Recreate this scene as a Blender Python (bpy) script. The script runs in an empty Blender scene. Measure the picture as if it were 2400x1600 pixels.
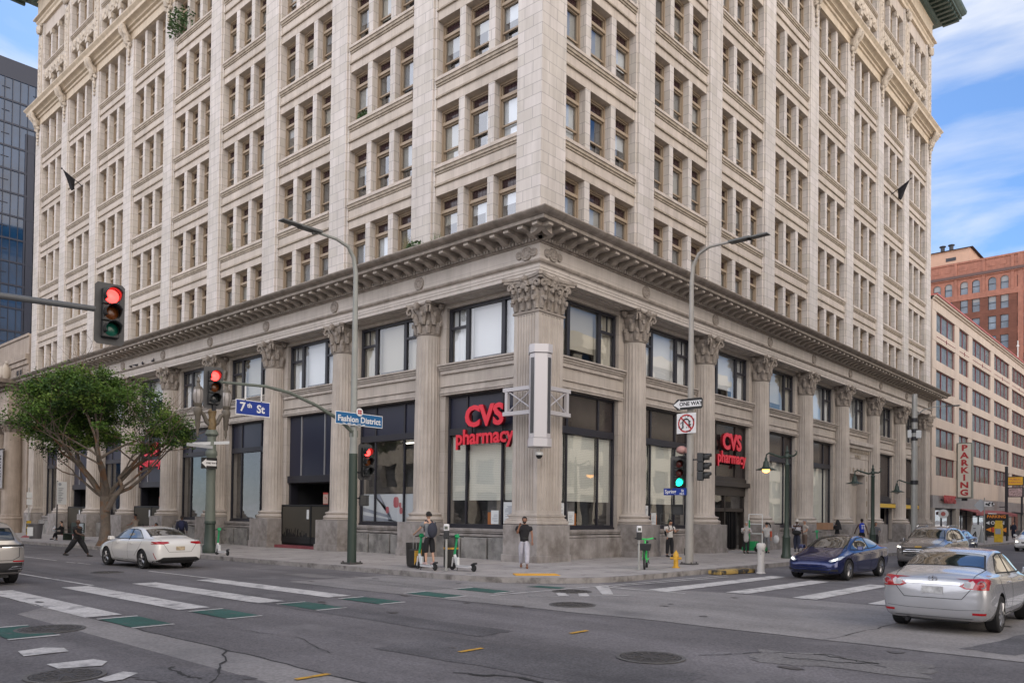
import bpy, bmesh, math, random
from mathutils import Vector, Matrix
from mathutils.bvhtree import BVHTree
FILL_BANK=23.5; R=math.radians; PI=math.pi
scene=bpy.context.scene; COL=scene.collection
random.seed(7)
# ---------------- camera, sky, sun, exposure ----------------
cam_d=bpy.data.cameras.new('camera'); cam=bpy.data.objects.new('camera',cam_d); COL.objects.link(cam); scene.camera=cam
cam_d.sensor_width=36; cam_d.lens=1860.3168*36/2400; cam_d.shift_x=0; cam_d.shift_y=(1175.1766-800)/2400
cam_d.clip_start=.1; cam_d.clip_end=6000
r_=Vector((0.74356264,0.66854543,0.01271269)); u_=Vector((0.00128346,-0.02043894,0.99979028)); f_=Vector((-0.66866505,0.74339038,0.01605569))
cm=Matrix((r_,u_,-f_)).transposed().to_4x4(); cm.translation=Vector((19.89482,-23.55139,1.83355)); cam.matrix_world=cm
SUN_EL=R(42); SUN_AZ=R(-55)     # azimuth measured from +Y towards +X
sdir=Vector((math.sin(SUN_AZ)*math.cos(SUN_EL),math.cos(SUN_AZ)*math.cos(SUN_EL),math.sin(SUN_EL)))
sl=bpy.data.lights.new('sun','SUN'); sl.energy=5; sl.angle=R(.5); sl.color=(1,.93,.82)
so=bpy.data.objects.new('sun',sl); COL.objects.link(so); so.rotation_euler=(-sdir).to_track_quat('-Z','Y').to_euler()
w=bpy.data.worlds.new('World'); scene.world=w; w.use_nodes=True; nt=w.node_tree; nt.nodes.clear()
def N(nt,t,**k):
    n=nt.nodes.new(t)
    for a,b in k.items(): setattr(n,a,b)
    return n
sky=N(nt,'ShaderNodeTexSky',sky_type='NISHITA',sun_disc=False,sun_elevation=SUN_EL,sun_rotation=SUN_AZ,air_density=1.0,dust_density=.35,ozone_density=2.0)
tc=N(nt,'ShaderNodeTexCoord'); mp=N(nt,'ShaderNodeMapping'); mp.inputs['Scale'].default_value=(1.6,1.6,5.2); mp.inputs['Rotation'].default_value=(0.12,0.1,.6)
ns=N(nt,'ShaderNodeTexNoise'); ns.inputs['Scale'].default_value=1.7; ns.inputs['Detail'].default_value=9; ns.inputs['Roughness'].default_value=.52; ns.inputs['Distortion'].default_value=.5
cr=N(nt,'ShaderNodeValToRGB'); cr.color_ramp.elements[0].position=.47; cr.color_ramp.elements[1].position=.66
mx=N(nt,'ShaderNodeMix',data_type='RGBA'); mu=N(nt,'ShaderNodeMath',operation='MULTIPLY'); mu.inputs[1].default_value=.85
# broad bright bank added to the unseen south-east sky to light the facades
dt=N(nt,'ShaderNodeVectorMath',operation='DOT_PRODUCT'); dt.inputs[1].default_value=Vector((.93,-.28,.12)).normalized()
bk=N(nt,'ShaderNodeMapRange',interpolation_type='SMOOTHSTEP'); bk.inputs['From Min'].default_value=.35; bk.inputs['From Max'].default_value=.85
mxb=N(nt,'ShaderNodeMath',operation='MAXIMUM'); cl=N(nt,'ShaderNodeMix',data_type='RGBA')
cl.inputs['A'].default_value=(7.0,7.2,7.6,1); cl.inputs['B'].default_value=(FILL_BANK,FILL_BANK*.90,FILL_BANK*.81,1)
bg=N(nt,'ShaderNodeBackground'); bg.inputs['Strength'].default_value=.10; out=N(nt,'ShaderNodeOutputWorld')
L=nt.links.new
L(tc.outputs['Generated'],mp.inputs[0]); L(mp.outputs[0],ns.inputs['Vector']); L(ns.outputs[0],cr.inputs[0]); L(cr.outputs[0],mu.inputs[0])
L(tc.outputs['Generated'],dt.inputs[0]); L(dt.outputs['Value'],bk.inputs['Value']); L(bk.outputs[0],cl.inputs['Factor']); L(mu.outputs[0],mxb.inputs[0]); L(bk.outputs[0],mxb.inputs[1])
dt2=N(nt,'ShaderNodeVectorMath',operation='DOT_PRODUCT'); dt2.inputs[1].default_value=Vector((-.15,-.95,.15)).normalized(); L(tc.outputs['Generated'],dt2.inputs[0])  # second, bluish bank added out of view in the south to brighten the left facade
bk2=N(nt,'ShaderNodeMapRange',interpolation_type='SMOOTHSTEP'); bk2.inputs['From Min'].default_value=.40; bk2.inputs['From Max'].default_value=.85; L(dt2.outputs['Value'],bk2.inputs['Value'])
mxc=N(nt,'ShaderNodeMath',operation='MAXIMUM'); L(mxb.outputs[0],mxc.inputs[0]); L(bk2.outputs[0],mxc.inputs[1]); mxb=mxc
cl2=N(nt,'ShaderNodeMix',data_type='RGBA'); L(bk2.outputs[0],cl2.inputs['Factor']); L(cl.outputs['Result'],cl2.inputs['A']); cl2.inputs['B'].default_value=(FILL_BANK*.68,FILL_BANK*.685,FILL_BANK*.745,1); cl=cl2
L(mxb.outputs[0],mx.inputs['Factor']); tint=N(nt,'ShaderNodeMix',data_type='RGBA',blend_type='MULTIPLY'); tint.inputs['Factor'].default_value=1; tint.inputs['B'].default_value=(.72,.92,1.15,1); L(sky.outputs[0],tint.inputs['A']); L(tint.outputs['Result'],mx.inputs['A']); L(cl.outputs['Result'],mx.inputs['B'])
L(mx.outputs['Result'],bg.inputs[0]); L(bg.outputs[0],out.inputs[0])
scene.view_settings.view_transform='Standard'; scene.view_settings.look='None'; scene.view_settings.gamma=1; scene.view_settings.exposure=0.5
# ---------------- materials ----------------
MATS={}
def hexc(h):
    v=[int(h[i:i+2],16)/255 for i in (0,2,4)]
    return tuple(c/12.92 if c<=.04045 else ((c+.055)/1.055)**2.4 for c in v)
def mat(name,col=(.5,.5,.5),rough=.6,metal=0,spec=.5,noise=None,bump=None,emit=None,coat=0,speck=None,lane=None,brick=None,wear=None,streak=None):
    """noise=(scale,amount) brightness mottling; bump=(scale,strength); brick=(w,h,mortar,dark) joints in (x+y, z); wear=(scale,lo,hi,colour); streak=(amount) vertical weathering"""
    if name in MATS: return MATS[name]
    m=bpy.data.materials.new(name); m.use_nodes=True; t=m.node_tree; b=t.nodes['Principled BSDF']; l=t.links.new
    b.inputs['Roughness'].default_value=rough; b.inputs['Metallic'].default_value=metal; b.inputs['Specular IOR Level'].default_value=spec
    b.inputs['Coat Weight'].default_value=coat; b.inputs['Coat Roughness'].default_value=.04
    b.inputs['Base Color'].default_value=(*col,1)
    tc=t.nodes.new('ShaderNodeTexCoord'); src=None
    def mixc(a,fac,colr,blend='MIX'):
        x=t.nodes.new('ShaderNodeMix'); x.data_type='RGBA'; x.blend_type=blend
        if a is None: x.inputs['A'].default_value=(*col,1)
        else: l(a,x.inputs['A'])
        if isinstance(colr,tuple): x.inputs['B'].default_value=(*colr,1)
        else: l(colr,x.inputs['B'])
        if isinstance(fac,float): x.inputs['Factor'].default_value=fac
        else: l(fac,x.inputs['Factor'])
        return x.outputs['Result']
    def nz(scale,det=6,vec=None,rough=.6):
        n=t.nodes.new('ShaderNodeTexNoise'); n.inputs['Scale'].default_value=scale; n.inputs['Detail'].default_value=det; n.inputs['Roughness'].default_value=rough
        l(vec if vec else tc.outputs['Object'],n.inputs['Vector']); return n.outputs[0]
    def ramp(v,a,b_,c0=(0,0,0),c1=(1,1,1)):
        n=t.nodes.new('ShaderNodeValToRGB'); e=n.color_ramp.elements; e[0].position=a; e[1].position=b_; e[0].color=(*c0,1); e[1].color=(*c1,1); l(v,n.inputs[0]); return n.outputs[0]
    if noise:
        d=noise[1]; src=mixc(src,1.0,ramp(nz(noise[0]),.3,.7,(1-d,1-d,1-d),(1+d*.5,1+d*.5,1+d*.5)),'MULTIPLY')
    if speck: src=mixc(src,1.0,ramp(nz(speck[0],2),.35,.65,(1-speck[1],)*3,(1+speck[1]*.7,)*3),'MULTIPLY')
    if lane:
        mpl=t.nodes.new('ShaderNodeMapping'); mpl.inputs['Scale'].default_value=(lane[0],lane[1],1); l(tc.outputs['Object'],mpl.inputs[0]); src=mixc(src,1.0,ramp(nz(1.0,5,mpl.outputs[0]),.35,.65,(1-lane[2],)*3,(1+lane[2]*.8,)*3),'MULTIPLY')
    if streak:
        mpp=t.nodes.new('ShaderNodeMapping'); mpp.inputs['Scale'].default_value=(1.4,1.4,.12); l(tc.outputs['Object'],mpp.inputs[0])
        src=mixc(src,1.0,ramp(nz(2.2,8,mpp.outputs[0]),.35,.62,(1-streak,1-streak*1.05,1-streak*1.12),(1,1,1)),'MULTIPLY')
    bh=None
    if brick:
        sx=t.nodes.new('ShaderNodeSeparateXYZ'); l(tc.outputs['Object'],sx.inputs[0]); ad=t.nodes.new('ShaderNodeMath'); l(sx.outputs[0],ad.inputs[0]); l(sx.outputs[1],ad.inputs[1])
        cx=t.nodes.new('ShaderNodeCombineXYZ'); l(ad.outputs[0],cx.inputs[0]); l(sx.outputs[2],cx.inputs[1])
        br=t.nodes.new('ShaderNodeTexBrick'); br.inputs['Scale'].default_value=1; br.inputs['Brick Width'].default_value=brick[0]; br.inputs['Row Height'].default_value=brick[1]; br.inputs['Mortar Size'].default_value=brick[2]; br.inputs['Mortar Smooth'].default_value=.2
        v=brick[4] if len(brick)>4 else .05
        br.inputs['Color1'].default_value=(1,1,1,1); br.inputs['Color2'].default_value=(1-v,1-v,1-v*1.3,1); br.inputs['Mortar'].default_value=(brick[3],)*3+(1,)
        l(cx.outputs[0],br.inputs[0]); src=mixc(src,1.0,br.outputs[0],'MULTIPLY')
    if wear:
        src=mixc(src,ramp(nz(wear[0],8),wear[1],wear[2]),wear[3])
    if src: l(src,b.inputs['Base Color'])
    if bump:
        bp=t.nodes.new('ShaderNodeBump'); bp.inputs['Strength'].default_value=bump[1]; bp.inputs['Distance'].default_value=bump[2] if len(bump)>2 else .02; l(nz(bump[0],8),bp.inputs['Height']); l(bp.outputs[0],b.inputs['Normal'])
    if emit:
        b.inputs['Emission Color'].default_value=(*emit[0],1); b.inputs['Emission Strength'].default_value=emit[1]
    MATS[name]=m; return m
def glass(name,tint=(.6,.65,.7),refl=.12,alpha=.85,rough=0.0):
    """thin pane: fresnel reflection over a tinted see-through"""
    if name in MATS: return MATS[name]
    m=bpy.data.materials.new(name); m.use_nodes=True; t=m.node_tree; t.nodes.clear(); l=t.links.new
    o=t.nodes.new('ShaderNodeOutputMaterial'); g=t.nodes.new('ShaderNodeBsdfGlossy'); g.inputs['Roughness'].default_value=rough; g.inputs['Color'].default_value=(.95,.97,1,1)
    tr=t.nodes.new('ShaderNodeBsdfTransparent'); tr.inputs[0].default_value=(*tint,1)
    lw=t.nodes.new('ShaderNodeLayerWeight'); lw.inputs[0].default_value=.5; fr=t.nodes.new('ShaderNodeMath'); fr.operation='POWER'; fr.inputs[1].default_value=4.0; l(lw.outputs['Facing'],fr.inputs[0]); mr=t.nodes.new('ShaderNodeMapRange'); mr.inputs['From Max'].default_value=1; mr.inputs['To Min'].default_value=refl; mr.inputs['To Max'].default_value=1; l(fr.outputs[0],mr.inputs[0])
    tcn=t.nodes.new('ShaderNodeTexCoord'); nn=t.nodes.new('ShaderNodeTexNoise'); nn.inputs['Scale'].default_value=.8; nn.inputs['Detail'].default_value=1; bp=t.nodes.new('ShaderNodeBump'); bp.inputs['Strength'].default_value=.10; bp.inputs['Distance'].default_value=.05
    l(tcn.outputs['Object'],nn.inputs[0]); l(nn.outputs[0],bp.inputs['Height']); l(bp.outputs[0],g.inputs['Normal'])
    mx=t.nodes.new('ShaderNodeMixShader'); l(mr.outputs[0],mx.inputs[0]); l(tr.outputs[0],mx.inputs[1]); l(g.outputs[0],mx.inputs[2]); l(mx.outputs[0],o.inputs[0])
    MATS[name]=m; return m
WHITE=mat('white_terracotta',(.60,.55,.515),.55,noise=(.35,.12),brick=(.92,.46,.014,.55,.13),streak=.17)
WHITE2=mat('white_terracotta_plain',(.545,.475,.415),.6,noise=(.5,.14),brick=(1.1,3.94,.010,.75,.08),streak=.18)
ORN=mat('carved_terracotta',(.56,.49,.41),.7,noise=(3,.25),bump=(7,1.0,.09),streak=.15)
TRIM=mat('weathered_moulding',(.40,.34,.27),.75,noise=(5,.25),bump=(18,.6,.03),streak=.25)
STONE=mat('grey_limestone',(.48,.43,.385),.75,noise=(.8,.16),brick=(1.9,.92,.010,.70,.05),streak=.16)
STONEP=mat('grey_limestone_plain',(.48,.43,.385),.75,noise=(1.1,.18),streak=.18)
STONED=mat('soiled_stone',(.20,.17,.148),.85,noise=(2.2,.3),streak=.3)
PLINTH=mat('stained_plinth_stone',(.33,.305,.29),.8,noise=(1.6,.3),wear=(1.1,.48,.7,(.14,.12,.105)),streak=.2)
TAN=mat('tan_window_paint',(.31,.24,.17),.5)
BLACKF=mat('black_bronze_frame',(.020,.020,.028),.45)
NAVY=mat('dark_navy_panel',(.018,.021,.042),.35,noise=(.8,.1))
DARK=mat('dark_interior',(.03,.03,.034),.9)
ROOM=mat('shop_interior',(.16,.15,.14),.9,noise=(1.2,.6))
BLIND=mat('cream_blind',(.44,.42,.37),.8)
CURT=mat('white_curtain',(.78,.78,.76),.9)
LEAD=mat('leaded_glass',(.035,.02,.024),.15)
GL=glass('window_glass',(.80,.84,.88),.22)
GLS=glass('shop_glass',(.90,.92,.94),.10)
# ---------------- mesh builder ----------------
class MB:
    def __init__(s,T=None,flip=False): s.v=[];s.f=[];s.mi=[];s.m=0;s.T=T;s.flip=flip
    def add(s,vs,fs):
        o=len(s.v)
        if s.T: vs=[s.T(*p) for p in vs]
        s.v+=[tuple(p) for p in vs]
        for f in fs:
            f=[o+i for i in f]; s.f.append(f[::-1] if s.flip else f); s.mi.append(s.m)
    def box(s,x0,x1,y0,y1,z0,z1):
        x0,x1=min(x0,x1),max(x0,x1);y0,y1=min(y0,y1),max(y0,y1);z0,z1=min(z0,z1),max(z0,z1)
        s.add([(x0,y0,z0),(x1,y0,z0),(x1,y1,z0),(x0,y1,z0),(x0,y0,z1),(x1,y0,z1),(x1,y1,z1),(x0,y1,z1)],
              [(3,2,1,0),(4,5,6,7),(0,1,5,4),(1,2,6,5),(2,3,7,6),(3,0,4,7)]); return s
    def pane(s,a,b,d,z0,z1):
        s.add([(a,d,z0),(b,d,z0),(b,d,z1),(a,d,z1)],[(0,1,2,3)]); return s
    def obox(s,c,sx,sy,sz,M=None,taper=1):
        """box centred at c with half sizes, rotated by matrix M, top tapered"""
        P=[]
        for z in (-1,1):
            k=taper if z>0 else 1
            for a,b in ((-1,-1),(1,-1),(1,1),(-1,1)):
                p=Vector((a*sx*k,b*sy*k,z*sz)); p=(M@p) if M else p; P.append(tuple(Vector(c)+p))
        s.add(P,[(3,2,1,0),(4,5,6,7),(0,1,5,4),(1,2,6,5),(2,3,7,6),(3,0,4,7)]); return s
    def prism(s,poly,a,b,axis='y'):
        """poly: 2D points (ccw) extruded along axis a..b. axis y: poly=(x,z); x: (y,z); z: (x,y)"""
        n=len(poly)
        f={'y':lambda p,t:(p[0],t,p[1]),'x':lambda p,t:(t,p[0],p[1]),'z':lambda p,t:(p[0],p[1],t)}[axis]
        vs=[f(p,a) for p in poly]+[f(p,b) for p in poly]
        s.add(vs,[list(range(n)),list(range(2*n-1,n-1,-1))]+[(i,i+n,(i+1)%n+n,(i+1)%n) for i in range(n)]); return s
    def lathe(s,prof,c=(0,0),n=24,fl=None,cap=True,M=None,o=None):
        """prof: (r,z) list; fl(theta)->radial factor"""
        vs=[];m=len(prof)
        for (r,z) in prof:
            for i in range(n):
                a=2*PI*i/n; k=r*(fl(a,z) if fl else 1); p=(c[0]+k*math.cos(a),c[1]+k*math.sin(a),z)
                if M: p=tuple(M@Vector(p)+(Vector(o) if o else Vector()))
                vs.append(p)
        fs=[(j*n+i,j*n+(i+1)%n,(j+1)*n+(i+1)%n,(j+1)*n+i) for j in range(m-1) for i in range(n)]
        if cap: fs+=[list(range(n))[::-1],[(m-1)*n+i for i in range(n)]]
        s.add(vs,fs); return s
    def tube(s,pts,rad,n=8,cap=True):
        pts=[Vector(p) for p in pts]; m=len(pts)
        if not isinstance(rad,(list,tuple)): rad=[rad]*m
        vs=[];pu=None
        for i,p in enumerate(pts):
            d=(pts[min(i+1,m-1)]-pts[max(i-1,0)]).normalized()
            if pu is None: pu=d.orthogonal().normalized()
            pu=(pu-d*pu.dot(d)).normalized() if (pu-d*pu.dot(d)).length>1e-6 else d.orthogonal().normalized()
            q=d.cross(pu)
            for k in range(n):
                a=2*PI*k/n; vs.append(tuple(p+(pu*math.cos(a)+q*math.sin(a))*rad[i]))
        fs=[(j*n+i,j*n+(i+1)%n,(j+1)*n+(i+1)%n,(j+1)*n+i) for j in range(m-1) for i in range(n)]
        if cap: fs+=[list(range(n))[::-1],[(m-1)*n+i for i in range(n)]]
        s.add(vs,fs); return s
    def ball(s,c,r,n=10,m=7,sc=(1,1,1),nz=0,M=None):
        vs=[];fs=[]
        for j in range(m+1):
            t=PI*j/m
            for i in range(n):
                a=2*PI*i/n; k=r*(1+(random.uniform(-nz,nz) if nz else 0)); p=Vector((k*math.sin(t)*math.cos(a)*sc[0],k*math.sin(t)*math.sin(a)*sc[1],k*math.cos(t)*sc[2]))
                if M: p=M@p
                vs.append((c[0]+p.x,c[1]+p.y,c[2]+p.z))
        for j in range(m):
            for i in range(n): fs.append((j*n+i,(j+1)*n+i,(j+1)*n+(i+1)%n,j*n+(i+1)%n))
        s.add(vs,fs); return s
    def disc(s,c,r,n=24,nrm=(0,0,1),h=.01):
        M=Vector(nrm).to_track_quat('Z','Y').to_matrix(); s.lathe([(r,0),(r,h)],(0,0),n,M=M,o=c); return s
    def build(s,name,mats,parent=None,smooth=False,bevel=0,sub=0,loc=None,weld=False,rec=True):
        me=bpy.data.meshes.new(name); me.from_pydata(s.v,[],s.f)
        if not isinstance(mats,(list,tuple)): mats=[mats]
        for m in mats: me.materials.append(m)
        if len(mats)>1:
            for p,i in zip(me.polygons,s.mi): p.material_index=i
        bm=bmesh.new(); bm.from_mesh(me)
        if weld: bmesh.ops.remove_doubles(bm,verts=bm.verts,dist=1e-4)
        if rec: bmesh.ops.recalc_face_normals(bm,faces=bm.faces)
        bm.to_mesh(me); bm.free()
        if smooth:
            for p in me.polygons: p.use_smooth=True
            if smooth!='all': me.set_sharp_from_angle(angle=R(38))
        o=bpy.data.objects.new(name,me); COL.objects.link(o)
        if parent: o.parent=parent
        if loc: o.location=loc
        if bevel:
            b=o.modifiers.new('bevel','BEVEL'); b.width=bevel; b.segments=2; b.limit_method='ANGLE'; b.harden_normals=False
        if sub:
            b=o.modifiers.new('sub','SUBSURF'); b.levels=sub; b.render_levels=sub
        return o
def tag(o,label=None,cat=None,group=None,kind=None):
    if label: o['label']=label
    if cat: o['category']=cat
    if group: o['group']=group
    if kind: o['kind']=kind
    return o
def thing(name,label,cat,loc=(0,0,0),rz=0,group=None):
    o=bpy.data.objects.new(name,None); COL.objects.link(o); o.empty_display_size=.3; o.location=loc; o.rotation_euler=(0,0,rz); return tag(o,label,cat,group)
def copy_tree(o,parent=None,kids=None):
    c=o.copy(); COL.objects.link(c)
    if parent: c.parent=parent
    for ch in [x for x in o.children]: copy_tree(ch,c)
    return c
def text(s,size,name,material,parent=None,M=None,ext=.004,bold=0,sx=1,align='CENTER'):
    """solid lettering made into a mesh; M places it (text lies in its local XY plane facing +Z)"""
    cu=bpy.data.curves.new(name,'FONT'); cu.body=s; cu.size=size; cu.extrude=ext; cu.offset=bold; cu.align_x=align; cu.align_y='CENTER'; cu.resolution_u=3
    t=bpy.data.objects.new(name,cu); COL.objects.link(t); dg=bpy.context.evaluated_depsgraph_get(); me=bpy.data.meshes.new_from_object(t.evaluated_get(dg)); bpy.data.objects.remove(t)
    me.materials.clear(); me.materials.append(material)
    for v in me.vertices:
        v.co.x*=sx
        if M is not None: v.co=M@v.co
    o=bpy.data.objects.new(name,me); COL.objects.link(o)
    if parent: o.parent=parent
    return o
def face_matrix(origin,xdir,up=(0,0,1)):
    """matrix whose local X runs along xdir, Y along up, Z = X x Y"""
    x=Vector(xdir).normalized(); y=Vector(up).normalized(); z=x.cross(y).normalized(); y=z.cross(x)
    M=Matrix((x,y,z)).transposed().to_4x4(); M.translation=Vector(origin); return M
# ---------------- ground ----------------
def gz(x): return .006*min(x,0)          # 7th St falls gently to the left
ASPH=mat('asphalt',(.150,.140,.143),.85,lane=(.10,.9,.22),speck=(28,.30),noise=(.22,.34),bump=(60,.35,.01),wear=(.8,.56,.75,(.19,.18,.18)))
ASPH2=mat('old_concrete_pavement',(.275,.258,.25),.88,lane=(.16,.8,.16),speck=(22,.2),noise=(.35,.30),bump=(40,.3,.01),wear=(.35,.5,.8,(.09,.088,.09)))
SIDE=mat('sidewalk_concrete',(.38,.35,.33),.85,noise=(.6,.22),bump=(30,.2,.01),wear=(1.7,.58,.72,(.12,.11,.105)))
KERB=mat('kerb_concrete',(.30,.28,.265),.85,noise=(2,.3),wear=(2.5,.5,.7,(.10,.09,.085)))
PAINTW=mat('worn_white_paint',(.56,.54,.52),.8,noise=(1.5,.2),speck=(18,.15),wear=(2.4,.54,.70,(.17,.165,.165)))
GREENP=mat('green_bike_paint',(.030,.105,.085),.8,noise=(1.2,.3),speck=(20,.2),wear=(5,.57,.66,(.08,.085,.085)))
YEL=mat('yellow_road_paint',(.55,.30,.03),.8,wear=(6,.5,.68,(.15,.12,.09)))
TACT=mat('yellow_tactile',(.62,.33,.04),.7)
IRON=mat('cast_iron',(.085,.08,.078),.6,metal=.3,noise=(8,.3),bump=(40,.6,.02))
CRACK=mat('dark_crack',(.035,.034,.034),.95)
def sheet(name,poly,z,m,kind='structure',n=0):
    me=bpy.data.meshes.new(name); me.from_pydata([(x,y,gz(x)+z) for x,y in poly],[],[list(range(len(poly)))]); me.materials.append(m); o=bpy.data.objects.new(name,me); COL.objects.link(o); o['kind']=kind; return o
def strips(name,polys,z,m):
    mb=MB()
    for p in polys: mb.add([(x,y,gz(x)+z) for x,y in p],[list(range(len(p)))])
    o=mb.build(name,m,rec=False); o['kind']='structure'
    for p in o.data.polygons:
        if p.normal.z<0: p.flip()
    return o
# road surface: one large sheet bent at x=0 (falls to the left)
g=MB()
for a,b in ((-600,0),(0,900)):
    g.add([(a,-600,gz(a)-.16),(b,-600,gz(b)-.16),(b,1200,gz(b)-.16),(a,1200,gz(a)-.16)],[(0,1,2,3)])
o=g.build('road',ASPH); o['kind']='structure'
# old concrete either side of the asphalt strip (ragged seams)
def ragged(pts,amp=.06,n=9):
    o=[]
    for (a,b) in zip(pts[:-1],pts[1:]):
        for i in range(n):
            t=i/n; o.append((a[0]+(b[0]-a[0])*t+random.uniform(-amp,amp),a[1]+(b[1]-a[1])*t+random.uniform(-amp,amp)))
    return o+[pts[-1]]
s1=ragged([(-30,-18.0),(-14,-18.0),(0,-17.95),(4.3,-17.9),(9,-17.8),(14,-17.75),(24,-17.7)],.035,14)
sheet('concrete_pavement',s1+[(60,-17.7),(60,-80),(-60,-80),(-60,-18)],-.156,ASPH2)
s2=ragged([(0,-7.2),(0,-10.95),(3,-11.0),(7,-10.75),(12,-10.4),(18,-10.4),(24,-10.2)],.04,8); s3=ragged([(24,-4.2),(14,-4.25),(10,-4.25),(8,-4.7),(6.9,-4.9),(6.3,-4.5)],.03,5)
sheet('concrete_lane',s2+s3+[(5.6,-5.8),(4.2,-6.6),(2.3,-7.0)],-.156,ASPH2)
strips('pavement_seam',[[s1[i],s1[i+1],(s1[i+1][0],s1[i+1][1]+.02+.03*random.random()),(s1[i][0],s1[i][1]+.03)] for i in range(len(s1)-1)]+[[s2[i],s2[i+1],(s2[i+1][0],s2[i+1][1]-.018),(s2[i][0],s2[i][1]-.018)] for i in range(10,len(s2)-1)],-.152,CRACK)
def arc(cx,cy,r,a0,a1,n=10): return [(cx+r*math.cos(R(a0+(a1-a0)*i/n)),cy+r*math.sin(R(a0+(a1-a0)*i/n))) for i in range(n+1)]
# north-west corner sidewalk (the building stands on it)
KX,KY,KR=6.35,-7.0,4.2
edge=[(-300,KY),(-120,KY),(-60,KY),(-30,KY),(0,KY)]+arc(KX-KR,KY+KR,KR,-90,0,12)+[(KX,60)]
def slab(name,edge,close,ztop,m,km,kw=.16):
    top=edge+close; mb=MB()
    me=[(x,y,gz(x)+ztop) for x,y in top]
    mb.add(me,[list(range(len(me)))]); o=mb.build(name,m); 
    for p in o.data.polygons:
        if p.normal.z<0: p.flip()
    o['kind']='structure'
    k=MB()
    for (a,b) in zip(edge[:-1],edge[1:]):
        d=Vector((b[0]-a[0],b[1]-a[1])).normalized(); nx,ny=-d.y*kw,d.x*kw
        za,zb=gz(a[0]),gz(b[0])
        k.add([(a[0],a[1],za-.17),(b[0],b[1],zb-.17),(b[0],b[1],zb+ztop+.004),(a[0],a[1],za+ztop+.004),(a[0]+nx,a[1]+ny,za+ztop+.004),(b[0]+nx,b[1]+ny,zb+ztop+.004)],[(0,1,2,3),(3,2,5,4)])
    ko=k.build(name.replace('sidewalk','kerb'),km,smooth=True,weld=True); ko['kind']='structure'
    return o
# far part of Spring St: sidewalk goes on past the building
slab('sidewalk',edge+[(KX,300)],[(-300,300)],0,SIDE,KERB)
slab('sidewalk_across_spring_street',[(24.5,300),(24.5,3)]+arc(28.5,-3,4,180,270,6)+[(300,-7)],[(300,300)],0,SIDE,KERB)
slab('sidewalk_beside_camera',[(300,-22)]+[(23,-22)]+arc(21.5,-26.5,4.5,90,180,6)+[(17,-300)],[(300,-300)],0,SIDE,KERB)
slab('sidewalk_across_seventh_street',[(5,-300),(5,-27)]+arc(1,-26,4,0,90,6)[1:]+[(-300,-22)],[(-300,-300)],0,SIDE,KERB)
# joints of the sidewalk slabs
JOINT=mat('sidewalk_joint',(.075,.07,.066),.9)
js=[]
for i in range(36):
    x=-58+i*1.75; js.append([(x,KY+.16),(x+.02,KY+.16),(x+.02,-.4),(x,-.4)])
for y in (-5.4,-3.6,-1.8): js.append([(-60,y),(5.6 if y>-5 else 3,y),(5.6 if y>-5 else 3,y+.02),(-60,y+.02)])
for i in range(34):
    y=-1.8+i*1.75; js.append([(.4,y),(KX-.16,y),(KX-.16,y+.02),(.4,y+.02)])
for x in (1.8,3.6,5.1): js.append([(x,-1.8),(x+.02,-1.8),(x+.02,56),(x,56)])
strips('sidewalk_joints',js,.004,JOINT)

# painted markings
rect=lambda x0,x1,y0,y1:[(x0,y0),(x1,y0),(x1,y1),(x0,y1)]
W=[rect(-2.1,4.35,y-.33,y+.33) for y in (-17.6,-15.85,-14.1,-12.3)]
for y in (-19.33,-17.5,-15.8,-13.85,-12.25,-10.3,-8.6): W+=[rect(4.68,4.77,y-.36,y+.36),rect(6.17,6.27,y-.36,y+.36)]
W+=[rect(-11,-2.2,-15.45,-15.33),rect(-6.6,-2.15,-12.06,-11.95),rect(-13.7,-12.8,-12.16,-12.08),rect(-12.75,-11.5,-12.08,-12.0),rect(-24,-15,-12.1,-12.0)]
W+=[rect(x-.3,x+.3,-4.1,1.7) for x in (10.34,12.15,13.95,15.75,17.55,19.3)]
W+=[[(8.25,-5.1),(8.95,-5.2),(8.9,2.6),(8.35,2.6)],[(6.45,-9.4),(6.55,-9.4),(6.85,-4.8),(7.25,1.6),(7.15,1.6),(6.75,-4.8)],[(6.9,-5.4),(9.5,-5.3),(9.5,-5.2),(6.9,-5.28)],[(7.0,-5.0),(7.1,-5.0),(7.6,1.0),(7.5,1.0)],
 [(6.78,-5.45),(6.9,-4.99),(8.4,-6.9),(8.2,-7.1)],[(7.17,-7.7),(7.23,-7.42),(7.89,-8.05),(7.72,-8.26)],[(7.6,-7.31),(7.74,-7.13),(8.23,-7.67),(8.09,-7.93)],[(7.1,-8.85),(7.2,-8.85),(7.8,-8.3),(7.72,-8.25)],[(8.1,-7.85),(8.2,-7.85),(8.95,-6.65),(8.85,-6.65)],
 [(7.41,-19.9),(7.33,-19.55),(7.55,-19.36),(7.89,-19.41),(7.89,-19.97)],[(8.7,-19.95),(8.74,-19.4),(9.02,-19.33),(9.28,-19.5),(9.1,-19.95)],[(10.1,-19.86),(9.83,-19.46),(10.05,-19.37),(10.3,-19.65),(10.3,-19.85)]]
strips('white_road_markings',W,-.148,PAINTW)
strips('green_bike_lane_markings',[rect(4.8,6.14,y-.34,y+.34) for y in (-19.33,-17.5,-15.8,-13.85,-12.25,-10.3,-8.6)]+[[(5.52,-6.95),(5.58,-6.4),(6.43,-6.33),(6.53,-6.74)]],-.148,GREENP)
strips('yellow_road_markings',[rect(11.66,11.75,y-.24,y+.24) for y in (-18,-15.3,-12.7,-20.6)],-.144,YEL)
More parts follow.
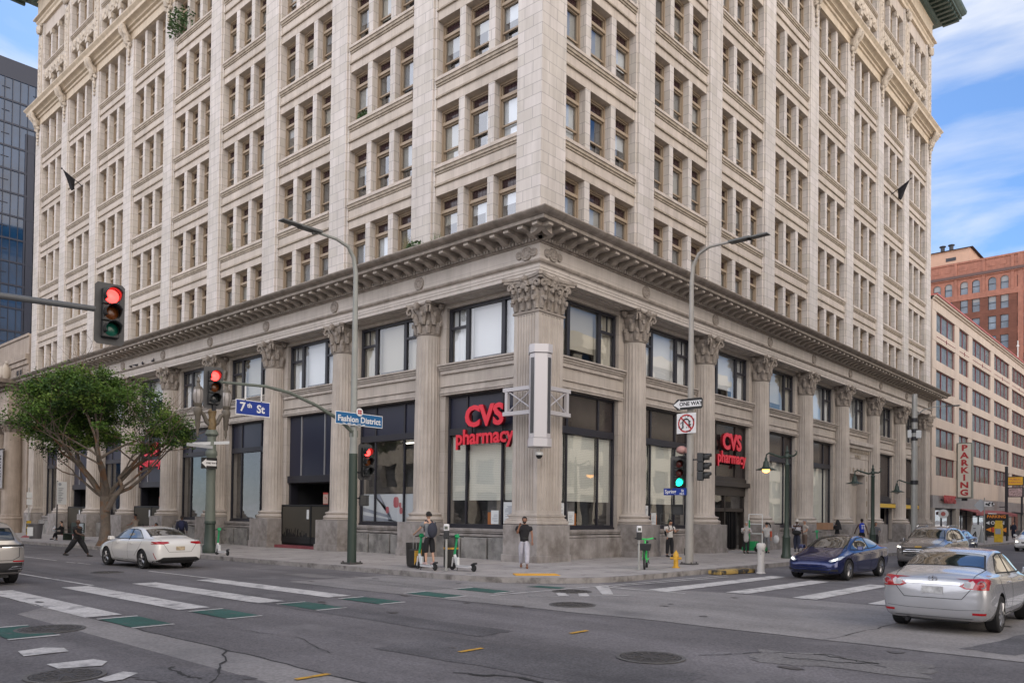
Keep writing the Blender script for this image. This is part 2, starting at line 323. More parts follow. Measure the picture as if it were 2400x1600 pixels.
# tactile pad at the kerb ramp, with domes
t=MB(); T0=Vector((4.2,-4.98,0)); ax=Vector((.64,.77,0)).normalized(); ay=Vector((-ax.y,ax.x,0))
Mr=Matrix((ax,ay,Vector((0,0,1)))).transposed(); t.obox((4.2,-4.95,.008),.68,.33,.008,Mr)
for i in range(20):
    for j in range(9):
        p=T0+ax*((i-9.5)*.066)+ay*((j-4)*.07+.02); t.obox((p.x,p.y,.021),.016,.016,.006,Mr,.6)
o=t.build('tactile_paving',TACT); tag(o,'orange-yellow tactile paving pad set into the corner kerb ramp','tactile paving')
# cracks
def crack(name,pts,wd):
    mb=MB(); P=[]
    for a,b in zip(pts[:-1],pts[1:]):
        for i in range(7):
            k=i/7; P.append((a[0]+(b[0]-a[0])*k+random.uniform(-.05,.05),a[1]+(b[1]-a[1])*k+random.uniform(-.05,.05)))
    P.append(pts[-1])
    for a,b in zip(P[:-1],P[1:]):
        d=Vector((b[0]-a[0],b[1]-a[1])).normalized(); h=wd*random.uniform(.4,1.3); nx,ny=-d.y*h,d.x*h
        mb.add([(a[0]-nx,a[1]-ny,gz(a[0])-.150),(b[0]-nx,b[1]-ny,gz(b[0])-.150),(b[0]+nx,b[1]+ny,gz(b[0])-.150),(a[0]+nx,a[1]+ny,gz(a[0])-.150)],[(0,1,2,3)])
    o=mb.build(name,CRACK,rec=False); o['kind']='structure'
    return o
for pts,wd in [([(9.2,-17.75),(10.6,-18.6),(11.9,-19.6),(12.6,-20.4)],.015),([(9.9,-18.9),(10.5,-19.05),(10.9,-19.0)],.025),([(14.3,-13.2),(14.9,-12.2),(15.6,-11.8),(16.5,-12.2)],.012),([(15.2,-12.5),(15.9,-12.3),(16.3,-12.0),(15.4,-11.9)],.03),([(16.8,-13.4),(17.6,-12.5),(18.1,-13.2),(17.2,-13.9),(18.0,-14.2)],.012),([(17.5,-12.6),(18.6,-12.2),(19.2,-13.2)],.012),([(6,-20.5),(6.6,-20.1),(7.6,-20.4)],.015),([(15,-10.4),(15.2,-8),(15.1,-5),(14.9,-4.3)],.010),([(7,-16.8),(9,-16.4),(10.5,-16.9)],.008),([(12.7,-16.6),(13.6,-16.2),(14.5,-16.6)],.03)]:
    crack('pavement_crack',pts,wd)
# manholes: rim and patterned lid
def manhole(x,y,r,label,g='manhole covers in the roadway'):
    t=thing('manhole_cover',label,'manhole cover',(x,y,gz(x)-.15),random.uniform(0,3),g)
    MB().lathe([(r*1.16,-.002),(r*1.16,.006),(r*1.03,.006),(r*1.03,-.002)],n=40,cap=False).build('rim',mat('manhole_collar',(.12,.115,.11),.8,noise=(9,.3)),t)
    m=MB().lathe([(r,-.01),(r,.008)],n=40)
    for i in range(12):
        a=i*PI/6; m.obox((.62*r*math.cos(a),.62*r*math.sin(a),.011),.3*r,.018,.004,Matrix.Rotation(a,3,'Z'))
    for rr in (.3,.55,.8): m.lathe([(r*rr,.008),(r*rr,.014),(r*rr+.02,.014),(r*rr+.02,.008)],n=30,cap=False)
    m.build('lid',IRON,t)
manhole(5.45,-18.86,.45,'round iron manhole cover lying over the green bike marking at the left')
manhole(9.6,-20.03,.38,'large iron manhole cover nearest the camera at bottom left')
manhole(-6.96,-13.18,.42,'dark manhole cover between the crosswalk and the white sedan at left')
manhole(13.86,-13.88,.42,'iron manhole cover in the dark asphalt right of centre in the foreground')
manhole(9.09,-9.49,.45,'manhole cover in the pale concrete lane in the middle of the junction')
manhole(7.2,-7.06,.45,'manhole cover beside the faded white markings near the kerb ramp')

PATCHM=[mat('asphalt_patch_dark',(.118,.112,.116),.85,lane=(.2,1.2,.2),speck=(30,.35),noise=(.8,.3)),mat('asphalt_patch_pale',(.185,.175,.17),.88,speck=(24,.3),noise=(.9,.25)),mat('oil_stain',(.085,.08,.08),.5,noise=(2,.3))]
def rag(cx,cy,w,h,rz,z,m,name,jag=.05):
    P=[];n=9
    for a,b in (((-1,-1),(1,-1)),((1,-1),(1,1)),((1,1),(-1,1)),((-1,1),(-1,-1))):
        for i in range(n): k=i/n; P.append(((a[0]+(b[0]-a[0])*k)*w/2+random.uniform(-jag,jag),(a[1]+(b[1]-a[1])*k)*h/2+random.uniform(-jag,jag)))
    c,s_=math.cos(rz),math.sin(rz); return sheet(name,[(cx+x*c-y*s_,cy+x*s_+y*c) for x,y in P],z,m)
rag(12.8,-15.3,4.6,1.5,.06,-.1545,PATCHM[0],'asphalt_patch'); rag(15.9,-12.3,2.2,1.1,.2,-.1535,PATCHM[1],'asphalt_patch',.12); rag(7.6,-13.9,6.5,.9,.02,-.1545,PATCHM[0],'asphalt_patch'); rag(17.5,-8.2,3.2,.8,1.4,-.1525,PATCHM[0],'asphalt_patch'); rag(10.6,-19.1,1.6,.7,.3,-.1525,PATCHM[0],'asphalt_patch',.1); rag(1.0,-9.2,7,.8,0,-.1525,PATCHM[1],'asphalt_patch'); rag(-8,-14.4,9,.8,0,-.1545,PATCHM[0],'asphalt_patch')
for i in range(26):
    x=random.uniform(0,20);y=random.uniform(-20,-4); r_=random.uniform(.04,.12); k=random.uniform(1,1.8)
    sheet('oil_stain',[(x+r_*k*math.cos(a*.7)*random.uniform(.7,1.2),y+r_*math.sin(a*.7)*random.uniform(.7,1.2)) for a in range(9)],-.1505+.0001*i,PATCHM[2])
# ---------------- the office building ----------------
# local facade frame: s runs along the facade from the street corner, d outwards, z up
TL=lambda s,d,z:(-s,-d,z)
TR=lambda s,d,z:(d,s,z)
SIDES={'L':dict(T=TL,flip=False,pitch=6.4,off=.628,n=9,end=58.9,cor=1.29),'R':dict(T=TR,flip=True,pitch=6.69,off=.885,n=8,end=55.07,cor=1.55)}
BW=58.9+.3; BD=55.07
bld=thing('office_building','tall white terracotta office block with fluted columns and dark cornice on the street corner','building',(0,0,0))
def pier(S,i): return S['off']+i*S['pitch']
FL=[13.33+3.94*k for k in range(8)]   # window sill heights of the upper floors
PW=.663
up=MB(); spd=MB(); trm=MB(); orn=MB(); back=MB(); wins=[]; SPL=[]
for key,S in SIDES.items():
    for m in (up,spd,trm,orn,back): m.T=S['T']; m.flip=False
    n=S['n']; e=S['end']
    # piers
    for i in range(1,n+1):
        a=pier(S,i)-PW; b=pier(S,i)+PW if i<n else e
        up.box(a,b,-1.0,0,13.0,37); orn_=orn
        up.box(a,b,-1.0,-.04,37,45)
        up.box(a-.13,a,-1.0,-.10,13.0,45)
        if i<n: up.box(b,b+.13,-1.0,-.10,13.0,45)
        # carved strip on the two upper storeys
        orn.box(a+.2,b-.2,-.2,.03,38.0,43.6)
        for k in range(16):
            z=38.2+k*.34; orn.ball(((a+b)/2+.12*(-1)**k,.03,z),.17,6,4,(1,.5,1),.2)
    orn.box(.25,S['cor']-.2,-.2,.03,38.0,43.6)
    for mb_ in (spd,trm):
        pass
    back.box(1.25,e-.01,-1.6,-1.15,12.5,45)
    for b in range(n):
        s0=(S['cor'] if b==0 else pier(S,b)+PW); s1=pier(S,b+1)-PW
        if b>0: s0+=.13
        s1-=.13
        mw=.36; ww=(s1-s0-2*mw)/3
        for k,z in enumerate(FL):
            spd=MB(S['T']); trm=MB(S['T']); SPL.append((key,b,k,spd,trm))
            zt=z+2.58; zn=FL[k+1] if k<7 else 45.0
            if k==5: zn=37.2
            # spandrel between head and next sill
            if k<7 and k!=5:
                M=spd if k<6 else orn
                M.box(s0,s1,-1.0,-.15,zt,zn-.42)
                if k<5:
                    trm.box(s0,s1,-.20,-.06,zt+.40,zt+.46); trm.box(s0,s1,-.20,-.10,zt+.46,zt+.51)
                trm.box(s0,s1,-1.0,-.10,zn-.42,zn-.33); trm.box(s0,s1,-1.0,-.05,zn-.33,zn-.20); spd.box(s0-.0,s1,-1.0,.0,zn-.20,zn-.10); spd.box(s0,s1,-1.0,-.07,zn-.10,zn)
                if k==6:
                    for q in range(14):
                        orn.ball((s0+(q+.5)*(s1-s0)/14,-.14,zt+.45+.12*(-1)**q),.2,6,4,(1,.5,1.3),.25)
            elif k==5: spd.box(s0,s1,-1.0,-.15,zt,37.0)
            elif k==7: spd.box(s0,s1,-1.0,-.15,zt,45.0)
            for j in range(3):
                a=s0+j*(ww+mw)
                if j<2:
                    up.box(a+ww,a+ww+mw,-1.0,-.155,z,zt)
                    if k>=6: orn.box(a+ww-.06,a+ww+mw+.06,-.34,-.08,zt-.45,zt-.05)
                wins.append((key,b,k,j,a,ww,z))
up.T=None
up.box(-BW+.6,-1.7,1.7,BD-.3,12,49)
up.box(-1.29,0,0,1.55,13.0,37); up.box(-1.25,-.04,.04,1.5,37,45)
o=up.build('pier_wall',WHITE,bld,bevel=.012)
SPL=[q for q in SPL if q[3].v]; SPL.sort(key=lambda q:(Vector(SIDES[q[0]]['T'](pier(SIDES[q[0]],q[1])+3,0,FL[q[2]]+3))-cam.matrix_world.translation).length)
for q in SPL[:100]:
    o=q[3].build('spandrel_wall',WHITE2,bld,bevel=.012)
    if q[4].v: q[4].build('spandrel_moulding',TRIM,o)
fs=MB(); ft=MB()
for q in SPL[100:]:
    for a_,b_ in ((fs,q[3]),(ft,q[4])):
        n_=len(a_.v); a_.v+=b_.v; a_.f+=[[i+n_ for i in f] for f in b_.f]; a_.mi+=b_.mi
o=fs.build('distant_spandrels',WHITE2,bld); o['kind']='stuff'; o=ft.build('distant_spandrel_mouldings',TRIM,o); o['kind']='stuff'

orn.build('carved_ornament',ORN,bld,smooth=True)
back.build('inner_wall',DARK,bld)
# ring mouldings swept round the building footprint
def ring(mb,prof,closed=True):
    X0,X1,Y0,Y1=-BW+.3,0,0,BD; P=[]
    for d,z in prof: P+=[(X0-d,Y0-d,z),(X1+d,Y0-d,z),(X1+d,Y1+d,z),(X0-d,Y1+d,z)]
    n=len(prof); fs=[]
    for i in range(n-1):
        for k in range(4): fs.append((i*4+k,i*4+(k+1)%4,(i+1)*4+(k+1)%4,(i+1)*4+k))
    mb.add(P,fs)
c=MB()
ring(c,[(.02,12.45),(.08,12.46),(.08,12.50),(.14,12.52),(.14,12.53),(.10,12.53),(.10,12.66),(.22,12.66),(.22,12.70),(.16,12.72),(.16,12.86),(1.12,12.86),(1.14,12.84),(1.16,12.86),(1.16,12.985),(1.22,12.99),(1.24,13.01),(1.28,13.02),(1.36,13.06),(1.42,13.12),(1.45,13.15),(1.45,13.19),(1.40,13.20),(-.6,13.34)])
CORN=mat('dirty_cornice_stone',(.34,.295,.255),.8,noise=(2.5,.3),streak=.25,bump=(20,.4,.02))
c.build('cornice',CORN,bld,smooth=True)
mo=MB(); de=MB()
for key,S in SIDES.items():
    mo.T=de.T=S['T']
    st=.735 if key=='L' else .735
    k=0; s=-.62
    while s<S['end']+.8:
        a=s-.13; b=s+.13
        
        P=[(.16,12.858),(1.06,12.858),(1.06,12.73),(.98,12.70),(.8,12.73),(.55,12.70),(.36,12.60),(.16,12.56)]
        vs=[(a,d,z) for d,z in P]+[(b,d,z) for d,z in P]; n=len(P)
        mo.add(vs,[list(range(n)),list(range(2*n-1,n-1,-1))]+[(i,i+n,(i+1)%n+n,(i+1)%n) for i in range(n)])
        s+=st; k+=1
    s=-.2
    while s<S['end']+.25:
        de.box(s,s+.105,.09,.20,12.535,12.655); s+=.175
o=mo.build('modillion_row',mat('modillion_stone',(.42,.37,.32),.8,noise=(3,.3)),bld); o['kind']='stuff'; o=de.build('dentil_row',STONEP,bld); o['kind']='stuff'
# entablature: frieze and architrave with a soffit over the columns
E=MB()
ring(E,[(-1.3,11.24),(0,11.24),(0,11.38),(.03,11.40),(.03,11.50),(.05,11.51),(.05,11.62),(.09,11.66)])
ring(E,[(.02,11.80),(.02,12.46)])
E.build('entablature',mat('pale_entablature_stone',(.56,.51,.47),.75,noise=(.8,.12),brick=(1.9,2.0,.010,.72,.05),streak=.12),bld)
E=MB(); ring(E,[(.05,11.64),(.13,11.68),(.17,11.75),(.17,11.79),(.02,11.83)]); E.build('architrave_moulding',CORN,bld,smooth=True)
# soffit coffers
E=MB()
for key,S in SIDES.items():
    E.T=S['T']
    for b in range(S['n']):
        a0=(S['cor'] if b==0 else pier(S,b)+.75)+.3; a1=pier(S,b+1)-1.05
        E.box(a0,a1,-.95,-.3,11.20,11.26); E.box(a0+.15,a1-.15,-.85,-.4,11.16,11.21)
E.build('soffit_panels',STONEP,bld)
# belt cornice under the ornate storeys, brackets, and the upper cornice
c=MB()
ring(c,[(-.2,35.62),(.02,35.62),(.02,36.15),(.12,36.2),(.14,36.35),(.30,36.42),(.30,36.5),(.45,36.62),(.62,36.66),(.62,36.9),(.72,37.0),(.80,37.08),(.80,37.16),(-.5,37.3)])
c.build('belt_cornice',mat('warm_terracotta',(.56,.47,.36),.65,noise=(1.5,.15),streak=.15),bld,smooth=True)
c=MB(); ring(c,[(-.2,44.6),(.04,44.6),(.04,44.9),(.15,45.0),(.15,45.15),(.35,45.25),(.35,45.35),(.04,45.4),(.04,46.9),(.2,47.0)]); c.build('upper_frieze',mat('warm_terracotta'  ,(.56,.47,.36)),bld,smooth=True)
COP=mat('green_copper',(.07,.10,.085),.55,noise=(3,.3),metal=.2)
c=MB(); ring(c,[(.1,46.95),(.35,47.0),(.35,47.2),(.5,47.3),(.5,47.62),(2.0,47.62),(2.0,47.85),(2.1,47.9),(2.3,48.1),(2.35,48.35),(0,48.7),(-8,49)])
for key,S in SIDES.items():
    c.T=S['T']; s=-1.8
    while s<S['end']+2.0:
        c.box(s,s+.28,.5,1.85,47.32,47.63); s+=.72
c.T=None
c.build('copper_cornice',COP,bld)
for key,S in SIDES.items():
    for i in range(0,S['n']+1):
        br=MB(S['T'])
        s=pier(S,i) if i else S['cor']/2
        for w_ in (-.22,.22):
            br.tube([(s+w_,.62,36.55),(s+w_,.55,36.2),(s+w_,.30,35.9),(s+w_,.22,35.5)],[.17,.2,.15,.1],7)
        br.ball((s,.18,35.75),.34,9,6,(1,.8,1.3),.15); br.ball((s-.25,.12,35.3),.16,7,5,(1,1,1),.2); br.ball((s+.25,.12,35.3),.16,7,5,(1,1,1),.2)
        for q in range(5): br.ball((s,.08,35.2-.3*q),.2-.025*q,7,5,(1,.7,1),.25)
        br.build('carved_bracket',ORN,bld,smooth=True)
        br=MB(S['T']); br.ball((s,.1,44.2),.4,9,6,(1.2,.6,1.0),.2); br.ball((s-.4,.1,44.5),.16,6,4); br.ball((s+.4,.1,44.5),.16,6,4)
        br.build('carved_capital',ORN,bld,smooth=True)
# ---- double hung windows of the upper floors: a few variants shared by all
def win_variant(w,bl,open_,kind,parts=True):
    """origin bottom centre of opening, x along facade, y = outward"""
    fr=MB(); h=2.58; d0=-.58
    t=.06
    fr.box(-w/2,-w/2+t,d0-.12,d0+.10,0,h); fr.box(w/2-t,w/2,d0-.12,d0+.10,0,h); fr.box(-w/2+t,w/2-t,d0-.12,d0+.10,h-.10,h); fr.box(-w/2+t,w/2-t,d0-.12,d0+.10,0,.07)
    fr.box(-w/2+t,w/2-t,d0-.12,d0+.12,1.87,2.0)        # transom rail
    a=-w/2+t; b=w/2-t
    for x0,x1,z0,z1 in ((a,a+.05,2.0,h-.1),(b-.05,b,2.0,h-.1),(a+.07,b-.07,2.0,2.05),(a+.07,b-.07,h-.15,h-.1)): fr.box(x0,x1,d0-.08,d0+.04,z0,z1)
    zm=.72+open_
    for x0,x1,z0,z1 in ((a,a+.045,zm,1.87),(b-.045,b,zm,1.87),(a+.06,b-.06,zm,zm+.07),(a+.06,b-.06,1.81,1.87)): fr.box(x0,x1,d0-.06,d0+.03,z0,z1)
    for x0,x1,z0,z1 in ((a,a+.045,.07,zm),(b-.045,b,.07,zm),(a+.06,b-.06,.07,.14)): fr.box(x0,x1,d0-.12,d0-.06,z0,z1)
    gl=MB(); gl.pane(a+.06,b-.06,d0-.03,zm+.07,1.81)
    gl.pane(a+.06,b-.06,d0-.095,.14,zm)
    le=MB(); le.box(a+.07,b-.07,d0-.04,d0-.036,2.05,h-.15)
    for q in range(1,6): le.box(a+.07+q*(b-a-.14)/6-.006,a+.07+q*(b-a-.14)/6+.006,d0-.036,d0-.026,2.05,h-.15)
    for q in range(1,3): le.box(a+.07,b-.07,d0-.036,d0-.026,2.05+q*.127-.006,2.05+q*.127+.006)
    bd=MB()
    if bl>0:
        zb=1.85-bl*1.75; bd.box(a,b,d0-.17,d0-.16,zb,1.86)
    if kind==1:
        for q in range(7): bd.box(a+q*.09,a+q*.09+.05,d0-.20,d0-.19,.05,1.86)
    return fr,gl,le,bd
LEADM=mat('leaded_window_glass',(.05,.028,.03),.12,noise=(9,.5))
VAR=[(.62,0,0),(.35,.0,0),(.85,0,0),(.5,.22,0),(0,0,0),(1,0,0),(.25,0,1),(0,.12,1),(.7,-.12,0)]
BM=[mat('cream_blind'),mat('grey_blind',(.27,.28,.29),.8),mat('white_curtain'),mat('ivory_shade',(.52,.48,.39),.8)]
# pick the 100 windows that show largest: the ones nearest the camera
CAMP=cam.matrix_world.translation
def wpos(wn):
    key,b,k,j,a,ww,z=wn; return Vector(SIDES[key]['T'](a+ww/2,0,z+1.3))
def vis(wn):
    p=cm.inverted()@wpos(wn); px=1200+1860.3*p.x/-p.z; py=1175.2-1860.3*p.y/-p.z
    return -25<px<2425 and py>-70
wins=[x for x in wins if vis(x)]
wins.sort(key=lambda x:(wpos(x)-CAMP).length)
cache={}
def getvar(ww,v,bm):
    kk=(round(ww,3),v,bm)
    if kk not in cache:
        fr,gl,le,bd=win_variant(ww,*VAR[v]); cache[kk]=(fr,gl,le,bd)
    return cache[kk]
meshes={}
rest={n:MB() for n in ('f','g','l','b0','b1','b2','b3')}
rnd=random.Random(11)
for n,wn in enumerate(wins):
    key,b,k,j,a,ww,z=wn; v=rnd.choice([0,1,1,3,4,4,4,6,7,7,8,1,2,5]); bmi=rnd.choice([0,0,1,1,2,3])
    fr,gl,le,bd=getvar(ww,v,bmi)
    if n<100:
        kk=(round(ww,3),v,bmi)
        if kk not in meshes:
            ms=[]
            for nm,mb,m_ in (('window',fr,TAN),('pane',gl,GL),('transom_pane',le,LEADM),('blind',bd,BM[bmi])):
                if not mb.v: ms.append(None); continue
                t=mb.build(nm,m_); me=t.data; bpy.data.objects.remove(t); ms.append(me)
            meshes[kk]=ms
        ms=meshes[kk]; x,y,_=SIDES[key]['T'](a+ww/2,0,0)
        o=bpy.data.objects.new('window',ms[0]); COL.objects.link(o); o.parent=bld; o.location=(x,y,z)
        # local +y must point outwards
        o.rotation_euler=(0,0,PI) if key=='L' else (0,0,-PI/2)
        for me,nm in zip(ms[1:],('pane','transom_pane','blind')):
            if me is None: continue
            q=bpy.data.objects.new(nm,me); COL.objects.link(q); q.parent=o
    else:
        for mb,src in ((rest['f'],fr),(rest['g'],gl),(rest['l'],le),(rest['b%d'%bmi],bd)):
            T=SIDES[key]['T']; mb.T=lambda s_,d_,z_,T=T,a=a,ww=ww,z=z:T(a+ww/2+s_,d_,z+z_)
            mb.add(src.v,src.f)
o=rest['f'].build('distant_windows',TAN,bld); o['kind']='stuff'
for kx,nm,m_ in (('g','distant_panes',GL),('l','distant_transom_panes',LEADM),('b0','distant_blinds',BM[0]),('b1','distant_blinds',BM[1]),('b2','distant_blinds',BM[2]),('b3','distant_blinds',BM[3])):
    if rest[kx].v: q=rest[kx].build(nm,m_,o); q['kind']='stuff'
# ---- columns
def capital(mb,r,h,z0,sq=False,cx=0,cy=0):
    """Corinthian capital: bell, two tiers of leaves, corner volutes, concave abacus"""
    A=r*1.62
    if not sq: mb.lathe([(r*1.06,z0-.02),(r*1.10,z0+.03),(r*1.02,z0+.06),(r*.96,z0+.1),(r*1.0,z0+h*.5),(r*1.12,z0+h*.75),(r*1.3,z0+h*.86)],(cx,cy),24)
    # abacus with concave sides
    P=[]
    for k in range(4):
        a0=PI/4+k*PI/2
        c0=Vector((math.cos(a0),math.sin(a0)))*A*1.18
        t=Vector((-math.sin(a0),math.cos(a0)))*.10
        P+=[c0-t,c0+t]
        c1=Vector((math.cos(a0+PI/2),math.sin(a0+PI/2)))*A*1.18
        for i in range(1,6):
            u=i/6; p=c0.lerp(c1,u); P.append(p*(1-.20*math.sin(PI*u)))
    for s,za,zb in ((.93,h*.86,h*.93),(1.0,h*.93,h)):
        mb.prism([(cx+p.x*s,cy+p.y*s) for p in P],z0+za,z0+zb,'z')
    for k in range(4):
        a0=PI/4+k*PI/2; dx,dy=math.cos(a0),math.sin(a0)
        for sgn in (-1,1):
            tx,ty=-dy*.07*sgn,dx*.07*sgn; pts=[]
            for i in range(12):       # spiral
                th=i/11*2.4*PI; rr=.17*(1-i/14)
                u=A*1.0-rr*math.cos(th)*.8; zz=h*.74+rr*math.sin(th)
                pts.append((cx+dx*u+tx,cy+dy*u+ty,z0+zz))
            pts=[(cx+dx*r*1.0+tx*2.4,cy+dy*r*1.0+ty*2.4,z0+h*.42),(cx+dx*r*1.18+tx*2,cy+dy*r*1.18+ty*2,z0+h*.68),(cx+dx*A*.9+tx,cy+dy*A*.9+ty,z0+h*.90)]+pts[3:]
            mb.tube(pts,[.07,.075,.065]+[.055]*(len(pts)-3),6)
        b0=a0+PI/4; mb.ball((cx+math.cos(b0)*A*.86,cy+math.sin(b0)*A*.86,z0+h*.9),.15,8,6,(1,1,1.1),.15)
    for tier,(zt,n,sz,o) in enumerate(((.30,8,.2,0),(.58,8,.22,PI/8))):
        for i in range(n):
            a=2*PI*i/n+o; rr=r*(1.05+.07*tier); dx,dy=math.cos(a),math.sin(a)
            if sq: 
                m_=max(abs(dx),abs(dy)); rr=r*(1.0+.05*tier)/m_
            mb.tube([(cx+dx*rr*.97,cy+dy*rr*.97,z0+h*(zt-.26)),(cx+dx*rr*1.0,cy+dy*rr*1.0,z0+h*(zt-.05)),(cx+dx*rr*1.08,cy+dy*rr*1.08,z0+h*(zt+.05)),(cx+dx*rr*1.24,cy+dy*rr*1.24,z0+h*(zt+.07)),(cx+dx*rr*1.27,cy+dy*rr*1.27,z0+h*(zt-.03))],[.10,.14,.12,.09,.05],7)
CAPM=mat('capital_stone',(.30,.26,.225),.8,noise=(4,.35),bump=(14,.8,.04))
col0=None
def flute(a,z,n=24,dep=.055):
    k=(a*n/(2*PI))%1; return 1-dep*max(0,math.sin(PI*k))**.7*(1 if 2.0<z<9.7 else 0)
sh=MB(); nseg=24*6
sh.lathe([(.665,1.87),(.62,1.95),(.618,2.0),(.618,2.04),(.615,3.5),(.61,5.0),(.595,6.5),(.575,8.0),(.555,9.6),(.553,9.72),(.56,9.80)],(0,0),nseg,fl=flute)
bs=MB(); bs.lathe([(.93,1.46),(.93,1.5),(.86,1.505),(.9,1.53),(.92,1.58),(.9,1.635),(.84,1.66),(.80,1.68),(.77,1.72),(.80,1.755),(.82,1.77),(.83,1.80),(.81,1.835),(.74,1.85),(.70,1.87),(.66,1.88)],(0,0),40)
pd=MB(); pd.box(-.93,.93,-.93,.95,.02,1.44); pd.box(-.98,.98,-.98,.98,-.45,.22)
cp=MB(); capital(cp,.56,1.41,9.83)
def column(x,y,rz):
    s=sh.build('column',STONEP,bld,smooth=True) if column.first is None else None
    if s is None:
        s=column.first.copy(); COL.objects.link(s)
        for ch in column.first.children:
            q=ch.copy(); COL.objects.link(q); q.parent=s
    else:
        column.first=s
        cp.build('capital',CAPM,s,smooth=True); bs.build('base',STONEP,s,smooth=True); pd.build('pedestal',PLINTH,s,bevel=.015)
    s.location=(x,y,0); s.rotation_euler=(0,0,rz)
column.first=None
for key,S in SIDES.items():
    for i in range(1,S['n']):
        x,y,_=S['T'](pier(S,i),-.60,0); column(x,y,0)
# square fluted corner piers (street corner and both facade ends)
def square_pier(cx,cy,hx,hy,name='corner_pier'):
    m=MB(); n=7
    P=[]
    def side(x0,y0,x1,y1):
        L=[];d=Vector((x1-x0,y1-y0)); nn=Vector((d.y,-d.x)).normalized(); w=d.length; mar=.16; fw=(w-2*mar)/n
        L.append(Vector((x0,y0)))
        for i in range(n):
            a=mar+i*fw+.025; b=mar+(i+1)*fw-.025
            for t,dep in ((a,0),(a+.02,.035),((a+b)/2,.05),(b-.02,.035),(b,0)): L.append(Vector((x0,y0))+d*(t/w)-nn*dep)
        return L
    for q in ((cx-hx,cy-hy,cx+hx,cy-hy),(cx+hx,cy-hy,cx+hx,cy+hy),(cx+hx,cy+hy,cx-hx,cy+hy),(cx-hx,cy+hy,cx-hx,cy-hy)): P+=side(*q)
    m.prism([(p.x,p.y) for p in P],2.0,9.72,'z'); m.box(cx-hx,cx+hx,cy-hy,cy+hy,1.85,2.0); m.box(cx-hx,cx+hx,cy-hy,cy+hy,9.72,9.8)
    o=m.build(name,STONEP,bld)
    b=MB()
    for d,z0,z1 in ((.22,1.46,1.60),(.16,1.60,1.68),(.10,1.68,1.76),(.13,1.76,1.82),(.05,1.82,1.88)): b.box(cx-hx-d,cx+hx+d,cy-hy-d,cy+hy+d,z0,z1)
    b.build('base',STONEP,o,bevel=.02)
    b=MB(); b.box(cx-hx-.25,cx+hx+.25,cy-hy-.25,cy+hy+.25,-.5,1.44); b.box(cx-hx-.30,cx+hx+.30,cy-hy-.30,cy+hy+.30,-.5,.25); b.build('pedestal',PLINTH,o,bevel=.02)
    c=MB(); z0=9.83;h=1.41
    for d,za,zb in ((.05,9.78,9.86),(.0,9.86,10.6),(.06,10.6,10.85),(.14,10.85,11.0)): c.box(cx-hx-d,cx+hx+d,cy-hy-d,cy+hy+d,za,zb)
    P=[];A=hx+.42;B=hy+.42
    cs=[(A,-B),(A,B),(-A,B),(-A,-B)]
    for k in range(4):
        a=Vector(cs[k]);b_=Vector(cs[(k+1)%4]); t=(b_-a).normalized()
        P+=[a+t*.1]
        for i in range(1,6):
            u=i/6; p=a.lerp(b_,u); q=Vector((t.y,-t.x)); P.append(p-q*.26*math.sin(PI*u))
        P+=[b_-t*.1]
    for s_,za,zb in ((.95,11.0,11.1),(1.0,11.1,11.22)): c.prism([(cx+p.x*s_,cy+p.y*s_) for p in P],za,zb,'z')
    # leaves and volutes round all four sides
    for (ax,ay,L_,nx,ny) in ((cx,cy-hy,hx,0,-1),(cx+hx,cy,hy,1,0),(cx,cy+hy,hx,0,1),(cx-hx,cy,hy,-1,0)):
        tx,ty=-ny,nx
        for i in range(4):
            u=(i-1.5)/1.5*(L_-.12)
            for zt,o_ in ((.30,0),(.56,.13)):
                px,py=ax+tx*(u+o_*0),ay+ty*(u+o_*0)
                c.tube([(px,py,z0+h*(zt-.24)),(px+nx*.04,py+ny*.04,z0+h*(zt-.04)),(px+nx*.10,py+ny*.10,z0+h*(zt+.05)),(px+nx*.22,py+ny*.22,z0+h*(zt+.04)),(px+nx*.24,py+ny*.24,z0+h*(zt-.04))],[.1,.13,.13,.1,.05],7)
        for u0,dr in ((-.55*L_,-1),(.55*L_,1),(-.25*L_,1),(.25*L_,-1)):
            pts=[(ax+tx*u0+nx*.05,ay+ty*u0+ny*.05,z0+h*.45),(ax+tx*(u0+dr*.12)+nx*.14,ay+ty*(u0+dr*.12)+ny*.14,z0+h*.72)]
            for i in range(11):
                th=i/10*2.3*PI; rr=.16*(1-i/13); ex=(.34 if abs(u0)>.4*L_ else .1)
                pts.append((ax+tx*(u0+dr*(ex-rr*math.cos(th)))+nx*.2,ay+ty*(u0+dr*(ex-rr*math.cos(th)))+ny*.2,z0+h*.72+rr*math.sin(th)))
            c.tube(pts,[.07]*len(pts),6)
        c.ball((ax+nx*.18,ay+ny*.18,z0+h*.9),.17,8,6,(1,1,1),.2)
    c.build('capital',CAPM,o,smooth=True)
    return o
square_pier(-.66,.79,.645,.775)
square_pier(-.645,BD-.70,.645,.66); square_pier(-58.25,.62,.64,.62)
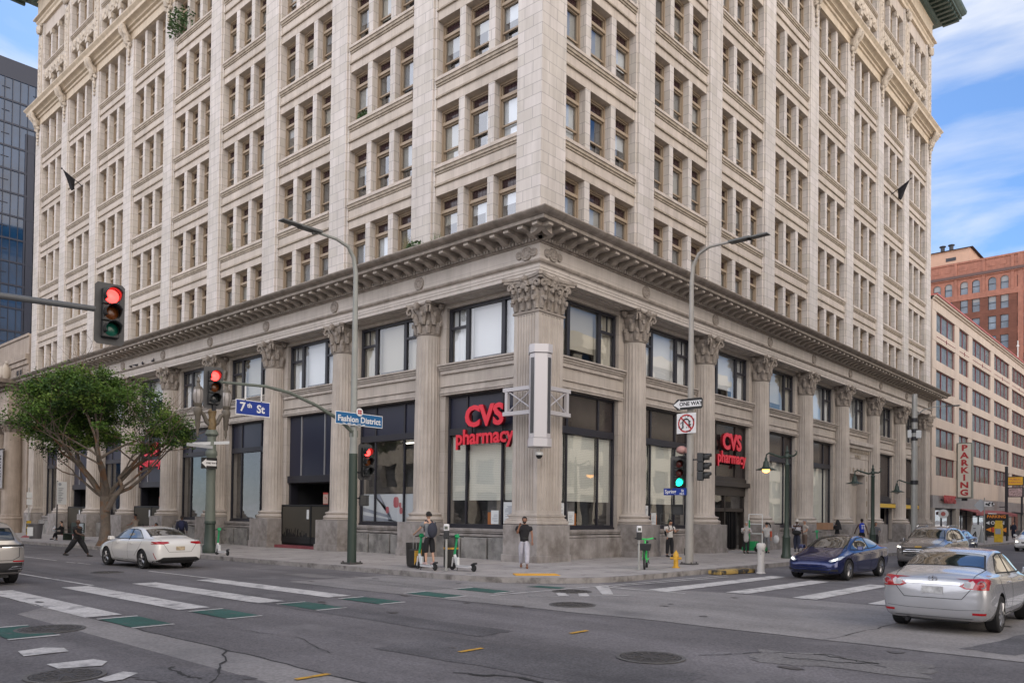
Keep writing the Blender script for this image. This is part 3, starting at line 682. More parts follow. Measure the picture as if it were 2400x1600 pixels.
# ---- base storeys: back wall with bay openings, ledges, plinth
wl=MB(); lg=MB(); pl=MB(); lt=MB()
BAYS={}
for key,S in SIDES.items():
    for m in (wl,lg,pl,lt): m.T=S['T']
    n=S['n']; d=-.78
    for b in range(n):
        a0=(S['cor'] if b==0 else pier(S,b)); a1=pier(S,b+1)
        o0=(S['cor']+.35 if b==0 else pier(S,b)+.92); o1=pier(S,b+1)-.95
        BAYS[(key,b)]=(o0,o1)
        wl.box(a0-(.2 if b else .08),o0,d-.6,d,-.5,11.25); wl.box(o1,a1+.2,d-.6,d,-.5,11.25)
        wl.box(o0,o1,d-.6,d,11.0,11.25); wl.box(o0,o1,d-.6,d,7.1,8.47)
        # ledge under mezzanine window and moulding over the shopfront
        for dd,za,zb in ((.22,8.30,8.40),(.30,8.40,8.47),(.16,8.22,8.30),(.10,8.05,8.22)): lg.box(o0-.30,o1+.25,d-.1,d+dd,za,zb)
        for dd,za,zb in ((.10,7.10,7.18),(.14,7.18,7.26),(.05,7.26,7.48),(.12,7.48,7.53)): lg.box(o0-.30,o1+.25,d-.1,d+dd,za,zb)
wl.build('bay_wall',STONE,bld); lg.build('bay_ledge',STONEP,bld,bevel=.01)
for key,S in SIDES.items():
    def rosette(s,r):
        rs=MB(S['T']); Mx=Matrix(((1,0,0),(0,0,1),(0,1,0)))
        rs.lathe([(r*.0,.06),(r*.25,.07),(r*.45,.045),(r*.75,.05),(r*.8,.07),(r*.92,.07),(r,.02),(r,-.02)],(0,0),20,M=Mx,o=(s,.03,12.12),cap=False)
        for i in range(7):
            a=2*PI*i/7; rs.ball((s+.5*r*math.cos(a),.07,12.12+.5*r*math.sin(a)),.18*r,6,4)
        rs.build('rosette',mat('rosette_stone',(.33,.29,.255),.8,noise=(6,.2)),bld,smooth=True)
    for i in range(1,S['n']): rosette(pier(S,i),.30)
    for s_,r in ((S['cor']*.5,.28),(S['cor']*.5-.38,.17),(S['cor']*.5+.38,.17),(S['end']-.6,.27)): rosette(s_,r)
# window units of the base
def frame_rect(m,a,b,z0,z1,t,d0,d1):
    m.box(a,a+t,d0,d1,z0,z1); m.box(b-t,b,d0,d1,z0,z1); m.box(a+t,b-t,d0,d1,z0,z0+t); m.box(a+t,b-t,d0,d1,z1-t,z1)
rr=random.Random(5)
BLD2=mat('shop_blind',(.80,.79,.68),.7)
def slat_blind(m,a,b,z0,z1,d):
    z=z1
    while z>z0: m.add([(a,d,z),(b,d,z),(b,d-.02,z-.07),(a,d-.02,z-.07)],[(0,1,2,3)]); z-=.075
for (key,b),(a,c_) in BAYS.items():
    S=SIDES[key]; T=S['T']; d=-.78-.18; w=c_-a
    sd=.26*w
    # mezzanine
    f=MB(T); frame_rect(f,a,c_,8.47,11.0,.13,d-.14,d)
    for x in (a+sd,c_-sd): f.box(x-.10,x+.10,d-.14,d-.01,8.6,10.87)
    for (x0,x1) in ((a+.13,a+sd-.1),(c_-sd+.1,c_-.13)):
        if b>0 or x0>a+1:
            f.box(x0,x1,d-.13,d-.02,10.05,10.17); f.box((x0+x1)/2-.025,(x0+x1)/2+.025,d-.1,d-.03,10.17,10.87)
    o=f.build('mezzanine_window',BLACKF,bld,bevel=.008)
    g=MB(T); g.pane(a+.13,c_-.13,d-.085,8.6,10.87); g.build('pane',GLS,o)
    cu=MB(T); 
    nn=int((w-.2)/.06)
    for q in range(nn):
        x=a+.1+q*.06; dd=d-.26+.03*math.sin(q*1.1)+.02*math.sin(q*.37)
        if (q/nn<.3 or q/nn>.72 or rr.random()<.0): cu.add([(x,dd,8.55),(x+.06,d-.26+.03*math.sin((q+1)*1.1)+.02*math.sin((q+1)*.37),8.55),(x+.06,d-.26+.03*math.sin((q+1)*1.1)+.02*math.sin((q+1)*.37),10.9),(x,dd,10.9)],[(0,1,2,3)])
    cu.box(a+.1,c_-.1,d-.35,d-.34,8.75+rr.choice([0,0,.3,.8]),10.95)
    cu.build('curtain',BM[rr.choice([0,2,2,3])] ,o)
    bx=MB(T); bx.box(a-.3,c_+.3,d-1.6,d-1.58,8.3,11.1); bx.build('room_wall',ROOM,o)
# ---------------- shopfronts ----------------
REDS=mat('sign_red',(.60,.022,.045),.35,emit=((.8,.03,.05),.08)); REDT=mat('letter_side',(.18,.01,.015),.5)
PAPER=mat('white_paper',(.62,.64,.64),.8); PINK=mat('faded_red_print',(.50,.13,.14),.8); GREYP=mat('grey_print',(.30,.32,.36),.8)
ALU=mat('aluminium',(.42,.42,.43),.35,metal=.6); STEEL=mat('dark_steel',(.035,.035,.04),.45,metal=.4)
GATE=mat('black_gate_steel',(.015,.015,.017),.4,metal=.3); GATEL=mat('worn_gate_bars',(.14,.13,.11),.5,metal=.4)
STEP=mat('red_painted_step',(.22,.05,.06),.7,noise=(3,.3)); NOTICE=mat('notice_board',(.42,.30,.25),.7); NRED=mat('notice_red',(.40,.05,.04),.7)
LAMP=mat('fluorescent_light',(.9,.9,.8),.5,emit=((1,.93,.8),3.0)); SHELF=mat('shop_shelf',(.14,.12,.11),.8,noise=(6,.6)); GOODS=mat('shop_goods',(.30,.22,.14),.7,noise=(9,.9))
def lines_on(mb,a,b,z0,z1,d,n,r=rr):
    for i in range(n):
        z=z1-(i+.5)*(z1-z0)/n; mb.box(a,a+(b-a)*r.uniform(.6,1),d,d+.004,z-.012,z+.012)
def pane_room(key,b,a,c_,d,parent,z0=1.4,z1=5.35,lit=True):
    T=SIDES[key]['T']; m=MB(T)
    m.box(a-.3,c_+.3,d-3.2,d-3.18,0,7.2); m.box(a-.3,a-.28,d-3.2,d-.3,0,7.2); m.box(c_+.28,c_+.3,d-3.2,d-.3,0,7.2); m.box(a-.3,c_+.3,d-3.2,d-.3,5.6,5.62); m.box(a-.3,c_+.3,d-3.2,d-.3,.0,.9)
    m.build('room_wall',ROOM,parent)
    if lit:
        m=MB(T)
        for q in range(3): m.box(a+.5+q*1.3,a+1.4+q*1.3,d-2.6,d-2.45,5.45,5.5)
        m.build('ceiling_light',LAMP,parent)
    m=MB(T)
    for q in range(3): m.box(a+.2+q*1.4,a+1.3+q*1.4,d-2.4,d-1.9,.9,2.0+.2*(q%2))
    m.build('shelf',SHELF,parent)
def shopfront(key,b,kind):
    S=SIDES[key]; T=S['T']; a,c_=BAYS[(key,b)]; d=-.78-.20; w=c_-a; x1=a+.26*w; x2=c_-.26*w
    gzz=(lambda s:.006*min(-s,0)) if key=='L' else (lambda s:0)
    base=gzz((a+c_)/2)
    if kind in ('store','blind','poster','gatelow'):
        f=MB(T); frame_rect(f,a,c_,1.30,7.1,.10,d-.12,d)
        for x in (x1,x2): f.box(x-.04,x+.04,d-.10,d-.01,1.4,5.3); f.box(x-.06,x+.06,d-.10,d-.01,5.6,7.0)
        f.box(a+.1,c_-.1,d-.14,d+.04,5.32,5.62); f.box(a-.02,c_+.02,d-.1,d+.05,1.22,1.31)
        o=f.build('shopfront',BLACKF,bld,bevel=.006)
        g=MB(T); g.pane(a+.1,c_-.1,d-.075,1.4,5.32); g.build('pane',GLS,o)
        g=MB(T); g.box(a+.1,c_-.1,d-.08,d-.07,5.62,7.0); g.build('transom_panel',mat('dark_transom_panel',(.035,.028,.028),.12,noise=(.8,.3)) if key=='R' else NAVY,o)
        pane_room(key,b,a,c_,d,o,lit=(key=='L' and b in(1,)))
        if kind=='blind':
            q=MB(T); 
            for (p,r_) in ((a+.14,x1-.06),(x1+.06,x2-.06),(x2+.06,c_-.14)): slat_blind(q,p,r_,2.45,5.28,d-.18)
            q.build('blind',BLD2,o)
            q=MB(T); q.box(a+.32,x1-.1,d-.06,d-.055,1.45,2.35); q.box(x1+.18,x1+.62,d-.06,d-.055,1.42,2.0)
            q.build('notice',PAPER,o); q=MB(T); lines_on(q,a+.38,x1-.16,1.55,2.2,d-.054,14); lines_on(q,x1+.24,x1+.58,1.5,1.85,d-.054,5); q.build('notice_print',GREYP,o)
            q=MB(T); q.box(x1+.70,x1+1.0,d-.5,d-.25,1.3,1.92) ; q.build('display_box',mat('orange_cardboard',(.50,.16,.03),.7),o)
        elif kind=='poster':
            q=MB(T); q.box(a+.12,c_-.12,d-.14,d-.13,1.42,2.75); q.build('window_poster',PAPER,o)
            q=MB(T)
            M0=Matrix(((1,0,0),(0,0,-1),(0,1,0)))
            # grey perspective drawing of a street and pink rounded shapes
            def pg(pts,dd): q.add([(x,dd,z) for x,z in pts],[list(range(len(pts)))])
            pg([(x1+1.9,2.74),(x1+2.4,2.74),(x1+1.15,1.95),(x1+.95,1.5),(x1+.6,1.44),(x1+1.2,1.44),(x1+1.4,1.95)],d-.125)
            pg([(x1+1.3,1.75),(c_-.13,2.1),(c_-.13,1.9),(x1+1.2,1.6)],d-.125); pg([(x1+.9,1.5),(c_-.13,1.72),(c_-.13,1.43),(x1+.6,1.43)],d-.125)
            q.build('poster_drawing',GREYP,o)
            q=MB(T)
            for (cx,cz,rw,rh) in ((x1+.65,2.35,.2,.26),(x1+.35,2.22,.09,.12),(x1+.28,1.95,.11,.16),(a+.5,1.65,.12,.14),(x1+1.3,1.98,.12,.16)):
                q.add([(cx+rw*math.copysign(abs(math.cos(t*PI/10))**.6,math.cos(t*PI/10)),d-.12,cz+rh*math.copysign(abs(math.sin(t*PI/10))**.6,math.sin(t*PI/10))) for t in range(20)],[list(range(20))])
            q.build('poster_shape',PINK,o)
        else:
            q=MB(T)
            if key=='L':
                q.box(a+.14,a+.6,d-.06,d-.055,1.45,2.3)
                q.build('notice',PAPER,o); q=MB(T); lines_on(q,a+.18,a+.56,1.5,2.2,d-.054,12); q.build('notice_print',GREYP,o)
                q=MB(T); q.box(a+.12,x1-.06,d-.22,d-.21,1.4,5.3); q.build('blind',BM[0],o)
            else:
                for (p,r_) in ((a+.14,x1-.06),(x1+.06,c_-.14)): q.box(p,r_,d-.3,d-.29,(2.6 if p<x1 else 1.5),5.28)
                q.build('blind',BLD2,o)
        # plinth under the window
        m=MB(T); m.box(a-.35,c_+.3,-1.3,-.70,base-.4,1.22); m.box(a-.35,c_+.3,-.75,-.62,.92,1.18) 
        for (dd,za,zb) in ((.02,1.10,1.22),(-.02,.98,1.04),(.06,.88,.96)): m.box(a-.35,c_+.3,-.75,-.60+dd,za,zb)
        o2=m.build('window_plinth',PLINTH,bld,bevel=.012)
        if key=='L':
            n=3; m=MB(T)
            for q_ in range(n):
                p=a-.2+q_*(w+.35)/n; m.box(p,p+(w+.35)/n-.10,-.6,-.36,base-.1,.86-rr.random()*.04)
            m.build('plinth_block',mat('rough_granite_block',(.26,.25,.235),.85,noise=(2,.35),bump=(16,.6,.03),wear=(1.4,.5,.65,(.12,.115,.11))),o2,bevel=.03)
        else:
            m=MB(T); m.box(a-.35,c_+.3,-.70,-.52,base-.1,.86); m.build('plinth_block',PLINTH,o2,bevel=.02)
    elif kind=='gate':
        f=MB(T); f.box(a,c_,d-.12,d-.02,3.75,7.1); 
        o=f.build('entry_surround',NAVY,bld); f=MB(T)
        for x in (x1,x2): f.box(x-.04,x+.04,d-.02,d+.03,3.75,7.05)
        f.build('panel_strip',ALU,o)
        f=MB(T); f.box(a-.05,c_+.05,d-.5,d+.12,3.42,3.80); f.box(a-.02,a+.35,d-.5,d,base,3.42); f.box(c_-.15,c_+.02,d-.5,d,base,3.42); f.build('door_head',BLACKF,o,bevel=.01)
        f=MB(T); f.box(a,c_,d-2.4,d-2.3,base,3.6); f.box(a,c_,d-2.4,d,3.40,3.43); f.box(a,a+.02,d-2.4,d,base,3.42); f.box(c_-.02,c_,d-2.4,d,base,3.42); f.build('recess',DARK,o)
        gd=d+.42; ga=a-.35; gb=c_+.05
        f=MB(T); frame_rect(f,ga,gb,base+.16,base+2.32,.07,gd-.05,gd); f.box((ga+gb)/2-.4,(ga+gb)/2-.32,gd-.05,gd,base+.2,base+2.3); f.box(ga,gb,gd-.05,gd,base+.2,base+.55); f.box(ga,ga+.45,gd-.03,gd-.01,base+.2,base+2.3); f.box(ga,ga+.05,gd-.6,gd,base+.2,base+2.3)
        f.box(ga,gb,gd-.08,gd-.06,base+.2,base+2.25)
        go=f.build('folding_gate',GATE,o); f=MB(T)
        x=ga+.5
        while x<gb-.1:
            if abs(x-((ga+gb)/2-.36))>.08: f.box(x,x+.018,gd-.03,gd-.005,base+.6+.5*rr.random()*(x>(ga+gb)/2),base+2.2)
            x+=.062
        for q in range(12): f.box(ga+.55+q*.07,ga+.57+q*.07,gd-.02,gd+.002,base+1.2,base+1.5)
        f.build('gate_bars',GATEL,go)
        f=MB(T); f.box((ga+gb)/2-.2,(ga+gb)/2,gd-.0,gd+.012,base+1.55,base+2.05); f.build('gate_notice',PAPER,go)
        f=MB(T); f.box(ga+.72,ga+1.15,gd-.12,gd-.10,base+2.34,base+2.95); n_=f.build('notice_board',NOTICE,go)
        f=MB(T); f.box(ga+.72,ga+1.15,gd-.10,gd-.095,base+2.86,base+2.95); f.box(ga+.72,ga+1.15,gd-.10,gd-.095,base+2.34,base+2.37); f.box(ga+.85,ga+.89,gd-.1,gd-.095,base+2.6,base+2.68);f.box(ga+.95,ga+1.0,gd-.1,gd-.095,base+2.66,base+2.72); f.build('notice_print',NRED,n_)
        m=MB(T); m.box(ga-.1,gb+.3,-1.2,-.10,base-.4,base+.13); m.build('door_step',STEP,bld,bevel=.01)
    elif kind=='cvsdoor':
        f=MB(T); frame_rect(f,a,c_,4.0,7.1,.10,d-.12,d)
        for x in (x1,x2): f.box(x-.03,x+.03,d-.10,d,4.1,7.0)
        f.box(a-.05,c_+.15,d-.4,d+.25,3.55,3.80); f.box(a,c_,d-.4,d+.08,3.80,4.02); f.box(a,c_,d-.4,d,3.05,3.55)
        for x in (a,(a+c_)/2-.06,c_-.12): f.box(x,x+.12,d-.3,d-.05,0,3.05)
        f.box(a,c_,d-.3,d-.05,2.15,2.35)
        o=f.build('door_surround',mat('bronze_frame',(.06,.052,.048),.4,metal=.5),bld,bevel=.008)
        g=MB(T); g.box(a+.1,c_-.1,d-.08,d-.07,4.1,7.0); g.build('transom_panel',mat('dark_transom_panel'),o)
        g=MB(T); g.pane(a+.1,c_-.1,d-.15,2.35,3.05); g.pane(a+.1,a+1.2,d-.15,.1,2.15); g.build('pane',GLS,o)
        m=MB(T); m.box(a,c_,d-3,d-2.98,0,3.6); m.box(a,a+.02,d-3,d-.3,0,3.6); m.box(c_-.02,c_,d-3,d-.3,0,3.6); m.build('recess',ROOM,o)
        m=MB(T)
        for q in range(5): m.box(a+.3,a+1.3,d-1.9,d-1.5,.3+q*.45,.62+q*.45)
        m.build('shop_goods',GOODS,o)
        m=MB(T)
        for q in range(5): m.box(c_-1.7+q*.22,c_-1.66+q*.22,d-.3+.05*(q%2),d-.15+.05*(q%2),.05,2.15)
        m.box(c_-1.8,c_-.6,d-.24,d-.2,.05,2.15)
        m.build('folding_door',GATE,o)
    elif kind=='portal':
        m=MB(T)
        m.box(a,a+.62,d-.2,d+.42,0,6.3); m.box(c_-.62,c_,d-.2,d+.42,0,6.3); m.box(a+.62,c_-.62,d-.2,d+.42,5.15,6.3)
        m.box(a-.05,c_+.05,d-.2,d+.65,7.0,7.25); m.box(a-.15,c_+.15,d-.2,d+.8,7.25,7.55); m.box(a,c_,d-.2,d+.45,6.3,7.0)
        m.box(a-.1,c_+.1,d-.6,d-.2,-.1,5.15) ; m.box(a-.1,c_+.1,d-.6,d-.2,5.15,7.1)
        o=m.build('stone_portal',STONEP,bld,bevel=.02)
        m=MB(T)
        for q in range(11): x=a+.3+q*(w-.6)/10; m.box(x-.06,x+.06,d+.45,d+.62,6.72,6.98)
        for q in range(5): m.box(a+.25,a+.38,d+.42,d+.45,.9+q*.95,1.3+q*.95); m.box(c_-.38,c_-.25,d+.42,d+.45,.9+q*.95,1.3+q*.95)
        for q in range(5): x=a+.8+q*(w-1.6)/4; m.box(x-.12,x+.12,d+.42,d+.46,5.3,5.62)
        m.build('portal_ornament',TRIM,o)
        m=MB(T); m.box(a+.7,c_-.7,d-.5,d-.46,0,3.2); m.build('portal_door',mat('bronze_frame'),o)
        M=face_matrix(T((a+c_)/2,d+.46,6.45),(0,1,0)); text('WORLD',.34,'carved_lettering',TRIM,o,M,.02)
    elif kind=='yellowdoor':
        f=MB(T); frame_rect(f,a,c_,3.6,7.1,.12,d-.12,d); f.box((a+c_)/2-.05,(a+c_)/2+.05,d-.1,d,3.7,7.0); f.box(a,c_,d-.3,d+.1,3.2,3.6)
        for x in (a,a+.35*w,c_-.15): f.box(x,x+.12,d-.2,d-.05,0,3.2)
        o=f.build('door_surround',BLACKF,bld,bevel=.008)
        g=MB(T); g.box(a+.1,c_-.1,d-.08,d-.07,3.7,7.0); g.build('transom_panel',mat('dark_transom_panel'),o)
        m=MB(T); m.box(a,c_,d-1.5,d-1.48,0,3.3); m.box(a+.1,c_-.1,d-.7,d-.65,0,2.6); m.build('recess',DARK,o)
        m=MB(T); m.box(a+.05,c_-.05,d+.1,d+.5,2.72,3.15); q=m.build('awning_sign',BLACKF,o)
        m=MB(T); m.box(a+.15,c_-.15,d+.50,d+.52,2.78,3.08); m.build('sign_face',mat('yellow_sign_face',(.62,.40,.03),.5),q)
        text('CHECKS  CASHED' if False else '. .',.2,'x',BLACKF,q,face_matrix(T((a+c_)/2,d+.53,2.92),(0,1,0)),.004) if False else None
KL=['blind','poster','gate','store','store','gate','store','gate','store']
KR_=['blind','blind','cvsdoor','store','store','portal','yellowdoor','yellowdoor']
for b,k in enumerate(KL): shopfront('L',b,k)
for b,k in enumerate(KR_): shopfront('R',b,k)
# channel letter shop signs: each its own thing
def cvs_sign(key,b,label,big=1.0,zc=5.62,sh=0):
    S=SIDES[key]; T=S['T']; a,c_=BAYS[(key,b)]; mid=(a+c_)/2+sh; d=-.62
    x,y,z=T(mid,d,zc); t=thing('shop_sign',label,'sign',(x,y,z),0,'red pharmacy signs over the shopfronts')
    xd=(1,0,0) if key=='L' else (0,1,0)
    for s_,dz,size,nm in (('CVS',.36*big,1.22*big,'logo_letters'),('pharmacy',-.50*big,.90*big,'letters')):
        sgn=1 if nm=='logo_letters' else 1
        M=face_matrix((0,0,dz),xd); 
        text(s_,size,nm,REDS,t,M,.02,.045 if nm=='logo_letters' else .022,1.05 if nm=='logo_letters' else .97)
        n=Vector(xd).cross(Vector((0,0,1))); M2=face_matrix(Vector((0,0,dz))-n*.09,xd)
        text(s_,size,'letter_return',REDT,t,M2,.07,.04 if nm=='logo_letters' else .016,1.05 if nm=='logo_letters' else .97)
    for q in (-1,1):
        m=MB(); p=Vector(xd)*(q*.9*big)-Vector(xd).cross(Vector((0,0,1)))*.2; m.obox(tuple(p+Vector((0,0,-.05))),.03,.03,.55,None)
        m.build('mounting_bar',STEEL,t)
cvs_sign('L',0,'red CVS pharmacy lettering over the corner window bay left of the corner pier',1.0,5.62,-.34)
cvs_sign('L',5,'red CVS pharmacy lettering partly hidden behind the tree and a column',1.0,5.62,.0)
cvs_sign('R',2,'red CVS pharmacy lettering above the sliding entrance doors on the right facade',1.0,5.62,.0)
# blade sign box at the corner, with truss brackets and dome camera
t=thing('blade_sign','tall blank octagonal sign box on truss brackets fixed to the corner pier','sign',(.62,-.62,4.6))
SV=mat('silver_sign_paint',(.52,.50,.51),.4,metal=.2); GP=mat('dark_sign_pane',(.065,.068,.075),.18,spec=.8)
Mr=Matrix.Rotation(R(-45),3,'Z')
def octo(r,cut): return [(r-cut,-r),(r,-r+cut),(r,r-cut),(r-cut,r),(-r+cut,r),(-r,r-cut),(-r,-r+cut),(-r+cut,-r)]
def rot(P): return [tuple((Mr@Vector((x,y,0)))[:2]) for x,y in P]
m=MB(); m.prism(rot(octo(.40,.17)),0.12,3.28,'z'); m.build('sign_body',SV,t)
for z0,z1 in ((-.22,.10),(3.30,3.62)):
    m=MB(); m.prism(rot(octo(.44,.18)),z0,z1,'z'); m.build('end_cap',SV,t,bevel=.01)
m=MB()
for sx in (-1,1):     # dark panes on the faces beside the front one
    c0=Mr@Vector((.315*1,0,0))
for ang in (-45-45,-45+45):
    q=Matrix.Rotation(R(ang),3,'Z'); 
for k in (0,1):
    ang=R(-90 if k==0 else 0)
    c=Vector((math.cos(ang),math.sin(ang),0))*.443
    q=Matrix.Rotation(ang,3,'Z'); m.obox((c.x,c.y,1.7),.012,.085,1.42,q)
m.build('dark_pane',GP,t)
for k in (0,1):   # brackets on each facade
    m=MB(); ax=Vector((-1,0,0)) if k==0 else Vector((0,1,0)); nn=Vector((0,-1,0)) if k==0 else Vector((1,0,0))
    off=nn*.0
    for z in (1.18,2.12):
        p0=ax*.25+nn*.05; p1=ax*1.95+nn*-.30; c=(p0+p1)/2; 
        m.obox((c.x,c.y,z),abs((p1-p0).x)/2+.0 if k==0 else .09,.09 if k==0 else abs((p1-p0).y)/2,.075)
    c=ax*1.78-nn*.12; m.obox((c.x,c.y,1.65),.07,.07,.40)
    m.tube([tuple(ax*.35+nn*.0+Vector((0,0,1.25))),tuple(ax*1.7-nn*.1+Vector((0,0,2.05)))],.03,6); m.tube([tuple(ax*.35+Vector((0,0,2.05))),tuple(ax*1.7-nn*.1+Vector((0,0,1.25)))],.03,6)
    m.build('truss_bracket',SV,t)
t=thing('dome_camera','white dome security camera hanging below the corner sign box','camera',(.62,-.62,4.36))
m=MB(); m.lathe([(.03,.0),(.03,-.12),(.14,-.16),(.16,-.25),(.14,-.28)],n=16); m.box(-.2,.2,-.03,.03,-.04,.0); m.build('housing',mat('white_plastic',(.6,.6,.58),.4),t,smooth=True)
m=MB(); m.ball((0,0,-.29),.125,14,8); m.build('dome',mat('black_gloss',(.01,.01,.012),.08),t,smooth=True)
# ---------------- flags, plants and pigeons on the building ----------------
CLOTH=mat('black_cloth',(.012,.012,.016),.9); LEAF=mat('plant_green',(.05,.10,.03),.6,noise=(8,.5)); LEAFL=mat('plant_green_light',(.09,.13,.05),.6)
def flag(T,s,z,label):
    x,y,zz=T(s,0,z); t=thing('flag',label,'flag',(x,y,zz),0,'black flags on slanting poles')
    T0=lambda a,b,c: tuple(Vector(T(s+a,b,z+c))-Vector((x,y,zz)))
    m=MB(); m.tube([T0(0,-.3,-.9),T0(0,1.8,.35)],[.05,.035],7); m.ball(T0(0,1.85,.4),.10,8,6); m.build('pole',STEEL,t,smooth=True)
    m=MB(); vs=[];n=9
    for i in range(n+1):
        for j in range(n+1):
            u=i/n;v=j/n; b_=.5+1.25*u; vs.append(T0(.18*math.sin(u*7+v*3)*v+.15*v,b_-.5*v*(u+.1),(b_*.6-.72)-v*(.3+1.3*(1-abs(u-.45)))))
    m.add(vs,[(i*(n+1)+j,(i+1)*(n+1)+j,(i+1)*(n+1)+j+1,i*(n+1)+j+1) for i in range(n) for j in range(n)])
    o=m.build('cloth',CLOTH,t,smooth=True); so_=o.modifiers.new('thick','SOLIDIFY'); so_.thickness=.02; t.scale=(.72,.72,.72)
flag(TL,48.2,28.3,'black flag on the left facade near its far end')
flag(TR,44.0,28.6,'black flag on the right facade near its far end')
def tuft(name,label,cat,c,r,n,mat_,hgt=1,group=None,blade=False,parent=None):
    m=MB(); rnd_=random.Random(int(abs(c[0]*10)+n))
    for i in range(n):
        a=rnd_.random()*2*PI; q=rnd_.random()**.5*r; p=Vector((math.cos(a)*q,math.sin(a)*q*.7,rnd_.random()*hgt*(1-.3*q/r)))
        if blade: m.add([(p.x*.3,p.y*.3,0),(p.x*.3+.03,p.y*.3,0),(p.x+.01,p.y,p.z+.1)],[(0,1,2)])
        else:
            d=Vector((rnd_.gauss(0,1),rnd_.gauss(0,1),rnd_.gauss(0,.7))).normalized(); e=d.orthogonal().normalized(); s_=rnd_.uniform(.05,.13)
            m.add([tuple(p-d*s_),tuple(p+e*s_*.5),tuple(p+d*s_),tuple(p-e*s_*.5)],[(0,1,2,3)])
    o=m.build(name,mat_,None,rec=False); o.location=c; tag(o,label,cat,group); return o
def onf(T,s,d,z): return T(s,d,z)
tuft('potted_plant','bushy green plants crowding a high window ledge at the top left','plant',onf(TL,31.2,-.25,33.1),1.3,900,LEAF,1.9)
tuft('potted_plant','small dark plant behind a window of an upper floor near the middle','plant',onf(TL,12.1,-.55,17.3+3.94),.35,140,LEAF,.7)
tuft('weed','dry grassy weed growing on the cornice left of the corner','plant',onf(TL,6.9,.9,13.22),.35,160,mat('dry_grass',(.20,.17,.09),.9),1.1,blade=True)
tuft('weed','green leafy weed growing on the cornice left of the corner','plant',onf(TL,6.35,.9,13.22),.45,140,LEAF,.5)
tuft('weed','spiky green plant leaning from the cornice just left of the corner','plant',onf(TL,5.2,.7,13.22),.45,70,LEAFL,.8,blade=True)
tuft('weed','pale dry tuft growing on a window ledge of the left facade','plant',onf(TL,24.3,-.2,17.3),.5,130,mat('dry_grass'),.9,blade=True)
def pigeon(p,rz,label):
    t=thing('pigeon',label,'bird',p,rz,'pigeons perched on the stone ledges')
    m=MB(); m.ball((0,0,.11),.075,10,7,(1.9,1,1)); m.ball((.13,0,.22),.042,8,6); m.tube([(.08,0,.13),(.13,0,.21)],[.05,.032],7); m.tube([(-.10,0,.11),(-.26,0,.07)],[.05,.02],6); m.tube([(.16,0,.22),(.20,0,.21)],[.014,.004],5); m.tube([(0,.03,.06),(0,.03,0)],.01,5); m.tube([(0,-.03,.06),(0,-.03,0)],.01,5)
    m.build('body',mat('pigeon_grey',(.04,.04,.05),.7),t,smooth=True)
for s,rz in ((34.0,0),(35.6,2.9),(36.6,1),(37.5,2.2)): pigeon(onf(TL,s,.10,11.8),rz,'small dark pigeon perched on the left frieze ledge above the tree')
# closed core inside the office building so that no daylight comes through
m=MB(); m.box(-BW+1.2,-4.6,4.6,BD-1.2,-.5,12.4); m.box(-BW+.4,-4.6,BD-.9,BD-.4,-.5,12.4); m.box(-BW+.4,-BW+.9,1.2,BD-.4,-.5,12.4); m.build('core_wall',DARK,bld)
# ---------------- pink parking garage ----------------
PINKW=mat('pale_pink_paint',(.56,.47,.40),.75,noise=(.35,.12),streak=.12); REDF=mat('red_window_steel',(.22,.035,.04),.5); REDC=mat('red_roof_edge',(.42,.12,.11),.6)
GBLK=mat('ribbed_glass_block',(.17,.185,.18),.25,noise=(1.5,.4)); MARB=mat('grey_marble_band',(.22,.20,.195),.35,noise=(1.2,.35)); SHOPW=mat('shop_wall',(.30,.27,.24),.7,noise=(2,.2))
gar=thing('parking_garage','pale pink parking garage with rows of red framed windows beside the office block','building',(0,56,0))
m=MB(); y0,y1=55.75,112
cols=[(57.1,63.9,3),(65.6,69.5,2),(71.2,80.0,4),(81.8,90.5,4),(92.1,100.8,4),(102.5,110.5,4)]
rows=[(19.3,21.15),(16.6,18.35),(13.95,15.75),(11.3,13.15),(8.6,10.4),(5.95,7.7)]
G=lambda *a: m.box(*a)
zs=[4.1]+[v for r in reversed(rows) for v in r]+[22.3]
for i in range(0,len(zs),2): G(-1.2,0,y0,y1,zs[i],zs[i+1])
for a,b in zip([y0]+[c[1] for c in cols],[c[0] for c in cols]+[y1]):
    for z0,z1 in rows: G(-1.2,-.02,a,b,z0,z1)
G(-30,-1.2,y0,y1,0,22.0)
G(-1.2,.12,y0,y1,22.0,22.35)
m.v=[(x,y-56,z) for x,y,z in m.v]
m.build('wall',PINKW,gar,bevel=.02)
m=MB(); m.box(-.6,.40,y0-56,y1-56,22.35,22.50); m.build('roof_edge',REDC,gar)
m=MB(); m.box(-1,.30,y0-56,y1-56,22.2,22.35); m.build('gutter',mat('cream_trim',(.55,.48,.40),.6),gar)
for (a,b,n) in cols:
    for (z0,z1) in rows:
        f=MB(); x=-.22
        for k in range(n+1):
            y=a+(b-a)*k/n; f.box(x,x+.06,y-.05,y+.05,z0,z1)
        f.box(x,x+.05,a,b,z0,z0+.05); f.box(x,x+.05,a,b,z1-.05,z1)
        f.v=[(p[0],p[1]-56,p[2]) for p in f.v]; o=f.build('window',REDF,gar)
        f=MB(); f.box(x-.03,x-.01,a,b,z0,z1)
        k=a+.12
        while k<b: f.box(x-.01,x,k,k+.03,z0,z1); k+=.22
        for q in range(1,5): f.box(x-.01,x+.004,a,b,z0+q*(z1-z0)/5-.015,z0+q*(z1-z0)/5+.015)
        f.v=[(p[0],p[1]-56,p[2]) for p in f.v]; f.build('glazing',GBLK,o)
for i,(a,b,n) in enumerate(cols):
    f=MB(); f.box(.0,.03,a-56,b-56,18.78,18.82); f.box(0,.05,(a+b)/2-56-.03,(a+b)/2-56+.03,18.6,19.0); f.build('tie_rod',REDF,gar)
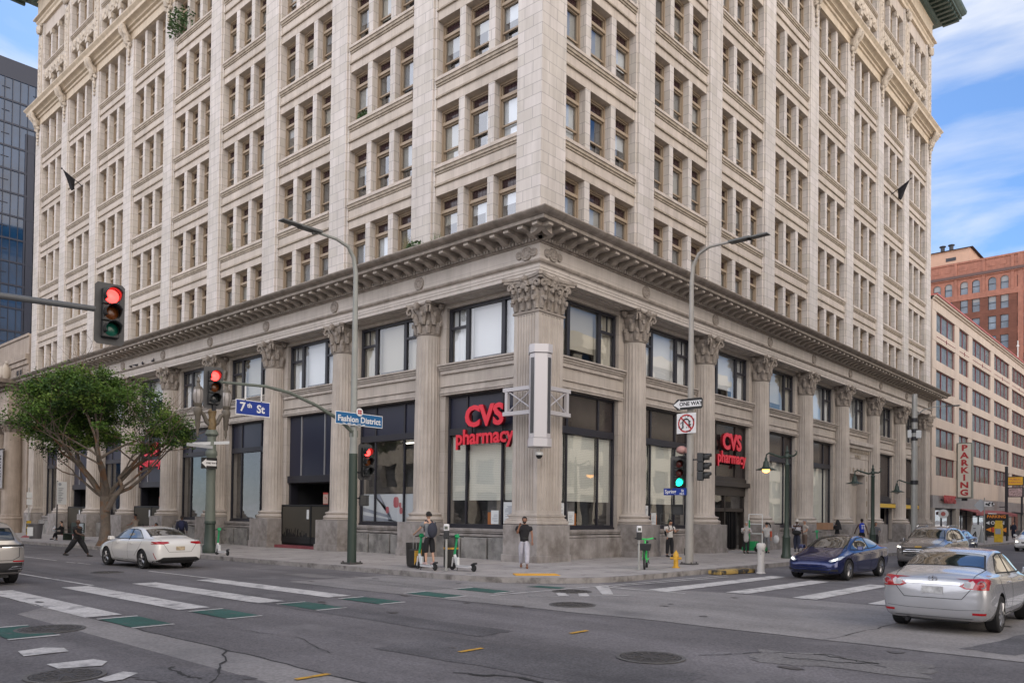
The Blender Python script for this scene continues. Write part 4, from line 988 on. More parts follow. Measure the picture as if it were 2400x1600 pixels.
# street level shops of the garage
m=MB()
m.box(-1.2,.06,y0-56,y1-56,2.95,4.1); m.build('marble_band',MARB,gar)
m=MB()
for a,b in ((55.75,56.6),(64.2,65.6),(70.4,71.2),(80.2,81.6),(90.0,91.5),(100.5,102),(110.5,112)): m.box(-1.2,.05,a-56,b-56,-.1,2.95)
m.box(-1.5,-1.2,y0-56,y1-56,-.1,3); m.build('shop_pier',SHOPW,gar)
for (a,b,kind) in ((56.6,64.2,0),(65.6,70.4,1),(71.2,80.2,2),(81.6,90,1),(91.5,100.5,2),(102,110.5,1)):
    m=MB(); m.box(-.4,-.3,a-56,b-56,-.1,.6); m.box(-.4,-.3,a-56,a-56+.15,.6,2.95); m.box(-.4,-.3,b-56-.15,b-56,.6,2.95); m.box(-.4,-.3,(a+b)/2-56-.08,(a+b)/2-56+.08,.6,2.95); m.box(-.4,-.3,a-56,b-56,2.75,2.95)
    o=m.build('shopfront',BLACKF,gar); m=MB(); m.box(-.37,-.36,a-56,b-56,.6,2.8); m.build('pane',GLS,o)
    m=MB(); m.box(-1.15,-.9,a-56+.4,b-56-.5,.3,2.4); m.build('shop_goods',mat('mixed_shop_goods',(.30,.24,.19),.7,noise=(5,.9)),o)
t=thing('shop_awning','faded red shop awning below the garage marble band','awning',(0,66,2.5))
m=MB(); m.prism([(0,.5),(1.5,.15),(1.5,-.15),(1.45,-.15),(1.45,.12),(0,.42)],0,20.5,'y'); m.build('canopy',mat('faded_red_awning',(.30,.09,.09),.8,noise=(1,.4)),t)
for k in range(6):
    m=MB(); m.tube([(1.45,.3+4*k,-.1),(0,.3+4*k,-.35)],.03,5); m.build('strut',STEEL,t)
m=MB(); m.box(1.5,1.52,5,9,-.12,.12); m.build('sign_patch',PAPER,t)
t=thing('shop_sign','blurred red block letters on the marble band near the garage corner','sign',(.06,60.6,3.75))
m=MB(); m.box(0,.12,-2.2,3.0,-.05,.05); m.build('rail',STEEL,t); M=face_matrix((.2,.4,.0),(0,1,0)); text('PARKING',1.0,'letters',mat('dull_red_letters',(.36,.06,.06),.5),t,M,.08,.03,.95)
t=thing('shop_sign','small round red and white sign on a bracket by the garage corner','sign',(.5,57.6,2.4))
m=MB(); m.lathe([(.0,-.05),(.42,-.05),(.42,.05),(0,.05)],n=24,cap=False,M=Matrix.Rotation(R(90),3,'X')); m.build('face',PAPER,t); m=MB(); m.lathe([(.0,-.06),(.2,-.06),(.2,.06),(0,.06)],n=20,cap=False,M=Matrix.Rotation(R(90),3,'X')); m.build('roundel',REDC,t); m=MB(); m.box(-.5,-.4,-.03,.03,-.03,.03); m.build('bracket',STEEL,t)
t=thing('parking_sign','tall vertical PARKING blade sign with red letters on the pink garage','sign',(0,64.9,0))
m=MB(); m.box(.05,1.35,-.35,.35,4.0,9.5); m.build('sign_box',mat('sign_box_green',(.17,.18,.15),.5),t,bevel=.03)
m=MB(); m.box(.13,1.27,-.38,-.35,4.12,9.38); m.build('sign_face',mat('ivory_sign_face',(.58,.54,.46),.5),t)
for i,ch in enumerate('PARKING'):
    M=face_matrix((.70,-.39,8.95-i*.735),(1,0,0)); text(ch,.80,'letter',mat('deep_red_letters',(.36,.02,.025),.5),t,M,.01,.03,1.25)
m=MB(); m.box(.4,.9,-.1,.1,3.75,4.0); m.box(-.1,.1,-.1,.1,5,5.1);m.box(-.1,.1,-.1,.1,9,9.1); m.build('bracket',STEEL,t)
t=thing('parking_sign','yellow and white double parking sign on a dark post box at the far right','sign',(1.6,84.5,0))
m=MB(); m.box(-1.0,-.7,-.1,.1,2.5,8.2); m.box(-.75,.9,-.12,.12,5.95,7.0); m.box(-.75,.9,-.12,.12,4.6,5.75); m.box(.6,.8,-.1,.1,2.5,4.7); m.box(-1.7,-.7,-.05,.05,3.4,3.5); m.box(-1.7,-.7,-.05,.05,6.4,6.5); m.build('frame',STEEL,t)
m=MB(); m.box(-.65,.8,-.15,-.12,6.03,6.92); m.build('yellow_face',mat('amber_sign_face',(.75,.42,.02),.5),t); M=face_matrix((.07,-.16,6.66),(1,0,0)); text('PUBLIC',.36,'letters',REDC,t,M,.006); M=face_matrix((.07,-.16,6.3),(1,0,0)); text('PARKING',.32,'letters',REDC,t,M,.006)
m=MB(); m.box(-.6,.75,-.15,-.12,4.7,5.65); m.build('white_face',mat('pinkish_sign_face',(.45,.33,.33),.6,noise=(6,.7)),t)
# ---------------- red brick building beyond ----------------
BRK=mat('dark_red_brick',(.17,.066,.045),.85,noise=(.6,.25),brick=(.5,.16,.012,.8,.2)); TERR=mat('orange_terracotta',(.34,.145,.10),.75,noise=(1.2,.25),streak=.15)
rb=thing('brick_building','red brick and terracotta tower with arched top windows beyond the garage','building',(0,125,0))
X0,X1=-33,9
colsx=[]
k=0
for base in [-30.2-.0+4.2*i for i in range(9)]: colsx+=[base+.2,base+1.95]
colsx=[x for x in colsx]
# shift so that pairs fall at -15.8,-14.. measured: pair starts at -17.2/-15.8 , -13.2/-11.6 , -9.1/-7.3
colsx=[]
for i in range(-4,6): a=-13.2+4.1*i; colsx+=[a,a+1.75]
ww=1.15
rowsz=[(39.5,41.75)]+[(36.35-3.25*i,38.55-3.25*i) for i in range(11)]
m=MB(); zs=[39.0]; 
def strip(z0,z1,mm,d=0):
    mm.box(X0,X1,-d,1.0,z0,z1)
lo=MB(); hi=MB()
lo.box(X0,X1,.36,.45,-.2,39.0)
for (z0,z1) in rowsz:
    mm=hi if z0>39 else lo
    prev=X0
    for x in colsx:
        mm.box(prev,x,0,.8,z0,z1); prev=x+ww
    mm.box(prev,X1,0,.8,z0,z1)
zz=sorted(rowsz)
lo.box(X0,X1,0,.8,-.2,zz[0][0])
for a,b in zip(zz[:-2],zz[1:-1]): lo.box(X0,X1,0,.8,a[1],b[0])
hi.box(X0,X1,-.1,.8,zz[-2][1],39.5); hi.box(X0,X1,0,.8,41.75,44.9); hi.box(X0,X1,-.15,.9,44.75,45.05)
hi.box(X0,X1,-.25,.1,42.15,42.35); hi.box(-4.9,-4.1,-.12,0,-.2,44.8); hi.box(-3.6,X1,-.06,.0,-.2,44.8)
lo.box(X0,X1,.8,28,-.2,43)
for x in colsx[::2]:
    hi.box(x-.85,x-.45,-.14,0,39.2,44.8)
    hi.box(x-.1,x+1.1,-.06,0,43.5,44.1); hi.box(x+1.7,x+2.6,-.06,0,43.5,44.1)
for x in colsx:   # arch tops
    P=[(x,41.76),(x,41.2)]+[(x+ww/2-ww/2*math.cos(PI*i/10),41.2+.5*math.sin(PI*i/10)) for i in range(11)]+[(x+ww,41.2),(x+ww,41.76)]
    n=11
    for i in range(10):
        a=PI*i/10;b=PI*(i+1)/10
        p=(x+ww/2-ww/2*math.cos(a),41.2+.5*math.sin(a)); q=(x+ww/2-ww/2*math.cos(b),41.2+.5*math.sin(b))
        hi.prism([p,q,(q[0],41.76),(p[0],41.76)],0.001,.3,'y')
lo.build('brick_wall',BRK,rb); hi.build('terracotta_wall',TERR,rb)
m=MB(); m.box(X0,X1,-.42,.0,42.35,42.65); m.box(X0,X1,-.3,0,42.65,42.8); m.build('cornice',mat('dark_cornice',(.12,.075,.07),.8),rb)
PANEB=mat('bluish_far_glass',(.16,.20,.25),.12,noise=(.3,.6)); 
fr_=MB(); 
wf=[]
for (z0,z1) in rowsz:
    for x in colsx:
        f=MB(); f.box(x,x+ww,.25,.3,z0,z1); o=f.build('window',PANEB,rb)
        if z0<33: pass
        f=MB(); zq=z0+(z1-z0)*.5
        f.box(x,x+ww,.18,.25,zq-.04,zq+.04); f.box(x,x+.07,.18,.25,z0,z1); f.box(x+ww-.07,x+ww,.18,.25,z0,z1)
        fo=f.build('sash',BLACKF,o)
        if rr.random()<.4:
            f=MB(); hgt=rr.uniform(.25,.6)*(z1-z0); f.box(x+.07,x+ww-.07,.235,.248,z1-hgt,z1-.02); f.build('blind',BM[1],o)
pen=thing('rooftop_house','peach rooftop house with dark tiled roof and two vents above the brick building','building',(-17,131,46.6))
m=MB(); m.box(-6,4,0,10,-4,2.6); m.build('wall',mat('peach_stucco',(.55,.36,.26),.8,noise=(1,.1)),pen)
m=MB(); m.add([(-6.5,-.5,2.55),(4.5,-.5,2.55),(4.5,10.5,2.55),(-6.5,10.5,2.55),(-1.5,5,3.8),(1.0,5,3.8)],[(0,1,5,4),(1,2,5),(2,3,4,5),(3,0,4),(0,3,2,1)]); m.build('roof',mat('dark_roof_tile',(.05,.045,.05),.8,noise=(6,.5)),pen)
m=MB(); m.box(.2,1.8,-.05,.05,.7,1.3); m.build('louvre',BLACKF,pen)
for x in (-.9,.5):
    m=MB(); m.lathe([(.35,2.8),(.35,4.1),(.55,4.15),(.55,4.3),(.1,4.45)],(x,2.4),12); m.build('roof_vent',STEEL,pen,smooth=True)
t=thing('roof_pole','slim white pole with a lamp on the garage roof','pole',(-.3,97.5,22.5)); MB().tube([(0,0,0),(0,0,2.9)],.06,6).build('pole',PAPER,t); MB().ball((0,0,2.2),.15,8,6).build('lamp',PAPER,t)
# ---------------- glass tower at the left ----------------
tw=thing('glass_tower','dark blue glass apartment tower behind the left end of the office block','building',(-95,0,0))
SLATE=mat('slate_blue_cladding',(.018,.024,.045),.5); TG=mat('blue_tower_glass',(.010,.045,.115),.05,spec=.6,noise=(.12,.5))
m=MB(); m.box(-35,-.2,-30,14.5,-1,58.9); m.box(-.2,.0,-30,14.5,56.7,58.9); m.box(-.2,0,9.6,14.5,-1,50.0); m.build('cladding',SLATE,tw)
g=MB(); mu_=MB(); g.box(-.2,-.1,-30,14.5,0,56.7)
g.build('curtain_glazing',TG,tw)
z=56.7; 
while z>2: mu_.box(-.1,.02,-30,14.5,z-.22,z); z-=2.93
y=-29.8
k=0
while y<14.5: mu_.box(-.1,.0,y,y+.07,0,56.7); y+=.88; k+=1
y=6.9-.88*4
while y<14.5: 
    z=56.7-1.5
    while z>2: mu_.box(-.1,-.01,y,y+.88,z-.04,z+.04); z-=2.93
    y+=.88*4
mu_.build('mullion_grid',SLATE,tw)
# ---------------- older stone building with portico, adjoining at the left ----------------
OLD=mat('buff_stone',(.36,.30,.25),.8,noise=(.9,.2),streak=.2); OLDD=mat('buff_stone_dark',(.20,.165,.14),.85,noise=(2,.3),streak=.25)
ob=thing('stone_building','older buff stone building with round portico columns and eagles at the left edge','building',(-59.3,0,0))
m=MB(); m.box(-40,-.1,0,20,-.6,17.4); m.box(-40,-.1,-.3,0,15.1,15.6); m.box(-40,-.1,-.15,0,14.7,15.1); m.box(-40,-.1,-.12,0,17.2,17.45)
m.build('wall',OLD,ob,bevel=.02)
m=MB(); m.box(-40,-.35,-1.45,0,10.4,12.2); m.box(-40,-.2,-1.55,0,9.6,10.4); m.build('portico_beam',OLD,ob)
m=MB(); m.box(-40,.05,-2.0,0,12.5,12.75); m.box(-40,.35,-2.35,0,12.75,13.1); m.box(-40,-.15,-1.7,0,12.2,12.5)
x=-38
while x<0: m.box(x,x+.22,-2.2,-1.5,12.45,12.75); x+=.5
m.build('portico_cornice',OLDD,ob)
for x in (-1.9,-5.2,-8.5,-11.8,-15.1,-18.4,-21.7):
    m=MB(); m.lathe([(.95,-.4),(.95,.85),(1.0,.86),(1.0,1.0),(.85,1.1),(.88,1.2),(.80,1.28),(.78,5),(.68,8.5),(.72,8.6)],(x,-.6),28); o=m.build('column',OLD,ob,smooth=True)
    m=MB(); m.lathe([(.7,8.6),(.75,9.0),(.95,9.4)],(x,-.6),20); m.box(x-.95,x+.95,-1.5,.3,9.4,9.6)
    for i in range(10): a=i*PI/5; m.tube([(x+.72*math.cos(a),-.6+.72*math.sin(a),8.65),(x+.85*math.cos(a),-.6+.85*math.sin(a),9.1),(x+1.0*math.cos(a),-.6+1.0*math.sin(a),9.15)],[.1,.12,.05],6)
    m.build('capital',OLDD,o,smooth=True)
for x in (-3.4,-7.0,-11):
    m=MB(); m.box(x,x+1.7,-.03,.02,12.9,14.4); o=m.build('window',DARK,ob); m=MB(); m.box(x+.8,x+.9,-.06,-.03,12.9,14.4); m.box(x,x+.08,-.06,-.03,12.9,14.4); m.box(x+1.62,x+1.7,-.06,-.03,12.9,14.4); m.build('mullion',OLD,o)
for i,x in enumerate((-1.9,-5.2)):
    t=thing('eagle_statue',('pale stone eagle statue on the portico cornice nearer the office block','pale stone eagle statue on the portico cornice at the left frame edge')[i],'statue',(-59.3+x,-1.3,13.1))
    m=MB(); m.box(-.4,.4,-.35,.35,0,.2); m.build('plinth',OLDD,t)
    m=MB(); m.tube([(0,0,.2),(0,0,.7),(.05,0,1.25),(.12,0,1.5),(.2,0,1.62)],[.22,.38,.33,.17,.14],10); m.ball((.24,0,1.68),.15,8,6); m.tube([(.34,0,1.68),(.5,0,1.6)],[.07,.02],6); m.tube([(-.05,0,.5),(-.35,0,.05)],[.2,.08],7)
    m.build('body',mat('pale_statue_stone',(.42,.37,.31),.8),t,smooth=True)
    for s_ in (-1,1):
        m=MB(); m.ball((-.08,.34*s_,.85),.3,9,7,(.9,.35,1.9)); m.build('wing',mat('pale_statue_stone'),t,smooth=True)
t=thing('banner','narrow vertical pale banner with small lettering on a portico column','banner',(-61.2,-1.5,0))
m=MB(); m.box(-.55,.55,-.05,0,3.6,7.0); m.build('cloth',mat('grey_banner',(.30,.29,.29),.8),t); m=MB(); [m.box(-.16,.16,-.06,-.05,4.3+.26*i,4.3+.26*i+.07+.09*((i*5)%3)/2) for i in range(9)]; m.build('lettering',BLACKF,t); m=MB(); m.box(-.85,.85,-.08,.05,7.0,7.08); m.build('rod',STEEL,t)
t=thing('hanging_sign','black sign reading Jewelry Center PARKING between the portico columns','sign',(-65.0,-1.6,0))
m=MB(); m.box(-2.2,1.6,-.06,.06,1.95,4.2); m.build('board',mat('black_sign_board',(.012,.012,.014),.5),t)
Mx=face_matrix((-.4,-.08,3.25),(.78,0,.62),(-.62,0,.78)); text('Jewelry Center',.55,'gold_lettering',mat('gold_lettering',(.55,.33,.04),.5),t,Mx,.006)
m=MB(); m.obox((.35,-.075,2.6),1.35,.006,.17,Matrix.Rotation(R(-42),3,'Y')); m.build('red_band',REDC,t); Mx=face_matrix((.35,-.09,2.6),(.74,0,.67),(-.67,0,.74)); text('PARKING',.28,'lettering',PAPER,t,Mx,.006)
# ---------------- buildings across the streets (behind and beside the camera) ----------------
def block(name,label,x0,x1,y0,y1,h,face,mt,cat='building',fl=3.8,bay=3.4):
    t=thing(name,label,cat,((x0+x1)/2,(y0+y1)/2,0)); cx,cy=(x0+x1)/2,(y0+y1)/2
    w=MB(); g=MB(); w.box(x0-cx+.4,x1-cx-.4,y0-cy+.4,y1-cy-.4,-.3,h-.5)
    for f in face:
        L_=(y1-y0) if f in 'WE' else (x1-x0); n=int(L_/bay); b=L_/n
        def q(s0,s1,d0,d1,z0,z1,mm):
            if f=='W': mm.box(x0-cx-d1,x0-cx-d0,y0-cy+s0,y0-cy+s1,z0,z1)
            elif f=='N': mm.box(x0-cx+s0,x0-cx+s1,y1-cy+d0,y1-cy+d1,z0,z1)
            elif f=='E': mm.box(x1-cx+d0,x1-cx+d1,y0-cy+s0,y0-cy+s1,z0,z1)
            elif f=='S': mm.box(x0-cx+s0,x0-cx+s1,y0-cy-d1,y0-cy-d0,z0,z1)
        for i in range(n+1): q(max(0,i*b-.5),min(L_,i*b+.5),-.4,.0,-.2,h,w)
        z=4.6
        q(0,L_,-.4,.02,3.9,4.6,w)
        while z<h-1: q(0,L_,-.4,-.03,z+2.3,z+fl,w); z+=fl
        q(0,L_,-.4,.6,h-.6,h,w)
        q(.2,L_-.2,-.41,-.38,0,h-1,g)
    w.build('wall',mt,t); g.build('glazing',mat('opposite_glass',(.09,.10,.12),.1,noise=(.3,.5)),t)
block('cream_building','cream stone office building across the side street behind the camera view',25.5,55,4,70,19,'WS',mat('cream_stone',(.62,.56,.47),.7,noise=(.5,.1)))
block('tan_building','tan brick building across the avenue from the portico',-62,-1.5,-58,-28,13.5,'NE',mat('tan_brick',(.55,.49,.42),.8,noise=(.5,.1)))
block('white_building','white terracotta building behind the camera',26,60,-62,-30,19,'WN',mat('white_stone_far',(.66,.63,.58),.7,noise=(.5,.1)))
block('beige_building','beige building further along the side street',25.5,55,74,150,13.5,'WS',mat('beige_stone',(.45,.40,.34),.7,noise=(.5,.1)))
# ---------------- street furniture ----------------
GRN=mat('grey_green_pole_paint',(.13,.15,.125),.55,noise=(2,.15)); GALV=mat('galvanised_steel',(.36,.36,.34),.45,metal=.3,noise=(3,.12)); SIGB=mat('signal_black',(.02,.021,.022),.45); DGRN=mat('dark_green_paint',(.028,.045,.034),.5)
BLUES=mat('street_sign_blue',(.008,.035,.24),.4); BLUE2=mat('district_sign_blue',(.01,.11,.28),.4); WS=mat('sign_white',(.68,.68,.68),.5); BLK=mat('sign_black',(.012,.012,.012),.5); SRED=mat('sign_ring_red',(.42,.015,.02),.5)
REDL=mat('red_lens_lit',(.8,.03,.03),.3,emit=((1,.035,.03),5)); GRNL=mat('green_lens_lit',(.02,.7,.45),.3,emit=((.01,.85,.5),3.2)); AMBL=mat('amber_lens_dark',(.16,.045,.008),.2,noise=(30,.3)); DKL=mat('dark_lens',(.03,.035,.038),.15); RDK=mat('red_lens_dark',(.11,.02,.018),.2); GDK=mat('green_lens_dark',(.008,.11,.075),.2)
def signal_head(parent,p,ang,lit,plate=True,h=1.08,plates=(.40,.66)):
    """three-light head centred at p (relative to parent), facing direction ang (radians from +X)"""
    Z=Matrix.Rotation(ang,3,'Z'); P=Vector(p)
    t=MB(); f=lambda x,y,z:tuple(P+Z@Vector((x,y,z)))
    t.T=f
    for k in (-1,0,1): t.box(-.12,.10,-.17,.17,k*.355-.172,k*.355+.172)
    o=t.build('signal_head',SIGB,parent,bevel=.02)
    if plate:
        m=MB(); m.T=f; m.prism([(-.30+.06,-.66),(.30-.06,-.66),(.30,-.60),(.30,.60),(.24,.66),(-.24,.66),(-.30,.60),(-.30,-.60)],-.05,-.035,'x'); m.build('backplate',mat('backplate_grey',(.045,.045,.047),.5),o)
    cols={'R':(REDL,AMBL,GDK),'r':(REDL,AMBL,DKL),'G':(RDK,RDK,GRNL),'B':(DKL,DKL,DKL)}[lit]
    for k,mm in zip((1,0,-1),cols):
        z=k*.355
        m=MB(); m.T=f; Mx=Matrix(((0,0,1),(0,1,0),(1,0,0)))
        m.lathe([(.145,.0),(.12,.03),(.07,.045),(.0,.05)],n=20,cap=False,M=Mx,o=(.10,0,z)); m.build('lens',mm,o,smooth=True)
        m=MB(); m.T=f; vs=[];n=18
        for i in range(n+1):
            a=R(-35)+R(250)*i/n; y,zz=.155*math.cos(a),.155*math.sin(a); L_=.30 if 20<math.degrees(a)<160 else .22
            vs+=[(.09,y,z+zz),(.09+L_,y*.98,z+zz*.96)]
        m.add(vs,[(2*i,2*i+1,2*i+3,2*i+2) for i in range(n)]); v=m.build('visor',SIGB,o,smooth=True,rec=False); q=v.modifiers.new('thick','SOLIDIFY'); q.thickness=.008
    return o
def ped_head(parent,p,ang):
    P=Vector(p); Z=Matrix.Rotation(ang,3,'Z'); m=MB(); m.T=lambda x,y,z:tuple(P+Z@Vector((x,y,z))); m.box(-.12,.12,-.22,.22,-.2,.2); m.box(.12,.2,-.22,-.19,-.2,.2); m.box(.12,.2,.19,.22,-.2,.2); m.box(.12,.22,-.22,.22,.17,.2); m.build('walk_signal',SIGB,parent,bevel=.03)
def board(name,label,loc,w,h,xdir,face,border=None,cat='sign',t=.012,group=None,poly=None):
    """flat sign centred at loc; xdir = reading direction"""
    o=thing(name,label,cat,loc,0,group); X=Vector(xdir).normalized(); nrm=X.cross(Vector((0,0,1)))
    def slab_(w,h,off,th,m_,nm,pp=None):
        P=pp or [(-w/2,-h/2),(w/2,-h/2),(w/2,h/2),(-w/2,h/2)]; mb=MB(); n=len(P); a=[tuple(X*u+Vector((0,0,v))+nrm*off) for u,v in P]; b=[tuple(X*u+Vector((0,0,v))+nrm*(off+th)) for u,v in P]
        mb.add(a+b,[list(range(n)),list(range(2*n-1,n-1,-1))]+[(i,(i+1)%n,(i+1)%n+n,i+n) for i in range(n)]); return mb.build(nm,m_,o)
    o['_']=0; del o['_']
    if border: slab_(w,h,-t,t,border,'border',poly); slab_(w-.05,h-.05,0,.003,face,'face',[(a*.94,b*.90) for a,b in poly] if poly else None)
    else: slab_(w,h,-t,t,face,'face',poly)
    return o,slab_,X,nrm
def put(o,X,nrm,s,size,dx,dz,m,bold=.008,sx=1,off=.005,name='lettering'): return text(s,size,name,m,o,face_matrix(X*dx+Vector((0,0,dz))+nrm*off,X),.002,bold,sx)
# left corner pole with cobra-head light and mast arm
lp=thing('traffic_light','green-grey signal pole with street light and mast arm over the left street','traffic light',(-3.81,-5.90,-.02))
m=MB(); m.tube([(0,0,0),(0,0,4.0)],[.17,.155],16); m.build('lower_pole',DGRN,lp,smooth=True)
m=MB(); m.tube([(0,0,4.0),(0,0,4.6),(0,-.02,10.6),(0,-.12,11.15),(0,-.38,11.5),(0,-.9,11.64),(0,-1.7,11.66)],[.145,.13,.085,.075,.065,.055,.05],14); m.build('upper_pole',mat('pale_grey_pole',(.27,.28,.26),.5,noise=(1.5,.15)),lp,smooth=True)
m=MB(); m.obox((0,-2.0,11.68),.17,.42,.04,None); m.obox((0,-2.75,11.70),.15,.42,.03,None,.9); m.box(-.04,.04,-1.9,-1.8,11.55,11.65); m.build('light_head',mat('lamp_head_grey',(.10,.105,.10),.5),lp,bevel=.01)
m=MB(); m.box(-.28,.28,-.28,.28,-.02,.04); 
for a in (-1,1):
    for b in (-1,1): m.lathe([(.03,.04),(.03,.09)],(a*.22,b*.22),8)
m.build('base_plate',IRON,lp)
m=MB(); m.tube([(0,.05,4.7),(0,-.6,5.16),(0,-1.6,5.58),(0,-2.7,5.90),(0,-3.6,6.0),(0,-5.4,5.92)],[.07,.065,.06,.055,.05,.04],10); m.build('mast_arm',GRN,lp,smooth=True)
m=MB(); m.obox((0,.0,4.72),.10,.12,.12); m.build('clamp',GRN,lp)
signal_head(lp,(0,-5.42,5.72),R(-12),'r'); 
m=MB(); m.box(-.05,.05,-5.45,-5.35,5.0,6.2); m.build('hanger',STEEL,lp)
signal_head(lp,(.06,.52,3.72),R(-5),'r'); m=MB(); m.tube([(.02,.45,4.2),(.02,.45,2.1)],.03,6); m.box(-.02,.03,.0,.5,3.3,3.36); m.box(-.02,.03,.0,.5,2.35,2.4); m.build('side_bracket',STEEL,lp)
ped_head(lp,(.0,.46,2.3),R(60))
o,sl_,X,n_=board('street_name_sign','blue sign reading 7th St hanging from the mast arm',(-3.80,-9.95,5.20),1.24,.50,(0,1,0),BLUES,WS,group='blue street name signs')
put(o,X,n_,'7',.40,-.38,-.0,WS,.01); put(o,X,n_,'th',.20,-.13,.07,WS,.006); put(o,X,n_,'St',.36,.27,-.02,WS,.01)
m=MB(); 
for y in (-.28,.3): m.box(-.03,.0,y-.02,y+.02,.22,.78)
m.build('hanger',WS,o)
o,sl_,X,n_=board('street_name_sign','blue Fashion District sign on the left signal pole',(-3.63,-5.78,5.22),2.12,.46,(0,1,0),BLUE2,WS,group='blue street name signs')
put(o,X,n_,'Fashion District',.30,.0,-.02,WS,.008); [sl_(.10+.05*(i%3),.022,.004,.002,WS,'small_print',[(-.75+.22*i,-.19),(-.75+.22*i+.12+.04*(i%2),-.19),(-.75+.22*i+.12+.04*(i%2),-.165),(-.75+.22*i,-.165)]) for i in range(5)]
m=MB(); m.T=lambda x,y,z:(.02+x,y,z); m.lathe([(.0,-.01),(.15,-.01),(.15,.012),(0,.012)],n=20,cap=False,M=Matrix(((0,0,1),(0,1,0),(1,0,0))),o=(0,-.02,.27)); m.build('city_seal',WS,o)
m=MB(); 
for a in range(4): m.box(.035,.04,-.02-.08+.09*(a%2),-.02-.01+.09*(a%2),.20+.08*(a//2),.265+.08*(a//2))
m.build('seal_shield',SRED,o); m=MB(); m.box(-.03,0,-.05,.05,-.3,.3); m.build('strap',GALV,o)
# signal on its long arm from the south-west corner
sp=thing('traffic_light','large red signal head on a long grey arm reaching in from the left edge','traffic light',(2.0,-24.0,-.02))
m=MB(); m.tube([(0,0,0),(0,0,5.9)],[.17,.13],14); m.build('pole',GRN,sp,smooth=True); m=MB(); m.tube([(0,0,5.62),(0,2,5.80),(0,4.5,5.98),(-.03,7.0,6.12)],[.10,.085,.07,.06],12); m.build('mast_arm',mat('dark_grey_arm',(.10,.105,.11),.5),sp,smooth=True)
m=MB(); m.tube([(0,0,5.9),(0,0,9)],[.12,.09],10); m.build('upper_pole',GRN,sp,smooth=True)
signal_head(sp,(.08,7.27,6.05),R(-6),'R')
# right corner pole
rp=thing('traffic_light','pale steel signal pole with street light at the kerb right of the corner','traffic light',(4.53,3.77,0))
m=MB(); m.tube([(0,0,0),(0,0,4),(0,0,10.9),(.06,0,11.5),(.3,0,11.95),(.75,0,12.12),(1.6,0,12.12)],[.165,.14,.085,.075,.065,.055,.05],14); m.build('pole',mat('pale_grey_steel',(.30,.285,.26),.5,noise=(1.2,.15),wear=(2.5,.62,.7,(.22,.21,.17))),rp,smooth=True)
m=MB(); m.obox((2.0,0,12.10),.42,.17,.04); m.obox((2.7,0,12.09),.42,.15,.03,None,.9); m.build('light_head',mat('lamp_head_grey'),rp,bevel=.01)
m=MB(); m.box(-.175,-.14,-.07,.03,.35,.62); m.build('hand_hole',BLK,rp); m=MB(); m.box(-.26,.26,-.26,.26,0,.05)
for a in (-1,1):
    for b in (-1,1): m.lathe([(.03,.05),(.03,.1)],(a*.2,b*.2),8)
m.build('base_plate',IRON,rp)
signal_head(rp,(-.48,-.05,3.52),R(-48),'G',plates=None); signal_head(rp,(.42,.08,3.75),R(20),'B',plate=False)
m=MB(); m.box(-.5,.0,-.03,.03,2.85,2.90); m.box(-.5,0,-.03,.03,4.15,4.2); m.box(0,.4,-.03,.03,4.0,4.05); m.build('side_bracket',STEEL,rp); ped_head(rp,(-.50,-.05,2.1),R(-60))
m=MB(); m.ball((-.36,0,4.42),.22,14,8,(1,1,.75)); m.box(-.14,-.0,-.1,.1,4.3,4.48); m.build('beacon',mat('faded_pink_plastic',(.40,.22,.20),.5),rp,smooth=True)
A=[(-.64,0),(-.30,.24),(-.30,.15),(.64,.15),(.64,-.15),(-.30,-.15),(-.30,-.24)]
o=thing('one_way_sign','black and white ONE WAY arrow sign high on the right signal pole','sign',(4.50,3.57,6.16))
m=MB(); m.prism([(-.66,-.17),(.66,-.19),(.66,.19),(-.66,.17)] if False else [(-.64,0),(-.42,-.21),(.60,-.21),(.66,-.15),(.66,.15),(.60,.21),(-.42,.21)],-.012,.0,'y'); m.build('plate',BLK,o)
m=MB(); m.prism([(-.60,0),(-.31,-.18),(-.31,-.115),(.61,-.115),(.61,.115),(-.31,.115),(-.31,.18)],-.016,-.012,'y'); m.build('arrow',WS,o)
text('ONE WAY',.20,'lettering',BLK,o,face_matrix((.16,-.018,0),(1,0,0)),.002,.006,1.05)
o=thing('no_turn_sign','white square sign with a graffitied red no-turn ring','sign',(4.47,3.57,5.42))
m=MB(); m.box(-.47,.47,-.015,0,-.44,.44); m.build('plate',WS,o,bevel=.01)
Mq=Matrix(((1,0,0),(0,0,-1),(0,1,0)))
m=MB(); m.lathe([(.40,.016),(.40,.020),(.335,.020),(.335,.016)],n=32,cap=False,M=Mq); m.obox((0,-.019,0),.36,.002,.035,Matrix.Rotation(R(45),3,'Y')); m.build('red_ring',SRED,o)
m=MB(); m.tube([(-.16,-.018,-.22),(-.16,-.018,.08),(-.10,-.018,.17),(.02,-.018,.2),(.12,-.018,.14),(.15,-.018,.02),(.15,-.018,-.05)],.032,5); m.add([(.04,-.02,-.04),(.26,-.02,-.04),(.15,-.02,-.2)],[(0,1,2)])
for i in range(26):
    a=rr.random()*6.3; q=.15+.28*rr.random(); m.obox((q*math.cos(a),-.021,q*math.sin(a)),.035*rr.random()+.01,.002,.02,Matrix.Rotation(rr.random()*3,3,'Y'))
m.build('black_marks',BLK,o)
o,sl_,X,n_=board('street_name_sign','small blue Spring St sign below the green signal',(3.98,3.60,2.80),1.0,.27,(1,0,0),BLUES,None,group='blue street name signs'); put(o,X,n_,'Spring',.20,-.20,.0,WS,.004); put(o,X,n_,'St',.14,.33,.03,WS,.004); put(o,X,n_,'700 S',.09,.30,-.09,WS,.002)
bpy.data.objects['no_turn_sign'].scale=(.88,1,.88)
